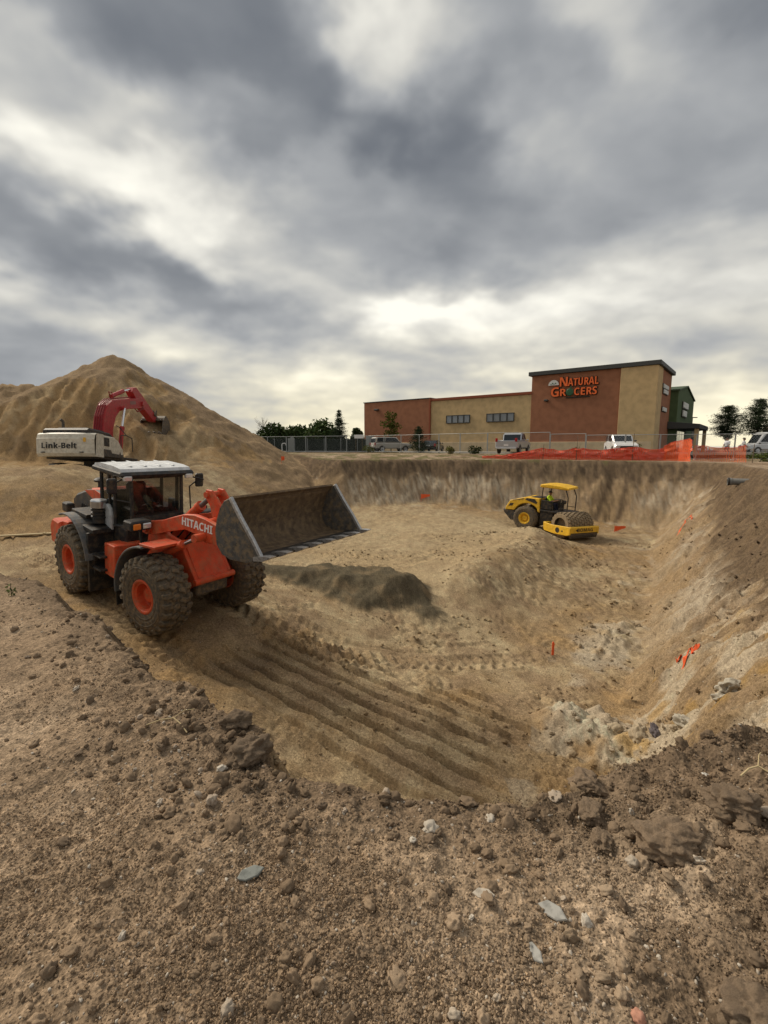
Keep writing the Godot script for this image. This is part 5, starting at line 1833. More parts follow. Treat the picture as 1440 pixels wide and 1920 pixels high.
# ---------------------------------------------------------------- the shop behind the pit
func build_shop() -> void:
	var S := thing("grocery_store", "brown and tan grocery store with tall sign tower and green gabled entrance", "store", Vector3(27.7, 0.98, -50.0), deg_to_rad(-38.05))
	var g: Geo
	# low wing: brown end block and tan middle, each standing on a pale base course
	g = Geo.new(); g.box(Vector3(-33.1, 3.6, -11.0), Vector3(11.8, 7.2, 22.0), 0.03)
	part(S, "end_wall", g, M.stucco_brown)
	g = Geo.new(); g.box(Vector3(-33.1, 7.26, -11.0), Vector3(12.0, 0.12, 22.2), 0.02)
	part(S, "end_wall_coping", g, M.trim_dark)
	g = Geo.new(); g.box(Vector3(-20.1, 3.42, -11.1), Vector3(14.2, 6.84, 22.0), 0.03)
	part(S, "middle_wall", g, M.stucco_tan)
	g = Geo.new(); g.box(Vector3(-20.1, 7.0, -11.05), Vector3(14.2, 0.33, 22.2), 0.02)
	part(S, "middle_wall_coping", g, M.trim_rust)
	g = Geo.new(); g.box(Vector3(-26.1, 0.65, 0.08), Vector3(25.9, 1.3, 0.2), 0.03)
	part(S, "base_course", g, M.stucco_pale)
	g = Geo.new(); g.box(Vector3(-27.18, 3.6, 0.06), Vector3(0.22, 7.2, 0.16), 0.02)
	part(S, "corner_trim", g, M.trim_rust)
	# tower
	g = Geo.new(); g.box(Vector3(-6.53, 4.45, -4.70), Vector3(13.06, 8.9, 9.4), 0.03)
	part(S, "tower_wall", g, M.stucco_brown)
	g = Geo.new(); g.box(Vector3(-6.6, 1.25 * 0.5, 0.1), Vector3(13.0, 1.25, 0.22), 0.03)
	part(S, "tower_base_course", g, M.stucco_pale)
	g = Geo.new(); g.box(Vector3(-1.66, 4.45, -1.25), Vector3(3.5, 8.88, 2.9), 0.03)
	part(S, "tower_corner_pier", g, M.stucco_tan)
	g = Geo.new()
	g.box(Vector3(-6.53, 9.12, -4.7), Vector3(13.7, 0.46, 10.1), 0.04)
	part(S, "cornice", g, M.trim_dark)
	# ribbon windows of four panes
	for wx in [[-24.6, -21.1], [-18.75, -15.1]]:
		var w: float = (wx[1] - wx[0]) / 4.0
		for k in 4:
			var x0: float = wx[0] + k * w
			g = Geo.new()
			for e in [[0.04, 0.5, 0.08, 1.0], [w - 0.04, 0.5, 0.08, 1.0]]:
				g.box(Vector3(x0 + e[0], 4.28, 0.0), Vector3(e[2], 1.04, 0.20), 0.01)
			g.box(Vector3(x0 + w * 0.5, 3.80, 0.0), Vector3(w - 0.004, 0.08, 0.22), 0.01)
			g.box(Vector3(x0 + w * 0.5, 4.77, 0.0), Vector3(w - 0.004, 0.08, 0.22), 0.01)
			var wn := part(S, "window", g, M.trim_dark)
			g = Geo.new(); g.box(Vector3(x0 + w * 0.5, 4.28, -0.06), Vector3(w - 0.16, 0.9, 0.16), 0.0)
			part(wn, "pane", g, M.shop_glass)
	# wall lamps
	for x in [-36.4, -11.2]:
		g = Geo.new()
		g.box(Vector3(x, 6.1 if x < -20 else 6.0, 0.22), Vector3(0.7 if x < -20 else 0.4, 0.22, 0.44), 0.04)
		part(S, "wall_lamp", g, M.trim_dark)
	g = Geo.new(); g.bar(Vector3(-34.0, 3.2, 0.1), Vector3(-34.0, 5.9, 0.1), 0.05)
	part(S, "downpipe", g, M.trim_rust)
	# sign: two lines of raised orange letters on dark backs
	for pass_ in 2:
		var m: Material = M.sign_back if pass_ == 0 else M.sign_orange
		var zz := 0.10 if pass_ == 0 else 0.22
		var offs := [Vector2(-0.055, -0.05), Vector2(0.055, -0.05), Vector2(-0.055, 0.05), Vector2(0.055, 0.05)] if pass_ == 0 else [Vector2.ZERO]
		for o in offs:
			# letters, height, from x to x, middle height
			for t in [["N", 1.02, -9.72, -8.86, 7.92], ["ATURAL", 0.80, -8.78, -5.56, 7.82], ["G", 1.02, -10.66, -9.78, 6.84], ["R", 0.80, -9.70, -9.02, 6.76], ["CERS", 0.80, -8.10, -5.70, 6.76]]:
				var l := lettering(S, t[0], t[1], m, Transform3D.IDENTITY, true, false)
				l.name = "sign_letters" if pass_ == 1 else "sign_letter_backs"
				(l.mesh as TextMesh).depth = 0.1
				var bb: AABB = l.mesh.get_aabb()
				l.transform = Transform3D(Basis.from_scale(Vector3((t[3] - t[2]) / bb.size.x, 1, 1)), Vector3((t[2] + t[3]) * 0.5 + o.x, t[4] + o.y, zz))
	g = Geo.new()
	g.lathe(Vector3(-8.56, 6.76, 0.18), Vector3(0, 0, 1), v2([0.40, 0.0, 0.42, 0.06, 0.34, 0.11, 0.0, 0.12]), 20)
	g.prism(v2([-8.63, 7.11, -8.48, 7.11, -8.33, 7.38, -8.53, 7.34]), 0.18, 0.28, 0.01)
	part(S, "sign_leaf", g, M.sign_green)
	g = Geo.new()
	g.prism(arc(-10.42, 7.62, 0.60, 0.0, 180.0, 14), 0.12, 0.24, 0.02)
	var dome := part(S, "sign_dome", g, M.sign_white)
	g = Geo.new()
	for k in 4:
		g.box(Vector3(-10.70 + k * 0.17, 7.76 + 0.08 * (k % 2), 0.245), Vector3(0.12, 0.08 + 0.05 * (k % 2), 0.02), 0.004, Basis(Vector3(0, 0, 1), 0.3 * k))
	part(dome, "dome_drawing", g, M.sign_green)
	g = Geo.new()
	g.box(Vector3(-7.7, 6.18, 0.13), Vector3(2.6, 0.13, 0.04), 0.01)
	part(S, "sign_tagline", g, M.sign_back)
	# signs on the end of the tower: too far off to read
	for row in [[7.15, -5.0, 3.2], [6.62, -5.0, 2.6], [4.75, -5.0, 2.4]]:
		var k := 0.0
		while k < row[2]:
			g = Geo.new()
			g.box(Vector3(0.12, row[0], row[1] + row[2] * 0.5 - k - 0.15), Vector3(0.12, 0.42, 0.26), 0.02)
			part(S, "sign_letters", g, M.sign_white)
			k += 0.36
		g = Geo.new(); g.box(Vector3(0.05, row[0], row[1]), Vector3(0.06, 0.56, row[2] + 0.3), 0.01)
		part(S, "sign_back", g, M.sign_back)
	# green gabled entrance
	g = Geo.new()
	g.x = Transform3D(Basis(Vector3.UP, PI / 2), Vector3(0.8, 0, 0))
	g.prism(v2([9.4, 0.0, 25.0, 0.0, 25.0, 7.0, 16.6, 8.15, 9.4, 7.1]), -6.0, 0.0, 0.03)
	part(S, "entrance_wall", g, M.stucco_green)
	g = Geo.new()
	g.x = Transform3D(Basis(Vector3.UP, PI / 2), Vector3(0.8, 0, 0))
	g.prism(v2([9.2, 7.1, 16.6, 8.18, 25.2, 7.0, 25.2, 7.18, 16.6, 8.36, 9.2, 7.28]), -6.0, 0.15, 0.02)
	part(S, "entrance_coping", g, M.trim_green)
	for row in [[5.75, 4.4], [4.75, 3.8]]:
		for k in int(row[1] / 0.55):
			g = Geo.new()
			g.box(Vector3(0.98, row[0], -13.2 - k * 0.55), Vector3(0.16, 0.72, 0.4), 0.03)
			part(S, "entrance_sign_letters", g, M.sign_white)
		g = Geo.new(); g.box(Vector3(0.86, row[0], -13.0 - row[1] * 0.5), Vector3(0.1, 0.86, row[1] + 0.3), 0.01)
		part(S, "entrance_sign_back", g, M.sign_back)
	g = Geo.new()
	g.prism(v2([0.0, 2.75, 3.2, 2.75, 3.2, 3.25, 0.0, 3.6]), -19.0, -8.6, 0.03)
	part(S, "entrance_canopy", g, M.trim_dark)
	for z in [-9.0, -18.4]:
		g = Geo.new(); g.box(Vector3(2.9, 1.37, z), Vector3(0.4, 2.75, 0.4), 0.02)
		part(S, "canopy_column", g, M.stucco_tan)
	for z in [-11.0, -13.2, -15.4]:
		g = Geo.new(); g.box(Vector3(0.84, 1.3, z), Vector3(0.06, 2.5, 2.0), 0.01)
		part(S, "entrance_door", g, M.dark_glass)

# ---------------------------------------------------------------- vehicles; local x forward, z right
func car(label: String, at: Vector3, head: float, kind: String, paint: Material) -> Node3D:
	var C := thing("parked_car" if kind != "pickup" else "pickup_truck", label, "car" if kind != "pickup" else "pickup truck", at, head, "vehicles parked by the store")
	var g: Geo
	var low: Array
	var top: Array
	var w := 0.92
	var wb := 1.35
	var wr := 0.34
	if kind == "suv":
		low = v2([-2.25, 0.42, -2.28, 0.75, -2.2, 1.02, 0.9, 1.04, 1.55, 0.98, 2.12, 0.86, 2.28, 0.66, 2.26, 0.36, -2.1, 0.32])
		top = v2([-2.2, 1.02, -2.02, 1.5, -1.85, 1.66, -1.2, 1.70, 0.0, 1.69, 0.35, 1.62, 1.0, 1.04])
	elif kind == "van":
		low = v2([-2.5, 0.45, -2.52, 0.9, -2.48, 1.12, 1.05, 1.12, 1.9, 1.06, 2.4, 0.98, 2.5, 0.7, 2.46, 0.42, -2.4, 0.40])
		top = v2([-2.48, 1.12, -2.40, 1.72, -2.25, 1.84, -0.2, 1.86, 0.45, 1.82, 1.1, 1.12]); wb = 1.6; wr = 0.38; w = 0.98
	elif kind == "pickup":
		low = v2([-2.85, 0.55, -2.88, 1.15, -0.75, 1.18, -0.7, 1.18, 1.15, 1.20, 2.3, 1.12, 2.82, 1.02, 2.88, 0.6, 2.8, 0.48, -2.8, 0.48])
		top = v2([-0.80, 1.16, -0.62, 1.78, -0.45, 1.88, 0.35, 1.88, 0.62, 1.80, 1.25, 1.18]); wb = 1.75; wr = 0.40; w = 0.98
	elif kind == "truck":
		low = v2([-3.2, 0.5, -3.2, 1.1, 1.6, 1.1, 2.5, 1.05, 2.8, 0.9, 2.8, 0.45, -3.1, 0.42])
		top = v2([-3.2, 1.05, -3.18, 2.3, -3.05, 2.42, 0.9, 2.42, 1.3, 2.25, 1.95, 1.08]); wb = 1.8; wr = 0.36; w = 1.0
	else:
		low = v2([-2.2, 0.36, -2.24, 0.75, -2.1, 0.94, -1.5, 0.98, 0.8, 0.95, 1.6, 0.88, 2.15, 0.74, 2.25, 0.5, 2.2, 0.3, -2.1, 0.28])
		top = v2([-1.75, 0.96, -1.1, 1.36, -0.7, 1.44, 0.0, 1.44, 0.4, 1.36, 1.1, 0.94]); wr = 0.32
	g = Geo.new()
	g.prism(low, -w, w, 0.09, false)
	if kind == "pickup":
		g.box(Vector3(-1.8, 1.19, w - 0.1), Vector3(2.1, 0.08, 0.16), 0.03)
		g.box(Vector3(-1.8, 1.19, -w + 0.1), Vector3(2.1, 0.08, 0.16), 0.03)
	part(C, "body", g, paint)
	g = Geo.new()
	g.prism(top, -w + 0.10, w - 0.10, 0.12)
	part(C, "cabin", g, paint)
	# glass set 6 mm proud of the cabin sides, front and back
	var inner := []
	var cen := Vector2.ZERO
	for p in top: cen += p / top.size()
	for p in top: inner.append(cen + (p - cen) * Vector2(0.86, 0.72))
	for s in [-1.0, 1.0]:
		g = Geo.new()
		g.prism(inner, s * (w - 0.125), s * (w - 0.09), 0.012)
		var sw := part(C, "side_window", g, M.dark_glass)
		g = Geo.new()
		g.box(Vector3(cen.x - 0.15, cen.y, s * (w - 0.088)), Vector3(0.07, 0.5, 0.01), 0.002)
		part(sw, "pillar", g, paint)
		g = Geo.new()
		g.box(Vector3(top[top.size() - 1].x - 0.25, low[3].y + 0.10, s * (w + 0.06)), Vector3(0.14, 0.14, 0.2), 0.04)
		part(C, "mirror", g, M.black if kind != "pickup" else paint)
	var fa: Vector2 = top[top.size() - 1]
	var fb: Vector2 = top[top.size() - 2]
	for e in [[fa, fb, 1.0, "windscreen"], [top[0], top[1], -1.0, "rear_window"]]:
		var a: Vector2 = e[0].lerp(e[1], 0.10)
		var b: Vector2 = e[0].lerp(e[1], 0.92)
		var d: Vector2 = (b - a).normalized()
		var nn: Vector2 = Vector2(d.y, -d.x) * e[2]
		if nn.x * e[2] < 0: nn = -nn
		g = Geo.new()
		g.prism([a + nn * 0.012, b + nn * 0.012, b - nn * 0.05, a - nn * 0.05], -w + 0.24, w - 0.24, 0.0)
		part(C, e[3], g, M.dark_glass)
	var wt := Geo.new()
	wt.lathe(Vector3(0, 0, -0.11), Vector3(0, 0, 1), v2([wr * 0.62, 0.0, wr * 0.95, 0.01, wr, 0.05, wr, 0.17, wr * 0.95, 0.21, wr * 0.62, 0.22]), 24)
	var wtm := wt.mesh()
	var wi := Geo.new()
	wi.lathe(Vector3(0, 0, -0.1), Vector3(0, 0, 1), v2([wr * 0.63, 0.0, wr * 0.63, 0.19, wr * 0.5, 0.17, wr * 0.2, 0.18, 0.0, 0.19]), 20)
	var wim := wi.mesh()
	for x in [-wb, wb]:
		for s in [-1.0, 1.0]:
			var n := Node3D.new()
			n.name = "wheel"
			C.add_child(n, true)
			n.transform = Transform3D(Basis(Vector3.UP, 0.0 if s > 0 else PI), Vector3(x, wr, s * (w - 0.08)))
			piece(n, "tyre", wtm, M.black)
			piece(n, "rim", wim, M.chrome_dull)
			g = Geo.new()
			g.prism(strip_profile(arc(x, wr, wr + 0.05, 0.0, 180.0, 10), 0.05), s * (w - 0.05), s * (w + 0.012), 0.0)
			part(C, "wheel_arch", g, M.black)
	for s in [-1.0, 1.0]:
		g = Geo.new(); g.box(Vector3(low[6].x + 0.02, low[5].y - 0.16, s * (w - 0.28)), Vector3(0.16, 0.13, 0.36), 0.03)
		part(C, "headlamp", g, M.lamp_lens)
		g = Geo.new(); g.box(Vector3(low[1].x - 0.0, low[1].y + 0.08, s * (w - 0.12)), Vector3(0.10, 0.32, 0.2), 0.03)
		part(C, "tail_lamp", g, M.tail_red)
	g = Geo.new(); g.box(Vector3(low[6].x + 0.03, 0.58, 0), Vector3(0.12, 0.26, w * 1.1), 0.03)
	part(C, "front_grille", g, M.black)
	g = Geo.new(); g.box(Vector3(low[0].x - 0.03, 0.52, 0), Vector3(0.12, 0.18, w * 1.8), 0.03)
	part(C, "rear_bumper", g, M.chrome_dull if kind == "pickup" else M.black)
	g = Geo.new(); g.box(Vector3(low[1].x - 0.02, 0.78, 0), Vector3(0.03, 0.14, 0.4), 0.0)
	part(C, "number_plate", g, M.decal_white)
	return C

# ---------------------------------------------------------------- fences
func fence_run(pts: Array, h: float, dark_posts: Array) -> void:
	var proto: Node3D = null
	var plen := 3.0
	var label := "galvanised chain link fence panel standing between the pit and the store"
	for i in pts.size() - 1:
		var a: Vector2 = pts[i]
		var b: Vector2 = pts[i + 1]
		var n := maxi(1, int(round((b - a).length() / plen)))
		for k in n:
			var p := a.lerp(b, float(k) / n)
			var q := a.lerp(b, float(k + 1) / n)
			var y := ground_at((p.x + q.x) * 0.5, -(p.y + q.y) * 0.5)
			var len := (q - p).length()
			var o: Node3D
			if proto == null:
				o = thing("fence_panel", label, "fence", Vector3.ZERO, 0.0, "temporary chain link panels along the pit")
				var g := Geo.new()
				g.bar(Vector3(0, h, 0), Vector3(plen, h, 0), 0.024, 0.024, 8)
				g.bar(Vector3(0, 0.12, 0), Vector3(plen, 0.12, 0), 0.02, 0.02, 8)
				part(o, "rail", g, M.galvanised)
				for x in [0.03, plen - 0.03]:
					g = Geo.new()
					g.bar(Vector3(x, -0.1, 0), Vector3(x, h + 0.03, 0), 0.032, 0.032, 8)
					part(o, "post", g, M.galvanised)
				g = Geo.new()
				var s := 0.22
				var c := -h
				while c < plen:
					for dirn in 2:
						# diagonal wires clipped to the panel
						var x0 := maxf(0.0, c)
						var t0 := x0 - c
						var x1 := minf(plen, c + h)
						var t1 := x1 - c
						if x1 - x0 > 0.05:
							var ya := 0.1 + t0 * (h - 0.1) / h
							var yb := 0.1 + t1 * (h - 0.1) / h
							if dirn == 1:
								g.bar(Vector3(plen - x0, ya, 0.004), Vector3(plen - x1, yb, 0.004), 0.0035, 0.0035, 3, false)
							else:
								g.bar(Vector3(x0, ya, -0.004), Vector3(x1, yb, -0.004), 0.0035, 0.0035, 3, false)
					c += s
				var wire := part(o, "wire_mesh", g, M.galvanised)
				wire.set_meta("kind", "stuff")
				g = Geo.new()
				g.box(Vector3(0.0, 0.04, 0), Vector3(0.24, 0.12, 0.6), 0.02)
				part(o, "foot", g, M.concrete)
				proto = o
			else:
				o = proto.duplicate()
				o.name = numbered("fence_panel")
				add_child(o)
			var dirv := (q - p).normalized()
			o.basis = Basis(Vector3.UP, atan2(dirv.y, dirv.x)) * Basis.from_scale(Vector3(len / plen, 1, 1))
			o.position = Vector3(p.x, y, -p.y)

# sagging plastic netting tied to stakes; rows: x, d, lower edge, upper edge above the ground
func net(label: String, rows: Array, m: Material, wide: float, stakes: Array) -> void:
	var first: Array = rows[0]
	var o := Vector3(first[0], ground_at(first[0], -first[1]), -first[1])
	var N := thing("safety_net", label, "safety netting", o, 0.0, "orange netting round the pit")
	var g := Geo.new()
	var nz := noise(77, 1.3, 3)
	var cols := []
	for i in rows.size() - 1:
		var steps := maxi(2, int(Vector2(rows[i + 1][0] - rows[i][0], rows[i + 1][1] - rows[i][1]).length() / 0.22))
		for k in steps:
			var t := float(k) / steps
			cols.append([lerpf(rows[i][0], rows[i + 1][0], t), lerpf(rows[i][1], rows[i + 1][1], t), lerpf(rows[i][2], rows[i + 1][2], t), lerpf(rows[i][3], rows[i + 1][3], t)])
	var vv := 8
	var P := []
	for c in cols:
		var line := []
		var gy := ground_at(c[0], -c[1])
		for j in vv + 1:
			var t := float(j) / vv
			var wob := 0.22 * nz.get_noise_2d(c[0] * 1.4 + c[1], t * 2.0 + 5.0) + 0.10 * nz.get_noise_2d(c[0] * 5.0 + c[1] * 3.0, t)
			var up := 0.10 * nz.get_noise_2d(c[0] * 0.9, c[1] * 0.9 + 11.0) * t
			line.append(Vector3(c[0] + wob * 0.4, gy + 0.02 + lerpf(c[2], c[3], t) + up, -c[1] + wob * (0.5 + t)) - o)
		P.append(line)
	# woven strips: bands along and across, open cells between
	for i in P.size() - 1:
		for j in vv:
			var out := Vector3(0, 0.1, 1)
			var a: Vector3 = P[i][j]
			var b: Vector3 = P[i + 1][j]
			var c: Vector3 = P[i + 1][j + 1]
			var d: Vector3 = P[i][j + 1]
			for q in 2:
				var t0 := q * 0.5
				var t1 := t0 + wide * 0.5
				g.quad(a.lerp(d, t0), b.lerp(c, t0), b.lerp(c, t1), a.lerp(d, t1), out)
				g.quad(a.lerp(b, t0), a.lerp(b, t1), d.lerp(c, t1), d.lerp(c, t0), out)
	part(N, "netting", g, m)
	g = Geo.new()
	for i in P.size() - 1:
		g.bar(P[i][vv], P[i + 1][vv], 0.02, 0.02, 5, false)
	part(N, "top_hem", g, M.net_hem)
	for s in stakes:
		var gy := ground_at(s[0], -s[1])
		g = Geo.new()
		g.bar(Vector3(s[0], gy - 0.3, -s[1]) - o, Vector3(s[0] + 0.05, gy + s[2], -s[1]) - o, 0.028, 0.022, 7)
		part(N, "stake", g, M.stake_wood)

# ---------------------------------------------------------------- trees and shrubs
func crown(g: Geo, blobs: Array, count: int, size: float, tone: Color, seed_: int) -> void:
	var r := RandomNumberGenerator.new()
	r.seed = seed_
	var nz := noise(seed_, 1.1, 2)
	g.use_col = true
	var vol := 0.0
	for b in blobs: vol += b[1].x * b[1].y * b[1].z
	for b in blobs:
		var n := int(count * b[1].x * b[1].y * b[1].z / vol)
		for i in n:
			var d := Vector3(r.randfn(), r.randfn(), r.randfn()).normalized()
			var rad := pow(r.randf(), 0.40)
			var p: Vector3 = b[0] + d * rad * b[1]
			if nz.get_noise_3dv(p * 1.6) < -0.12: continue
			p += d * nz.get_noise_3dv(p * 0.9) * 0.4 * b[1].x
			var u := Vector3(r.randfn(), r.randfn() * 0.6, r.randfn()).normalized()
			var w := u.cross(Vector3(r.randfn(), r.randfn(), r.randfn())).normalized()
			var s := size * r.randf_range(0.6, 1.4)
			var k := r.randf_range(0.7, 1.3)
			g.col = Color(tone.r * k * r.randf_range(0.85, 1.2), tone.g * k, tone.b * k)
			var nn := u.cross(w)
			g.ft(p - u * s, p + w * s * 0.5, p + u * s, nn)
			g.ft(p - u * s, p + u * s, p - w * s * 0.5 + nn * s * 0.25, nn)

func tree(called: String, label: String, category: String, at: Vector3, trunk_h: float, trunk_r: float, blobs: Array, count: int, leaf: float, tone: Color, seed_: int, group := "") -> void:
	var T := thing(called, label, category, at, 0.0, group)
	var g := Geo.new()
	g.bar(Vector3(0, -0.3, 0), Vector3(0.02, trunk_h, 0), trunk_r, trunk_r * 0.6, 9)
	for b in blobs:
		var from := Vector3(0.02, minf(trunk_h * 0.95, maxf(trunk_h * 0.35, b[0].y - b[1].y * 0.7)), 0)
		g.bar(from, b[0], trunk_r * 0.45, trunk_r * 0.12, 6)
	part(T, "trunk" if category == "tree" else "stem", g, M.bark)
	g = Geo.new()
	crown(g, blobs, count, leaf, tone, seed_)
	part(T, "crown" if category == "tree" else "foliage", g, M.leaf)

func conifer(label: String, at: Vector3, h: float, w: float, tone: Color, seed_: int, group := "", flat := false) -> void:
	var T := thing("conifer_tree", label, "tree", at, 0.0, group)
	var g := Geo.new()
	g.bar(Vector3(0, -0.3, 0), Vector3(0, h * 0.97, 0), h * 0.022, h * 0.004, 8)
	var r := RandomNumberGenerator.new()
	r.seed = seed_
	var c := Geo.new()
	c.use_col = true
	var tiers := int(h * 4.0)
	for k in tiers:
		var t := (k + r.randf()) / tiers
		var y := lerpf(h * (0.30 if flat else 0.10), h * 0.98, t)
		var prof := pow(1.0 - t, 0.75) * w if not flat else w * (0.25 + 0.75 * sin(pow(t, 0.8) * PI))
		var br := 6
		for q in br:
			var a := TAU * (q + r.randf()) / br + k
			var len := prof * (r.randf_range(0.55, 1.2) if not flat else r.randf_range(0.25, 1.35))
			var d := Vector3(cos(a), r.randf_range(-0.25, 0.25), sin(a))
			g.bar(Vector3(0, y, 0), Vector3(0, y, 0) + d * len, h * 0.004, h * 0.0015, 4, false)
			var nl := int(16 + len * 60)
			for i in nl:
				var s := pow(r.randf(), 0.6)
				var p := Vector3(0, y, 0) + d * len * s + Vector3(r.randfn(), r.randfn() * 0.6 - 0.2, r.randfn()) * 0.13 * (1.0 + len * 0.5)
				var u := (d * 0.6 + Vector3(r.randfn(), r.randfn() * 0.7, r.randfn()) * 0.6).normalized()
				var ww := u.cross(Vector3(r.randfn(), r.randfn(), r.randfn())).normalized()
				var z := 0.13 * r.randf_range(0.6, 1.4)
				var kk := r.randf_range(0.65, 1.3)
				c.col = Color(tone.r * kk, tone.g * kk, tone.b * kk)
				c.ft(p - u * z, p + ww * z * 0.3, p + u * z, u.cross(ww))
	part(T, "trunk", g, M.bark)
	part(T, "crown", c, M.leaf)

func build_town() -> void:
	build_shop()
	var g: Geo
	# asphalt of the car park with its kerb
	g = Geo.new()
	var lot := [Vector2(-30, 62), Vector2(2, 57.5), Vector2(14, 44.2), Vector2(22, 41.0), Vector2(60, 46), Vector2(90, 90), Vector2(0, 140), Vector2(-60, 120)]
	var tri := Geometry2D.triangulate_polygon(PackedVector2Array(lot))
	for i in range(0, tri.size(), 3):
		var q := []
		for k in 3: q.append(Vector3(lot[tri[i + k]].x, 0.0, -lot[tri[i + k]].y))
		g.ft(q[0], q[1], q[2], Vector3.UP)
	var pk := part(self, "parking_lot", g, M.asphalt)
	pk.position.y = 1.03
	tag(pk, "grey asphalt car park in front of the store", "parking lot", "", "structure")
	g = Geo.new()
	for i in 3:
		var a: Vector2 = lot[i + 1]
		var b: Vector2 = lot[i + 2] if i < 2 else Vector2(40, 43.4)
		var d := b - a
		g.box(Vector3((a.x + b.x) * 0.5, 1.07, -(a.y + b.y) * 0.5), Vector3(d.length(), 0.24, 0.18), 0.03, Basis(Vector3.UP, atan2(d.y, d.x)))
	var kb := part(self, "kerb", g, M.concrete)
	tag(kb, "pale concrete kerb along the car park", "kerb", "", "structure")
	# vehicles
	car("silver pickup truck seen from behind beside the store tower", Vector3(12.1, 1.03, -45.2), deg_to_rad(62), "pickup", M.car_silver)
	car("white compact SUV facing the pit behind the orange netting", Vector3(20.5, 1.03, -42.0), deg_to_rad(-104), "suv", M.car_white)
	car("silver-beige long van parked at the brown end of the store", Vector3(0.9, 1.03, -62.0), deg_to_rad(22), "van", M.car_beige)
	car("black sedan half hidden behind the cone-shaped shrub", Vector3(6.0, 1.03, -59.5), deg_to_rad(70), "sedan", M.car_dark)
	car("white car far off on the road past the netting", Vector3(62.0, 0.4, -95.0), deg_to_rad(8), "sedan", M.car_white)
	car("white delivery van at the far side beneath the pine trees", Vector3(44.5, 0.9, -56.0), deg_to_rad(175), "truck", M.car_white)
	# people on the far bank
	person("person in a white shirt standing near the pines, further from the white delivery van", Vector3(30.6, ground_at(30.6, -43.2), -43.2), deg_to_rad(200), false, Color(0.62, 0.62, 0.66), Color(0.05, 0.06, 0.10), Color(0.30, 0.17, 0.11), lin(0.03, 0.02, 0.015), 0.15)
	person("person in a white shirt standing near the pines, closer to the white delivery van", Vector3(31.9, ground_at(31.9, -43.0), -43.0), deg_to_rad(-40), false, Color(0.66, 0.65, 0.64), Color(0.10, 0.09, 0.08), Color(0.28, 0.16, 0.10), lin(0.04, 0.03, 0.02), 0.35)
	# fences
	fence_run([Vector2(-21.5, 68.5), Vector2(-2.0, 61.0), Vector2(8.0, 51.0), Vector2(20.2, 40.6), Vector2(27.5, 38.0), Vector2(36.0, 37.5)], 2.05, [])
	net("crumpled orange safety netting slumping along the far edge of the pit", [[8.6, 42.3, 0.0, 0.18], [10.5, 41.4, 0.0, 0.35], [12.2, 40.6, 0.0, 0.75], [13.2, 40.2, 0.02, 0.95], [14.4, 39.7, 0.0, 0.72], [15.6, 39.2, 0.0, 0.92], [17.4, 38.4, 0.0, 0.78], [19.2, 37.6, 0.0, 1.0], [20.6, 37.0, 0.0, 0.85], [21.6, 36.4, 0.0, 1.0]], M.net_red, 0.55, [[13.2, 40.15, 1.3], [15.6, 39.2, 1.9], [19.3, 37.55, 2.1]])
	net("bright orange netting pulled up tall at the bend beside the green entrance", [[21.2, 36.6, 0.0, 1.1], [21.9, 36.0, 0.0, 1.5], [22.1, 35.2, -0.05, 1.6], [22.0, 34.4, -0.1, 1.3]], M.net_orange, 0.5, [[22.1, 35.1, 1.75]])
	net("sagging thin orange netting ending at a leaning stake on the right bank", [[22.1, 34.7, 0.05, 1.15], [23.6, 34.2, 0.0, 1.0], [24.3, 33.4, -0.05, 0.95], [24.6, 32.4, -0.05, 1.15]], M.net_thin, 0.25, [[24.65, 32.3, 1.25]])
	# trees behind the left fence
	var G := Color(0.050, 0.075, 0.026)
	for e in [[-18.6, 82.0, 4.8, 4.4, 1], [-14.4, 82.0, 4.4, 4.0, 2], [-16.6, 84.0, 3.8, 3.4, 12], [-10.4, 80.0, 5.4, 4.2, 3], [-8.2, 81.0, 3.8, 2.4, 13], [-4.6, 84.0, 4.1, 1.8, 4]]:
		var h: float = e[2]
		var w: float = e[3]
		tree("leafy_tree", ["", "broad dark leafy tree nearest the sand heap behind the fence", "rounded dark leafy tree beside the broad one behind the fence", "pale green leafy tree beside the tall conifer", "slim leafy tree rising by the brown end of the store", "", "", "", "", "", "", "", "low dark leafy tree between two broader trees behind the fence", "low dark leafy tree at the foot of the tall conifer"][e[4]], "tree", Vector3(e[0], 0.9, -e[1]), h * 0.5, 0.16, [[Vector3(0, h * 0.55, 0), Vector3(w * 0.5, h * 0.45, w * 0.5)], [Vector3(w * 0.35, h * 0.42, 0.3), Vector3(w * 0.38, h * 0.34, w * 0.4)], [Vector3(-w * 0.36, h * 0.40, -0.2), Vector3(w * 0.40, h * 0.34, w * 0.4)]], 5200, 0.26, G * (1.5 if e[4] == 3 else 1.0), 500 + e[4], "trees behind the fence")
	conifer("tall dark conifer rising above the trees beside the store", Vector3(-7.0, 0.9, -76.0), 6.6, 1.7, Color(0.030, 0.048, 0.022), 61)
	conifer("spreading pine tree next to the white delivery van, the lower one", Vector3(43.0, 0.9, -61.0), 6.0, 1.9, Color(0.036, 0.050, 0.026), 62, "pines on the right", true)
	conifer("spreading pine tree behind the white delivery van, the taller one", Vector3(47.2, 0.9, -61.5), 6.9, 1.9, Color(0.036, 0.050, 0.026), 63, "pines on the right", true)
	# bare tree
	var B := thing("bare_tree", "thin leafless tree beside the slope of the sand heap", "tree", Vector3(-20.6, 0.9, -82.5))
	g = Geo.new()
	var br := RandomNumberGenerator.new()
	br.seed = 9
	g.bar(Vector3.ZERO, Vector3(0.1, 4.2, 0), 0.10, 0.05, 6)
	part(B, "trunk", g, M.bark_pale)
	g = Geo.new()
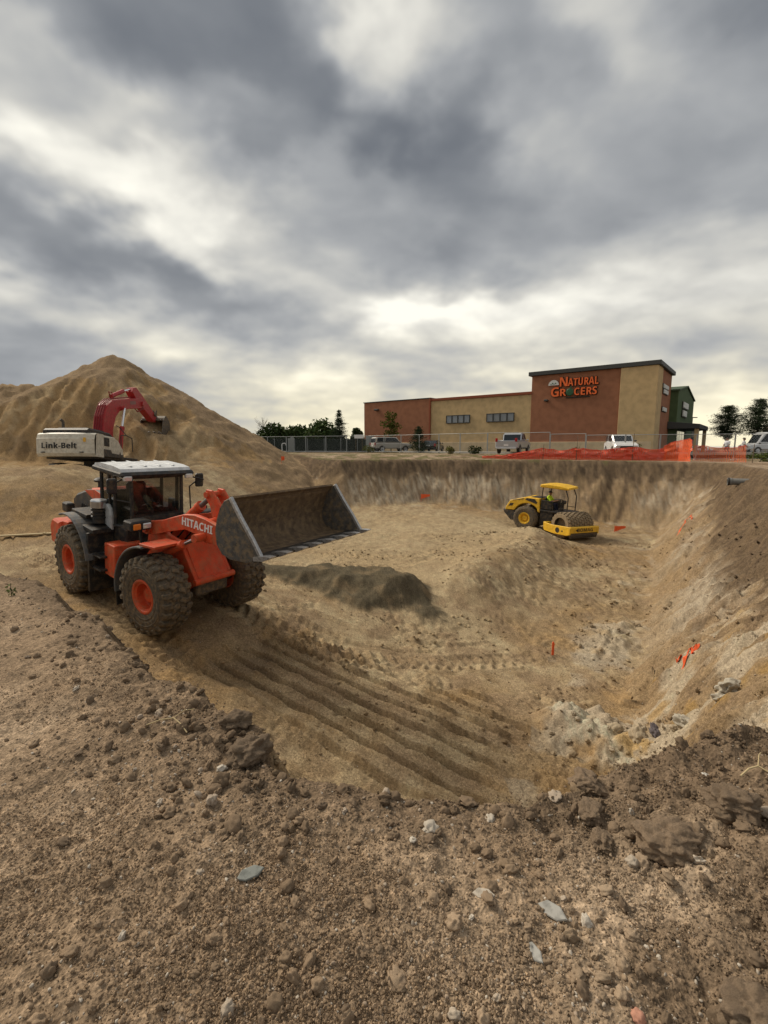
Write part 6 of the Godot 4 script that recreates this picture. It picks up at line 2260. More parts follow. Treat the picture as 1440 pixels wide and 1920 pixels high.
	for k in 26:
		var y := br.randf_range(2.4, 4.2)
		var a := br.randf() * TAU
		var tip := Vector3(cos(a) * br.randf_range(0.5, 1.4), y + br.randf_range(0.6, 1.9), sin(a) * br.randf_range(0.4, 1.2))
		g.bar(Vector3(0.08, y, 0), tip, 0.035, 0.010, 4)
		for q in 3:
			var p := Vector3(0.08, y, 0).lerp(tip, br.randf_range(0.4, 0.9))
			g.bar(p, p + Vector3(br.randfn() * 0.4, br.randf_range(0.2, 0.7), br.randfn() * 0.4), 0.016, 0.006, 3)
	part(B, "branches", g, M.bark_pale)
	# planting along the store
	tree("young_tree", "young leafy tree with a bare stem against the brown wall", "tree", Vector3(0.95, 1.03, -66.0), 3.0, 0.07, [[Vector3(0, 4.6, 0), Vector3(0.85, 0.9, 0.8)], [Vector3(-0.35, 3.7, 0), Vector3(1.0, 0.6, 0.9)], [Vector3(0.5, 3.4, 0.1), Vector3(0.9, 0.55, 0.8)], [Vector3(0.1, 2.5, 0), Vector3(1.1, 0.6, 0.9)]], 1500, 0.15, Color(0.095, 0.105, 0.022), 71)
	conifer("dark cone-shaped evergreen shrub between the beige van and the windows", Vector3(4.0, 1.0, -56.0), 3.1, 1.35, Color(0.028, 0.045, 0.020), 72)
	for e in [["round dark clipped shrub in front of the tan wall", 8.7, 46.6, 0.85, 0.60, 73, G * 0.7], ["yellowish grass tuft beside the round dark shrub", 6.4, 47.6, 0.8, 0.42, 74, Color(0.16, 0.15, 0.05)], ["low green bush beside the silver cabinet", -1.9, 58.0, 0.9, 0.7, 75, Color(0.11, 0.12, 0.04)], ["green bush beside the white compact SUV", 21.9, 42.0, 1.3, 0.45, 76, Color(0.10, 0.13, 0.03)], ["reddish ornamental grass behind the crumpled netting", 16.6, 41.5, 1.0, 0.45, 77, Color(0.16, 0.12, 0.06)], ["leafy weeds on the right bank beside the netting stake", 27.0, 34.6, 0.7, 0.9, 78, Color(0.085, 0.11, 0.03)], ["tall weeds on the right bank below the two people", 29.2, 36.0, 0.75, 1.1, 79, Color(0.075, 0.10, 0.028)]]:
		var h: float = e[3]
		var w: float = e[4]
		tree("shrub", e[0], "shrub", Vector3(e[1], ground_at(e[1], -e[2]), -e[2]), h * 0.5, 0.03, [[Vector3(0, h * 0.5, 0), Vector3(w, h * 0.5, w)], [Vector3(w * 0.5, h * 0.4, 0), Vector3(w * 0.7, h * 0.4, w * 0.7)]], 700, 0.08, e[6], e[5])
	# green windscreen on the fence in front of the left trees
	var sc := thing("windscreen_fence", "dark green fabric windscreen strung between posts in front of the trees", "fence", Vector3(-19.0, 0.9, -73.0))
	for k in 7:
		g = Geo.new()
		g.box(Vector3(1.25 + k * 2.5, 1.0, -k * 0.02), Vector3(2.44, 1.85, 0.03), 0.004)
		part(sc, "fabric_panel", g, M.screen_green)
		g = Geo.new(); g.bar(Vector3(k * 2.5, -0.1, 0.02), Vector3(k * 2.5, 2.05, 0.02), 0.035)
		part(sc, "post", g, M.galvanised)
	# service boxes, sign, riser
	var ub := thing("utility_cabinet", "grey utility cabinet near the foot of the sand heap", "cabinet", Vector3(-12.6, ground_at(-12.6, -66.0), -66.0))
	g = Geo.new(); g.box(Vector3(0, 0.85, 0), Vector3(0.85, 1.9, 0.5), 0.03); part(ub, "cabinet_body", g, M.cabinet_grey)
	g = Geo.new(); g.box(Vector3(0.1, 1.9, 0), Vector3(0.4, 0.35, 0.3), 0.02); part(ub, "meter_box", g, M.cabinet_grey)
	g = Geo.new(); g.box(Vector3(0, 0.85, 0.26), Vector3(0.7, 1.6, 0.02), 0.005); part(ub, "door", g, M.cabinet_grey)
	var ri := thing("pipe_riser", "white bent pipe riser beside the grey utility cabinet", "pipe", Vector3(-13.8, ground_at(-13.8, -65.5), -65.5))
	g = Geo.new(); g.tube([Vector3(0, -0.1, 0), Vector3(0, 1.0, 0), Vector3(0.12, 1.15, 0), Vector3(0.5, 1.15, 0), Vector3(0.55, 0.9, 0)], 0.055, 10); part(ri, "bent_pipe", g, M.decal_white)
	g = Geo.new(); g.bar(Vector3(0, -0.1, 0), Vector3(0, 0.06, 0), 0.12, 0.12, 12); part(ri, "flange", g, M.cabinet_grey)
	var sg := thing("notice_board", "blank white notice board on two thin posts left of the store", "sign", Vector3(-3.1, ground_at(-3.1, -60.2), -60.2))
	g = Geo.new(); g.box(Vector3(0, 1.95, 0), Vector3(1.15, 0.45, 0.04), 0.006); part(sg, "board", g, M.decal_white)
	for x in [-0.4, 0.4]:
		g = Geo.new(); g.bar(Vector3(x, -0.2, -0.04), Vector3(x, 2.1, -0.04), 0.03); part(sg, "post", g, M.stake_wood)
	var ec := thing("electrical_cabinet", "tall silver electrical cabinet against the brown end wall", "cabinet", Vector3(-1.9, 1.03, -66.0), deg_to_rad(-20))
	g = Geo.new(); g.box(Vector3(0, 1.05, 0), Vector3(0.95, 2.1, 0.7), 0.03); part(ec, "cabinet_body", g, M.cabinet_grey)
	g = Geo.new(); g.box(Vector3(0, 1.05, 0.36), Vector3(0.82, 1.85, 0.02), 0.005); part(ec, "door", g, M.cabinet_grey)
	# far buildings on the right
	for e in [["low grey flat-roofed building far off between the entrance and the pines", 66.5, 110.0, 6.5, 4.6, 5.0, "b"], ["pale grey rooftop building far off above the low grey one", 72.0, 122.0, 6.0, 6.0, 5.0, "a"], ["dark brick building far off at the right behind the pines", 83.0, 98.0, 9.0, 5.5, 6.0, "c"]]:
		var b := thing("far_building", e[0], "building", Vector3(e[1], 0.5, -e[2]), deg_to_rad(-15), "buildings on the horizon")
		var wm: Material = M.far_grey if e[6] == "b" else (M.far_pale if e[6] == "a" else M.far_brick)
		g = Geo.new(); g.box(Vector3(0, e[4] * 0.5, 0), Vector3(e[3], e[4], 6.0), 0.05); part(b, "wall", g, wm)
		g = Geo.new(); g.box(Vector3(0, e[4] + 0.1, 0), Vector3(e[3] + 0.3, 0.25, 6.3), 0.03); part(b, "roof_edge", g, M.trim_dark)
		for k in 4:
			g = Geo.new(); g.box(Vector3(-e[3] * 0.36 + k * e[3] * 0.24, e[4] * 0.62, 3.02), Vector3(e[3] * 0.15, 0.9, 0.06), 0.01); part(b, "window", g, M.dark_glass)
	# lamp post far off
	for e in [["slender light pole standing behind the netting bend", 45.5, 72.0, 5.0]]:
		var lp := thing("light_pole", e[0], "lamp post", Vector3(e[1], 0.9, -e[2]))
		g = Geo.new(); g.bar(Vector3.ZERO, Vector3(0, e[3], 0), 0.09, 0.06, 8); part(lp, "pole", g, M.trim_dark)
		g = Geo.new(); g.box(Vector3(0.3, e[3] + 0.05, 0), Vector3(0.7, 0.12, 0.3), 0.02); part(lp, "lamp_head", g, M.trim_dark)
# ---------------------------------------------------------------- clods, stones, gravel
func rock_mesh(seed_: int, subdiv: int, rough: float, flat: float) -> ArrayMesh:
	var t := (1.0 + sqrt(5.0)) / 2.0
	var vs: Array = [Vector3(-1, t, 0), Vector3(1, t, 0), Vector3(-1, -t, 0), Vector3(1, -t, 0), Vector3(0, -1, t), Vector3(0, 1, t), Vector3(0, -1, -t), Vector3(0, 1, -t), Vector3(t, 0, -1), Vector3(t, 0, 1), Vector3(-t, 0, -1), Vector3(-t, 0, 1)]
	for i in 12: vs[i] = vs[i].normalized()
	var fs: Array = [[0, 11, 5], [0, 5, 1], [0, 1, 7], [0, 7, 10], [0, 10, 11], [1, 5, 9], [5, 11, 4], [11, 10, 2], [10, 7, 6], [7, 1, 8], [3, 9, 4], [3, 4, 2], [3, 2, 6], [3, 6, 8], [3, 8, 9], [4, 9, 5], [2, 4, 11], [6, 2, 10], [8, 6, 7], [9, 8, 1]]
	for s in subdiv:
		var mid := {}
		var nf := []
		for f in fs:
			var q := []
			for k in 3:
				var a: int = f[k]
				var b: int = f[(k + 1) % 3]
				var key := Vector2i(mini(a, b), maxi(a, b))
				if not mid.has(key):
					mid[key] = vs.size()
					vs.append(((vs[a] + vs[b]) * 0.5).normalized())
				q.append(mid[key])
			nf.append([f[0], q[0], q[2]]); nf.append([f[1], q[1], q[0]]); nf.append([f[2], q[2], q[1]]); nf.append(q)
		fs = nf
	var nz := noise(seed_, 0.9, 3)
	var cz := noise(seed_ + 5, 0.8, 1, FastNoiseLite.TYPE_CELLULAR)
	cz.cellular_return_type = FastNoiseLite.RETURN_DISTANCE
	for i in vs.size():
		var v: Vector3 = vs[i]
		var r := 0.85 + rough * nz.get_noise_3dv(v * 1.5) - rough * 0.35 * (cz.get_noise_3dv(v * 1.6) + 0.6)
		if subdiv > 2: r += 0.05 * nz.get_noise_3dv(v * 5.0) + 0.03 * nz.get_noise_3dv(v * 13.0 + Vector3(9, 3, 1))
		vs[i] = Vector3(v.x, v.y * flat, v.z) * r
	var g := Geo.new()
	# rounded shading, with a little of each face's own tilt left in
	var nn := []
	for i in vs.size(): nn.append(Vector3.ZERO)
	var fnl := []
	for f in fs:
		var n: Vector3 = (vs[f[1]] - vs[f[0]]).cross(vs[f[2]] - vs[f[0]])
		if n.dot(vs[f[0]]) < 0.0: n = -n
		fnl.append(n.normalized())
		for k in 3: nn[f[k]] += n
	for i in fs.size():
		var f: Array = fs[i]
		var q: Array = []
		for k in 3: q.append((nn[f[k]].normalized() + fnl[i] * 0.35).normalized())
		g.tri(vs[f[0]], vs[f[1]], vs[f[2]], q[0], q[1], q[2])
	return g.mesh()

func scatter(called: String, label: String, me: Mesh, m: Material, spots: Array) -> void:
	var mm := MultiMesh.new()
	mm.transform_format = MultiMesh.TRANSFORM_3D
	mm.use_colors = true
	mm.mesh = me
	mm.instance_count = spots.size()
	for i in spots.size():
		mm.set_instance_transform(i, spots[i][0])
		mm.set_instance_color(i, spots[i][1])
	var o := MultiMeshInstance3D.new()
	o.name = numbered(called)
	o.multimesh = mm
	o.material_override = m
	add_child(o)
	tag(o, label, "gravel", "", "stuff")

func tumbled(r: RandomNumberGenerator, at: Vector3, s: float) -> Transform3D:
	var b := Basis(Vector3(r.randfn(), r.randfn(), r.randfn()).normalized(), r.randf() * TAU)
	return Transform3D(b * Basis.from_scale(Vector3(s * r.randf_range(0.75, 1.3), s * r.randf_range(0.7, 1.1), s * r.randf_range(0.75, 1.3))), at)

func build_stones() -> void:
	var r := RandomNumberGenerator.new()
	r.seed = 31
	var pebble := [rock_mesh(1, 1, 0.3, 0.8), rock_mesh(2, 1, 0.4, 0.65)]
	var lump := [rock_mesh(3, 2, 0.45, 0.8), rock_mesh(4, 2, 0.55, 0.7), rock_mesh(5, 2, 0.35, 0.75), rock_mesh(6, 2, 0.6, 0.65)]
	var sm := mat(Color(1, 1, 1), 0.95, 0.0, M.t_clod, 2.6)
	sm.vertex_color_use_as_albedo = true
	sm.metallic_specular = 0.2
	# fine gravel on the bank underfoot and crumbs on the walls and floor
	var fine := [[], []]
	var clods := [[], []]
	var tries := 0
	while tries < 78000:
		tries += 1
		var a := r.randf_range(-0.95, 0.95)
		var rad := 0.95 * pow(15.0, pow(r.randf(), 1.45))
		var x := sin(a) * rad
		var d := cos(a) * rad
		var s := survey(x, d)
		var k := int(s.w)
		if k == 1 and r.randf() < 0.7: continue
		var dens := 0.55 + 0.9 * tn_mid.get_noise_2d(x * 0.5 + 3.0, d * 0.5)
		if k == 0: dens *= 0.45
		if r.randf() > dens: continue
		var c := soil(x, d, s)
		var tone := r.randf()
		if tone > 0.86: c = c.lerp(Color(0.62, 0.56, 0.47), r.randf_range(0.3, 0.9))
		elif tone > 0.80: c = c.lerp(Color(0.42, 0.33, 0.25), 0.7)
		elif tone < 0.25: c = c * 0.75
		var size := (0.0026 + 0.0065 * pow(r.randf(), 3.0)) * (0.8 + rad * 0.15)
		var big := r.randf()
		var y := s.x + size * 0.15
		if big > 0.965:
			size = (0.009 + 0.022 * pow(r.randf(), 3.0)) * (0.9 + rad * 0.09)
			if tone <= 0.95: c = soil(x, d, s) * r.randf_range(0.8, 1.15)
			clods[r.randi() % 2].append([tumbled(r, Vector3(x, s.x + size * 0.25, -d), size), Color(c.r, c.g, c.b)])
		else:
			fine[r.randi() % 2].append([tumbled(r, Vector3(x, y, -d), size), Color(c.r, c.g, c.b)])
	for k in 2:
		scatter("gravel", "fine gravel and crumbs strewn over the bare earth", pebble[k], sm, fine[k])
		scatter("earth_crumbs", "small lumps of earth strewn over the bank and pit", lump[k], sm, clods[k])
	# grit: handfuls of grains, each handful laid to the slope of the ground
	var gr := Geo.new()
	gr.use_col = true
	for k in 18:
		var at := Vector3(r.randfn() * 0.035, 0.0, r.randfn() * 0.035)
		var q := 0.0018 + 0.0040 * pow(r.randf(), 2.5)
		var v := r.randf_range(0.65, 1.15)
		gr.col = Color(v, v, v) if r.randf() < 0.8 else Color(1.7, 1.65, 1.55) * 0.58
		gr.x = Transform3D(Basis(Vector3(r.randfn(), r.randfn(), r.randfn()).normalized(), r.randf() * TAU) * Basis.from_scale(Vector3(q * 1.2, q * 0.8, q)), at + Vector3(0, q * 0.3, 0))
		for sx in [-1.0, 1.0]:
			for sy in [-1.0, 1.0]:
				for sz in [-1.0, 1.0]:
					gr.ft(Vector3(sx, 0, 0), Vector3(0, sy, 0), Vector3(0, 0, sz), Vector3(sx, sy, sz))
	var handful := gr.mesh()
	var grit := []
	for k in 9000:
		var a := r.randf_range(-0.9, 0.9)
		var rad := 0.85 * pow(5.2, pow(r.randf(), 1.1))
		var x := sin(a) * rad
		var d := cos(a) * rad
		var s := survey(x, d)
		if s.y > 0.02: continue
		if tn_mid.get_noise_2d(x * 0.7 + 33.0, d * 0.7) + r.randf_range(-0.2, 0.2) < -0.08: continue
		var e := 0.05
		var nn := Vector3(s.x - survey(x + e, d).x, e, -(s.x - survey(x, d + e).x)).normalized()
		var u := nn.cross(Vector3(sin(k), 0, cos(k))).normalized()
		var c := soil(x, d, s) * r.randf_range(0.95, 1.5)
		grit.append([Transform3D(Basis(u, nn, u.cross(nn)) * Basis.from_scale(Vector3.ONE * r.randf_range(0.8, 1.5)), Vector3(x, s.x + 0.001, -d)), Color(c.r, c.g, c.b)])
	scatter("grit", "coarse grit covering the trodden bank", handful, sm, grit)
	# crumbled edge and the heaped berm on the right: dense small clods
	var edge := [[], []]
	tries = 0
	while tries < 20000:
		tries += 1
		var x := r.randf_range(-3.2, 4.2)
		var d := r.randf_range(0.9, 5.5)
		var R := rim(x, d)
		var wgt := 0.0
		if R.x < 0.35: wgt = 0.6 * ss(-0.7, -0.05, R.x) * ss(-0.25, 0.25, tn_mid.get_noise_2d(x * 0.7, d * 0.7) + 0.1)
		wgt = maxf(wgt, 0.8 * ss(0.7, 1.7, x + (d - 1.6) * 0.45 + tn_mid.get_noise_2d(x, d) * 0.5) * (1.0 - ss(0.3, 1.2, R.x)))
		wgt = maxf(wgt, 0.35 * ss(0.15, 0.4, tn_mid.get_noise_2d(x * 0.3 + 7.0, d * 0.3)) * (1.0 - ss(-0.1, 0.1, R.x)))
		if r.randf() > wgt: continue
		var s := survey(x, d)
		var size := 0.006 + 0.034 * pow(r.randf(), 4.5)
		var c := soil(x, d, s).lerp(LOAM * 1.5, 0.5) * r.randf_range(0.8, 1.25)
		if r.randf() > 0.95: c = Color(0.42, 0.34, 0.26)
		edge[r.randi() % 2].append([tumbled(r, Vector3(x, s.x + size * 0.3, -d), size), Color(c.r, c.g, c.b)])
	for k in 2:
		scatter("earth_crumbs", "dark clods heaped along the crumbling bank edge", lump[k + 2], sm, edge[k])
	# lumps rolled down onto the pit floor and lying at the foot of the cut
	var rolled := [[], []]
	tries = 0
	while tries < 15000:
		tries += 1
		var x := r.randf_range(-7.0, 15.0)
		var d := r.randf_range(6.0, 27.0)
		var patch := tn_mid.get_noise_2d(x * 0.28 + 91.0, d * 0.28)
		var heap := minf(seg_dist(x, d, 5.7, 12.4, 7.4, 14.4), seg_dist(x, d, 3.9, 8.8, 5.7, 6.8))
		if r.randf() > 0.12 + 1.6 * patch + 0.8 * (1.0 - ss(0.4, 1.4, heap)): continue
		var s := survey(x, d)
		if s.y < 0.6 or int(s.w) == 1: continue
		var size := 0.012 + 0.065 * pow(r.randf(), 4.0) * (1.0 if x > 2.0 else 0.7)
		var c := soil(x, d, s) * r.randf_range(0.75, 1.2)
		rolled[r.randi() % 2].append([tumbled(r, Vector3(x, s.x + size * 0.2, -d), size), Color(c.r, c.g, c.b)])
	for k in 2:
		scatter("earth_crumbs", "tan lumps rolled onto the pit floor below the walls", lump[k], sm, rolled[k])
	# clods and stones large enough to single out
	var named := [
		[1290, 0.115, "large rounded brown clod on the berm with a deep gap beneath it", 1.13, 1.70, 1.6], [0, 0.09, "broad brown clod leaning on the large rounded one", 1.42, 1.78, 1.4],
		[0, 0.10, "pale brown boulder of earth low on the berm beside a dry stalk", 1.42, 1.40, 1.9], [0, 0.065, "knobbly grey-brown clod between the boulder and the bank", 1.28, 1.32, 1.8],
		[0, 0.085, "flat sunken slab of earth beside the dry stalk", 1.05, 1.16, 1.5], [0, 0.075, "grey-brown clod perched on the rim above the rusty clay", 0.98, 2.12, 1.7],
		[0, 0.06, "squat clod on the rim beside the perched one", 0.92, 1.93, 1.6], [0, 0.05, "small square clod at the end of the rim path", 0.90, 1.78, 1.7],
		[0, 0.11, "dark crumbly clod at the notch of the left bank", -0.72, 2.38, 1.2], [0, 0.085, "dark crumbly clod behind the notch of the left bank", -0.86, 2.62, 1.2]]
	for e in named:
		var c: Color = BANK.lerp(LOAM * 1.3, 0.45) * (e[5] / 1.5)
		var o := MeshInstance3D.new()
		o.name = numbered("earth_clod")
		o.mesh = rock_mesh(100 + int(e[3] * 100), 4, 0.38, 0.75)
		o.material_override = mat(c.linear_to_srgb(), 1.0, 0.0, M.t_clod, 0.9, 0.8)
		var s: float = e[1]
		add_child(o)
		o.transform = Transform3D(Basis(Vector3.UP, r.randf() * TAU) * Basis.from_scale(Vector3(s * 1.25, s, s)), Vector3(e[3], ground_at(e[3], -e[4]) + s * 0.25, -e[4]))
		tag(o, e[2], "clod")
	var small := 0
	while small < 70:
		var x := r.randf_range(-2.2, 2.6)
		var d := r.randf_range(1.2, 3.2)
		var s := survey(x, d)
		if s.y > -0.05: continue
		small += 1
		var size := 0.012 + 0.022 * pow(r.randf(), 2.0)
		var c := soil(x, d, s) * r.randf_range(0.75, 1.2) * 1.0
		var o := MeshInstance3D.new()
		o.name = numbered("earth_clod")
		o.mesh = lump[small % 4]
		o.material_override = M.clod_a if small % 3 == 0 else (M.clod_b if small % 3 == 1 else M.clod_c)
		add_child(o)
		o.transform = tumbled(r, Vector3(x, s.x + size * 0.3, -d), size)
		tag(o, "small brown clod lying loose on the trodden bank", "clod", "loose clods on the bank")
	# pale stones and shards lying on the bank
	var shard := Geo.new()
	shard.prism(v2([-0.055, -0.012, -0.02, -0.026, 0.03, -0.02, 0.058, 0.004, 0.02, 0.024, -0.03, 0.018]), -0.008, 0.008, 0.003)
	var shm := shard.mesh()
	var P := func(lbl: String, me: Mesh, m: Material, x: float, d: float, sc: float, rot: Vector3, cat: String) -> void:
		var o := MeshInstance3D.new()
		o.name = numbered("stone_shard" if cat == "shard" else "stone")
		o.mesh = me
		o.material_override = m
		add_child(o)
		o.transform = Transform3D(Basis.from_euler(rot) * Basis.from_scale(Vector3.ONE * sc), Vector3(x, ground_at(x, -d) + 0.012 * sc, -d))
		tag(o, lbl, "stone")
	P.call("grey-green slate shard lying flat on the bank", shm, M.stone_green, -0.515, 1.64, 0.95, Vector3(-1.25, 0.35, 0.0), "shard")
	P.call("pale triangular stone shard on the bank nearest the rim", shm, M.stone_pale, 0.365, 1.555, 0.75, Vector3(-1.2, -0.7, 0.3), "shard")
	P.call("large pale shard standing tilted on the bank", shm, M.stone_grey, 0.60, 1.50, 1.0, Vector3(-1.0, -1.1, 0.2), "shard")
	P.call("pale pointed shard below the large tilted one", shm, M.stone_grey, 0.49, 1.36, 0.75, Vector3(-1.1, -1.3, 0.1), "shard")
	P.call("small upright cream stone chip near the lower edge of the bank", shm, M.stone_pale, -0.115, 1.04, 0.55, Vector3(-1.2, 1.2, 0.2), "shard")
	P.call("round white pebble on the dark berm", lump[2], M.stone_white, 1.46, 2.0, 0.026, Vector3(0.3, 0.2, 0), "stone")
	P.call("pinkish stone half sunk in the bank", lump[2], M.stone_pink, 0.73, 1.17, 0.024, Vector3(0.3, 1.2, 0), "stone")
	P.call("whitish rough stone at the rim above the grooves", lump[0], M.stone_pale, 0.20, 1.86, 0.040, Vector3(0.1, 0.4, 0), "stone")
	P.call("round tan pebble on the rim path", lump[1], M.stone_pale, 0.475, 1.94, 0.028, Vector3(0.1, 2.4, 0), "stone")
	# rock outcrop in the near corner of the cut
	for e in [[4.6, 8.0, 0.20, "angular cream block embedded in the outcrop of the cut", M.rock_cream], [4.25, 8.3, 0.16, "cream rock wedge in the outcrop beside the angular block", M.rock_cream], [4.0, 8.62, 0.12, "small cream rock below the outcrop wedge", M.rock_cream], [5.05, 7.5, 0.18, "broken pale rock above the outcrop", M.rock_pale], [5.45, 7.05, 0.22, "pale whitish rock near the dark berm", M.rock_pale], [4.78, 7.85, 0.13, "dark purple-grey rock splinter in the outcrop", M.stone_dark], [5.25, 6.95, 0.15, "small broken pale rock beside the whitish one", M.rock_pale]]:
		var o := MeshInstance3D.new()
		o.name = numbered("outcrop_rock")
		o.mesh = rock_mesh(int(e[0] * 50), 3, 0.42, 0.7)
		o.material_override = e[4]
		add_child(o)
		o.transform = Transform3D(Basis.from_euler(Vector3(0.6, e[0] * 3.0, 0.5)) * Basis.from_scale(Vector3(e[2] * 1.3, e[2], e[2])), Vector3(e[0], ground_at(e[0], -e[1]) - e[2] * 0.1, -e[1]))
		tag(o, e[3], "rock")
	# dry stalks
	for e in [["dry straw stalk curving over the berm beside the pale boulder", 1.36, 1.12, 0.26], ["dry straw stalk sticking up from the berm near the white pebble", 1.62, 1.92, 0.16], ["bent dry stalk lying on the left bank edge", -1.25, 2.6, 0.24]]:
		var o := thing("dry_stalk", e[0], "stalk", Vector3(e[1], ground_at(e[1], -e[2]) + 0.012, -e[2]))
		var g := Geo.new()
		var l: float = e[3]
		g.tube([Vector3(-l * 0.5, 0.01, 0.02), Vector3(-l * 0.2, 0.03, 0.0), Vector3(l * 0.1, 0.035, -0.01), Vector3(l * 0.35, 0.02, 0.03), Vector3(l * 0.55, -0.005, 0.07)], 0.004, 5)
		part(o, "stem", g, M.straw)
		g = Geo.new()
		g.tube([Vector3(l * 0.1, 0.035, -0.01), Vector3(l * 0.3, 0.06, -0.05), Vector3(l * 0.5, 0.05, -0.08)], 0.0028, 4)
		part(o, "side_shoot", g, M.straw)

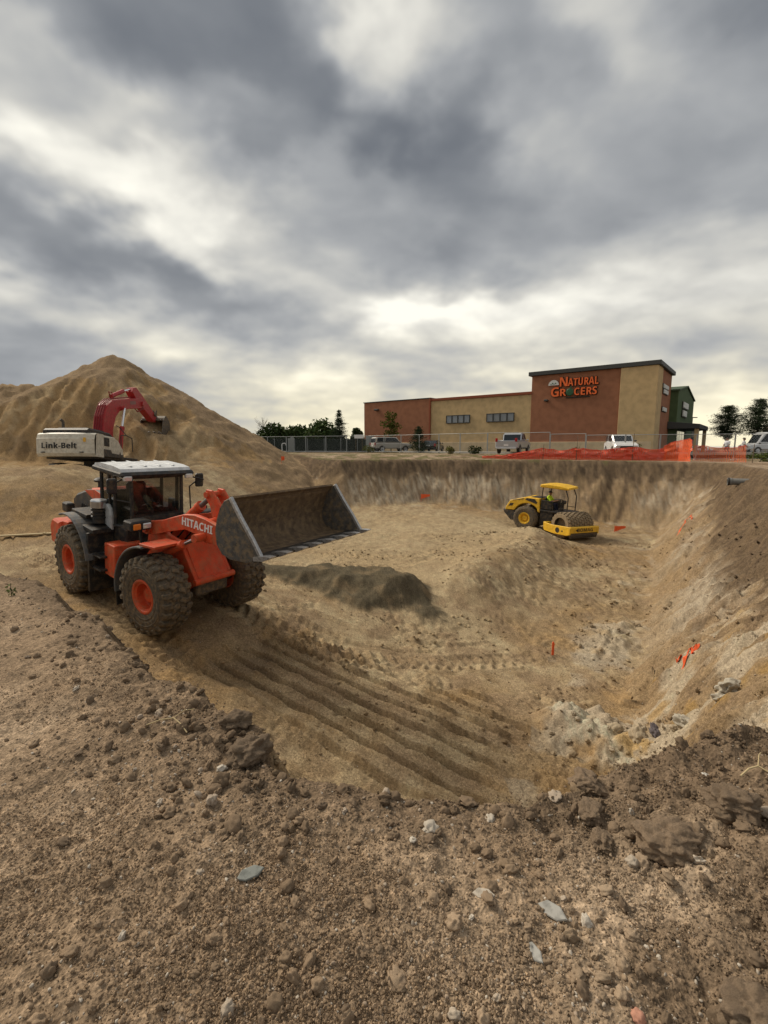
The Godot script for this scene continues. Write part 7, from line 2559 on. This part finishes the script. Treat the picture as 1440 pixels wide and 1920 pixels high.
# ---------------------------------------------------------------- survey stakes, flags, pipe, plank
func build_marks() -> void:
	var g: Geo
	# concrete pipe stub poking out of the right wall
	var px := 16.3
	var pd := 21.8
	var py := ground_at(px, -pd)
	var pp := thing("drain_pipe", "grey concrete drain pipe stub poking out of the right wall", "pipe", Vector3(px, py + 0.12, -pd))
	pp.basis = Basis(Vector3.UP, deg_to_rad(152))
	g = Geo.new()
	g.lathe(Vector3(-1.15, 0, 0), Vector3(1, 0, 0), v2([0.15, 0.0, 0.15, 1.55, 0.17, 1.56, 0.17, 1.72, 0.125, 1.72, 0.125, 0.4, 0.0, 0.4]), 28)
	part(pp, "pipe_wall", g, M.pipe_grey)
	g = Geo.new()
	g.lathe(Vector3(0.55, 0, 0), Vector3(1, 0, 0), v2([0.172, -0.06, 0.182, -0.05, 0.182, 0.01, 0.172, 0.02]), 28)
	part(pp, "end_collar", g, M.black)
	for e in [["orange survey flag on a wire at the foot of the far wall", 2.9, 37.4, 0.55, 0.45], ["orange survey flag on the ground beside the drum roller", 14.7, 30.2, 0.3, 0.5], ["small orange survey flag on the floor beyond the loader bucket", -3.6, 35.2, 0.35, 0.14], ["faded pink survey flag at the foot of the sand heap", -8.2, 38.5, 0.5, 0.16]]:
		var f := thing("survey_flag", e[0], "flag", Vector3(e[1], ground_at(e[1], -e[2]), -e[2]), 0.2)
		g = Geo.new(); g.bar(Vector3(0, -0.1, 0), Vector3(0.02, e[3] + 0.1, 0), 0.012, 0.01, 6); part(f, "wire", g, M.spray_orange)
		g = Geo.new()
		var w: float = e[4] * 1.6
		for k in 5:
			var x0 := w * k / 5.0
			var x1 := w * (k + 1) / 5.0
			var z0 := 0.05 * sin(k * 1.3)
			var z1 := 0.05 * sin((k + 1) * 1.3)
			g.quad(Vector3(x0, e[3] - 0.28 + x0 * 0.2, z0), Vector3(x1, e[3] - 0.28 + x1 * 0.25, z1), Vector3(x1, e[3] + 0.08 - x1 * 0.05, z1), Vector3(x0, e[3] + 0.08 - x0 * 0.05, z0), Vector3(0, 0, 1))
		part(f, "cloth", g, M.spray_orange)
	var sx := 4.62
	var sd := 12.5
	var st := thing("survey_stake", "orange painted survey stake upright on the low pit floor", "stake", Vector3(sx, ground_at(sx, -sd), -sd))
	g = Geo.new()
	g.prism(v2([-0.03, -0.25, 0.03, -0.25, 0.03, 0.34, 0.0, 0.38, -0.03, 0.34]), -0.012, 0.012, 0.003)
	part(st, "lath", g, M.spray_orange)
	g = Geo.new()
	g.box(Vector3(0.0, 0.3, 0.014), Vector3(0.07, 0.05, 0.012), 0.003)
	part(st, "ribbon", g, M.spray_orange)
	# survey paint sprayed on the right wall: strips that follow the ground
	for e in [["orange paint streak sprayed high on the right wall below the pipe", [[15.7, 24.3, 14.8, 23.8], [15.5, 24.25, 15.0, 23.75], [15.3, 24.2, 15.35, 23.7]], 0.085], ["cluster of orange paint strokes sprayed low on the right wall", [[6.55, 9.62, 6.15, 9.60], [6.50, 9.50, 6.22, 9.50], [6.48, 9.40, 6.16, 9.42], [6.40, 9.60, 6.34, 9.36]], 0.03]]:
		var o := thing("paint_mark", e[0], "paint mark", Vector3.ZERO)
		for l in e[1]:
			g = Geo.new()
			var n := 14
			for k in n:
				var q := []
				for j in 2:
					var t := float(k + j) / n
					var c := Vector2(lerpf(l[0], l[2], t), lerpf(l[1], l[3], t))
					var dv: Vector2 = Vector2(l[2] - l[0], l[3] - l[1]).normalized().orthogonal() * e[2] * (0.6 + 0.4 * sin(t * 9.0))
					for s in [-1.0, 1.0]:
						var p: Vector2 = c + dv * s
						q.append(Vector3(p.x, ground_at(p.x, -p.y) + 0.022, -p.y))
				g.quad(q[0], q[1], q[3], q[2], Vector3(-0.5, 1, 0.2))
			part(o, "paint_stroke", g, M.spray_orange)
	var pl := thing("plank", "weathered plank lying on the ramp behind the loader", "plank", Vector3(-13.2, ground_at(-13.2, -16.9) + 0.05, -16.9), deg_to_rad(20))
	g = Geo.new(); g.box(Vector3.ZERO, Vector3(2.6, 0.05, 0.16), 0.008); part(pl, "board", g, M.straw)
	g = Geo.new(); g.box(Vector3(0.9, 0.03, 0), Vector3(0.08, 0.04, 0.14), 0.006); part(pl, "cleat", g, M.straw)
	# a weed on the left bank
	var w := thing("weed", "small green weed growing on the left bank", "plant", Vector3(-4.45, ground_at(-4.45, -5.55), -5.55))
	g = Geo.new()
	crown(g, [[Vector3(0, 0.07, 0), Vector3(0.05, 0.07, 0.05)]], 40, 0.022, Color(0.10, 0.13, 0.04), 5)
	part(w, "foliage", g, M.leaf)
	g = Geo.new(); g.bar(Vector3(0, -0.02, 0), Vector3(0, 0.15, 0), 0.005, 0.003, 5); part(w, "stem", g, M.bark)
# ---------------------------------------------------------------- the scene
func _ready() -> void:
	rng.seed = 4711
	var cam := Camera3D.new()
	cam.name = "camera"
	cam.fov = 93.7
	cam.far = 900.0
	cam.near = 0.05
	add_child(cam)
	cam.position = Vector3(0, 1.65, 0)
	cam.rotation_degrees = Vector3(-7.72, 0, 0)
	cam.current = true

	var env := Environment.new()
	env.background_mode = Environment.BG_SKY
	var sky := Sky.new()
	var pano := PanoramaSkyMaterial.new()
	pano.panorama = make_sky()
	sky.sky_material = pano
	env.sky = sky
	env.tonemap_mode = Environment.TONE_MAPPER_LINEAR
	env.tonemap_exposure = 2.25
	env.background_energy_multiplier = 0.445
	env.sdfgi_enabled = true
	env.ssao_enabled = true
	env.ssil_enabled = true
	var we := WorldEnvironment.new()
	we.name = "world_environment"
	we.environment = env
	add_child(we)

	var sun := DirectionalLight3D.new()
	sun.name = "sun"
	sun.light_energy = 0.5
	sun.light_angular_distance = 22.0
	sun.light_color = Color(1.0, 0.95, 0.87)
	sun.shadow_enabled = true
	sun.rotation_degrees = Vector3(-42, -124, 0)
	add_child(sun)

	make_materials()
	setup_ground()
	build_ground()
	build_loader()
	build_excavator()
	build_roller()
	build_town()
	build_stones()
	build_marks()
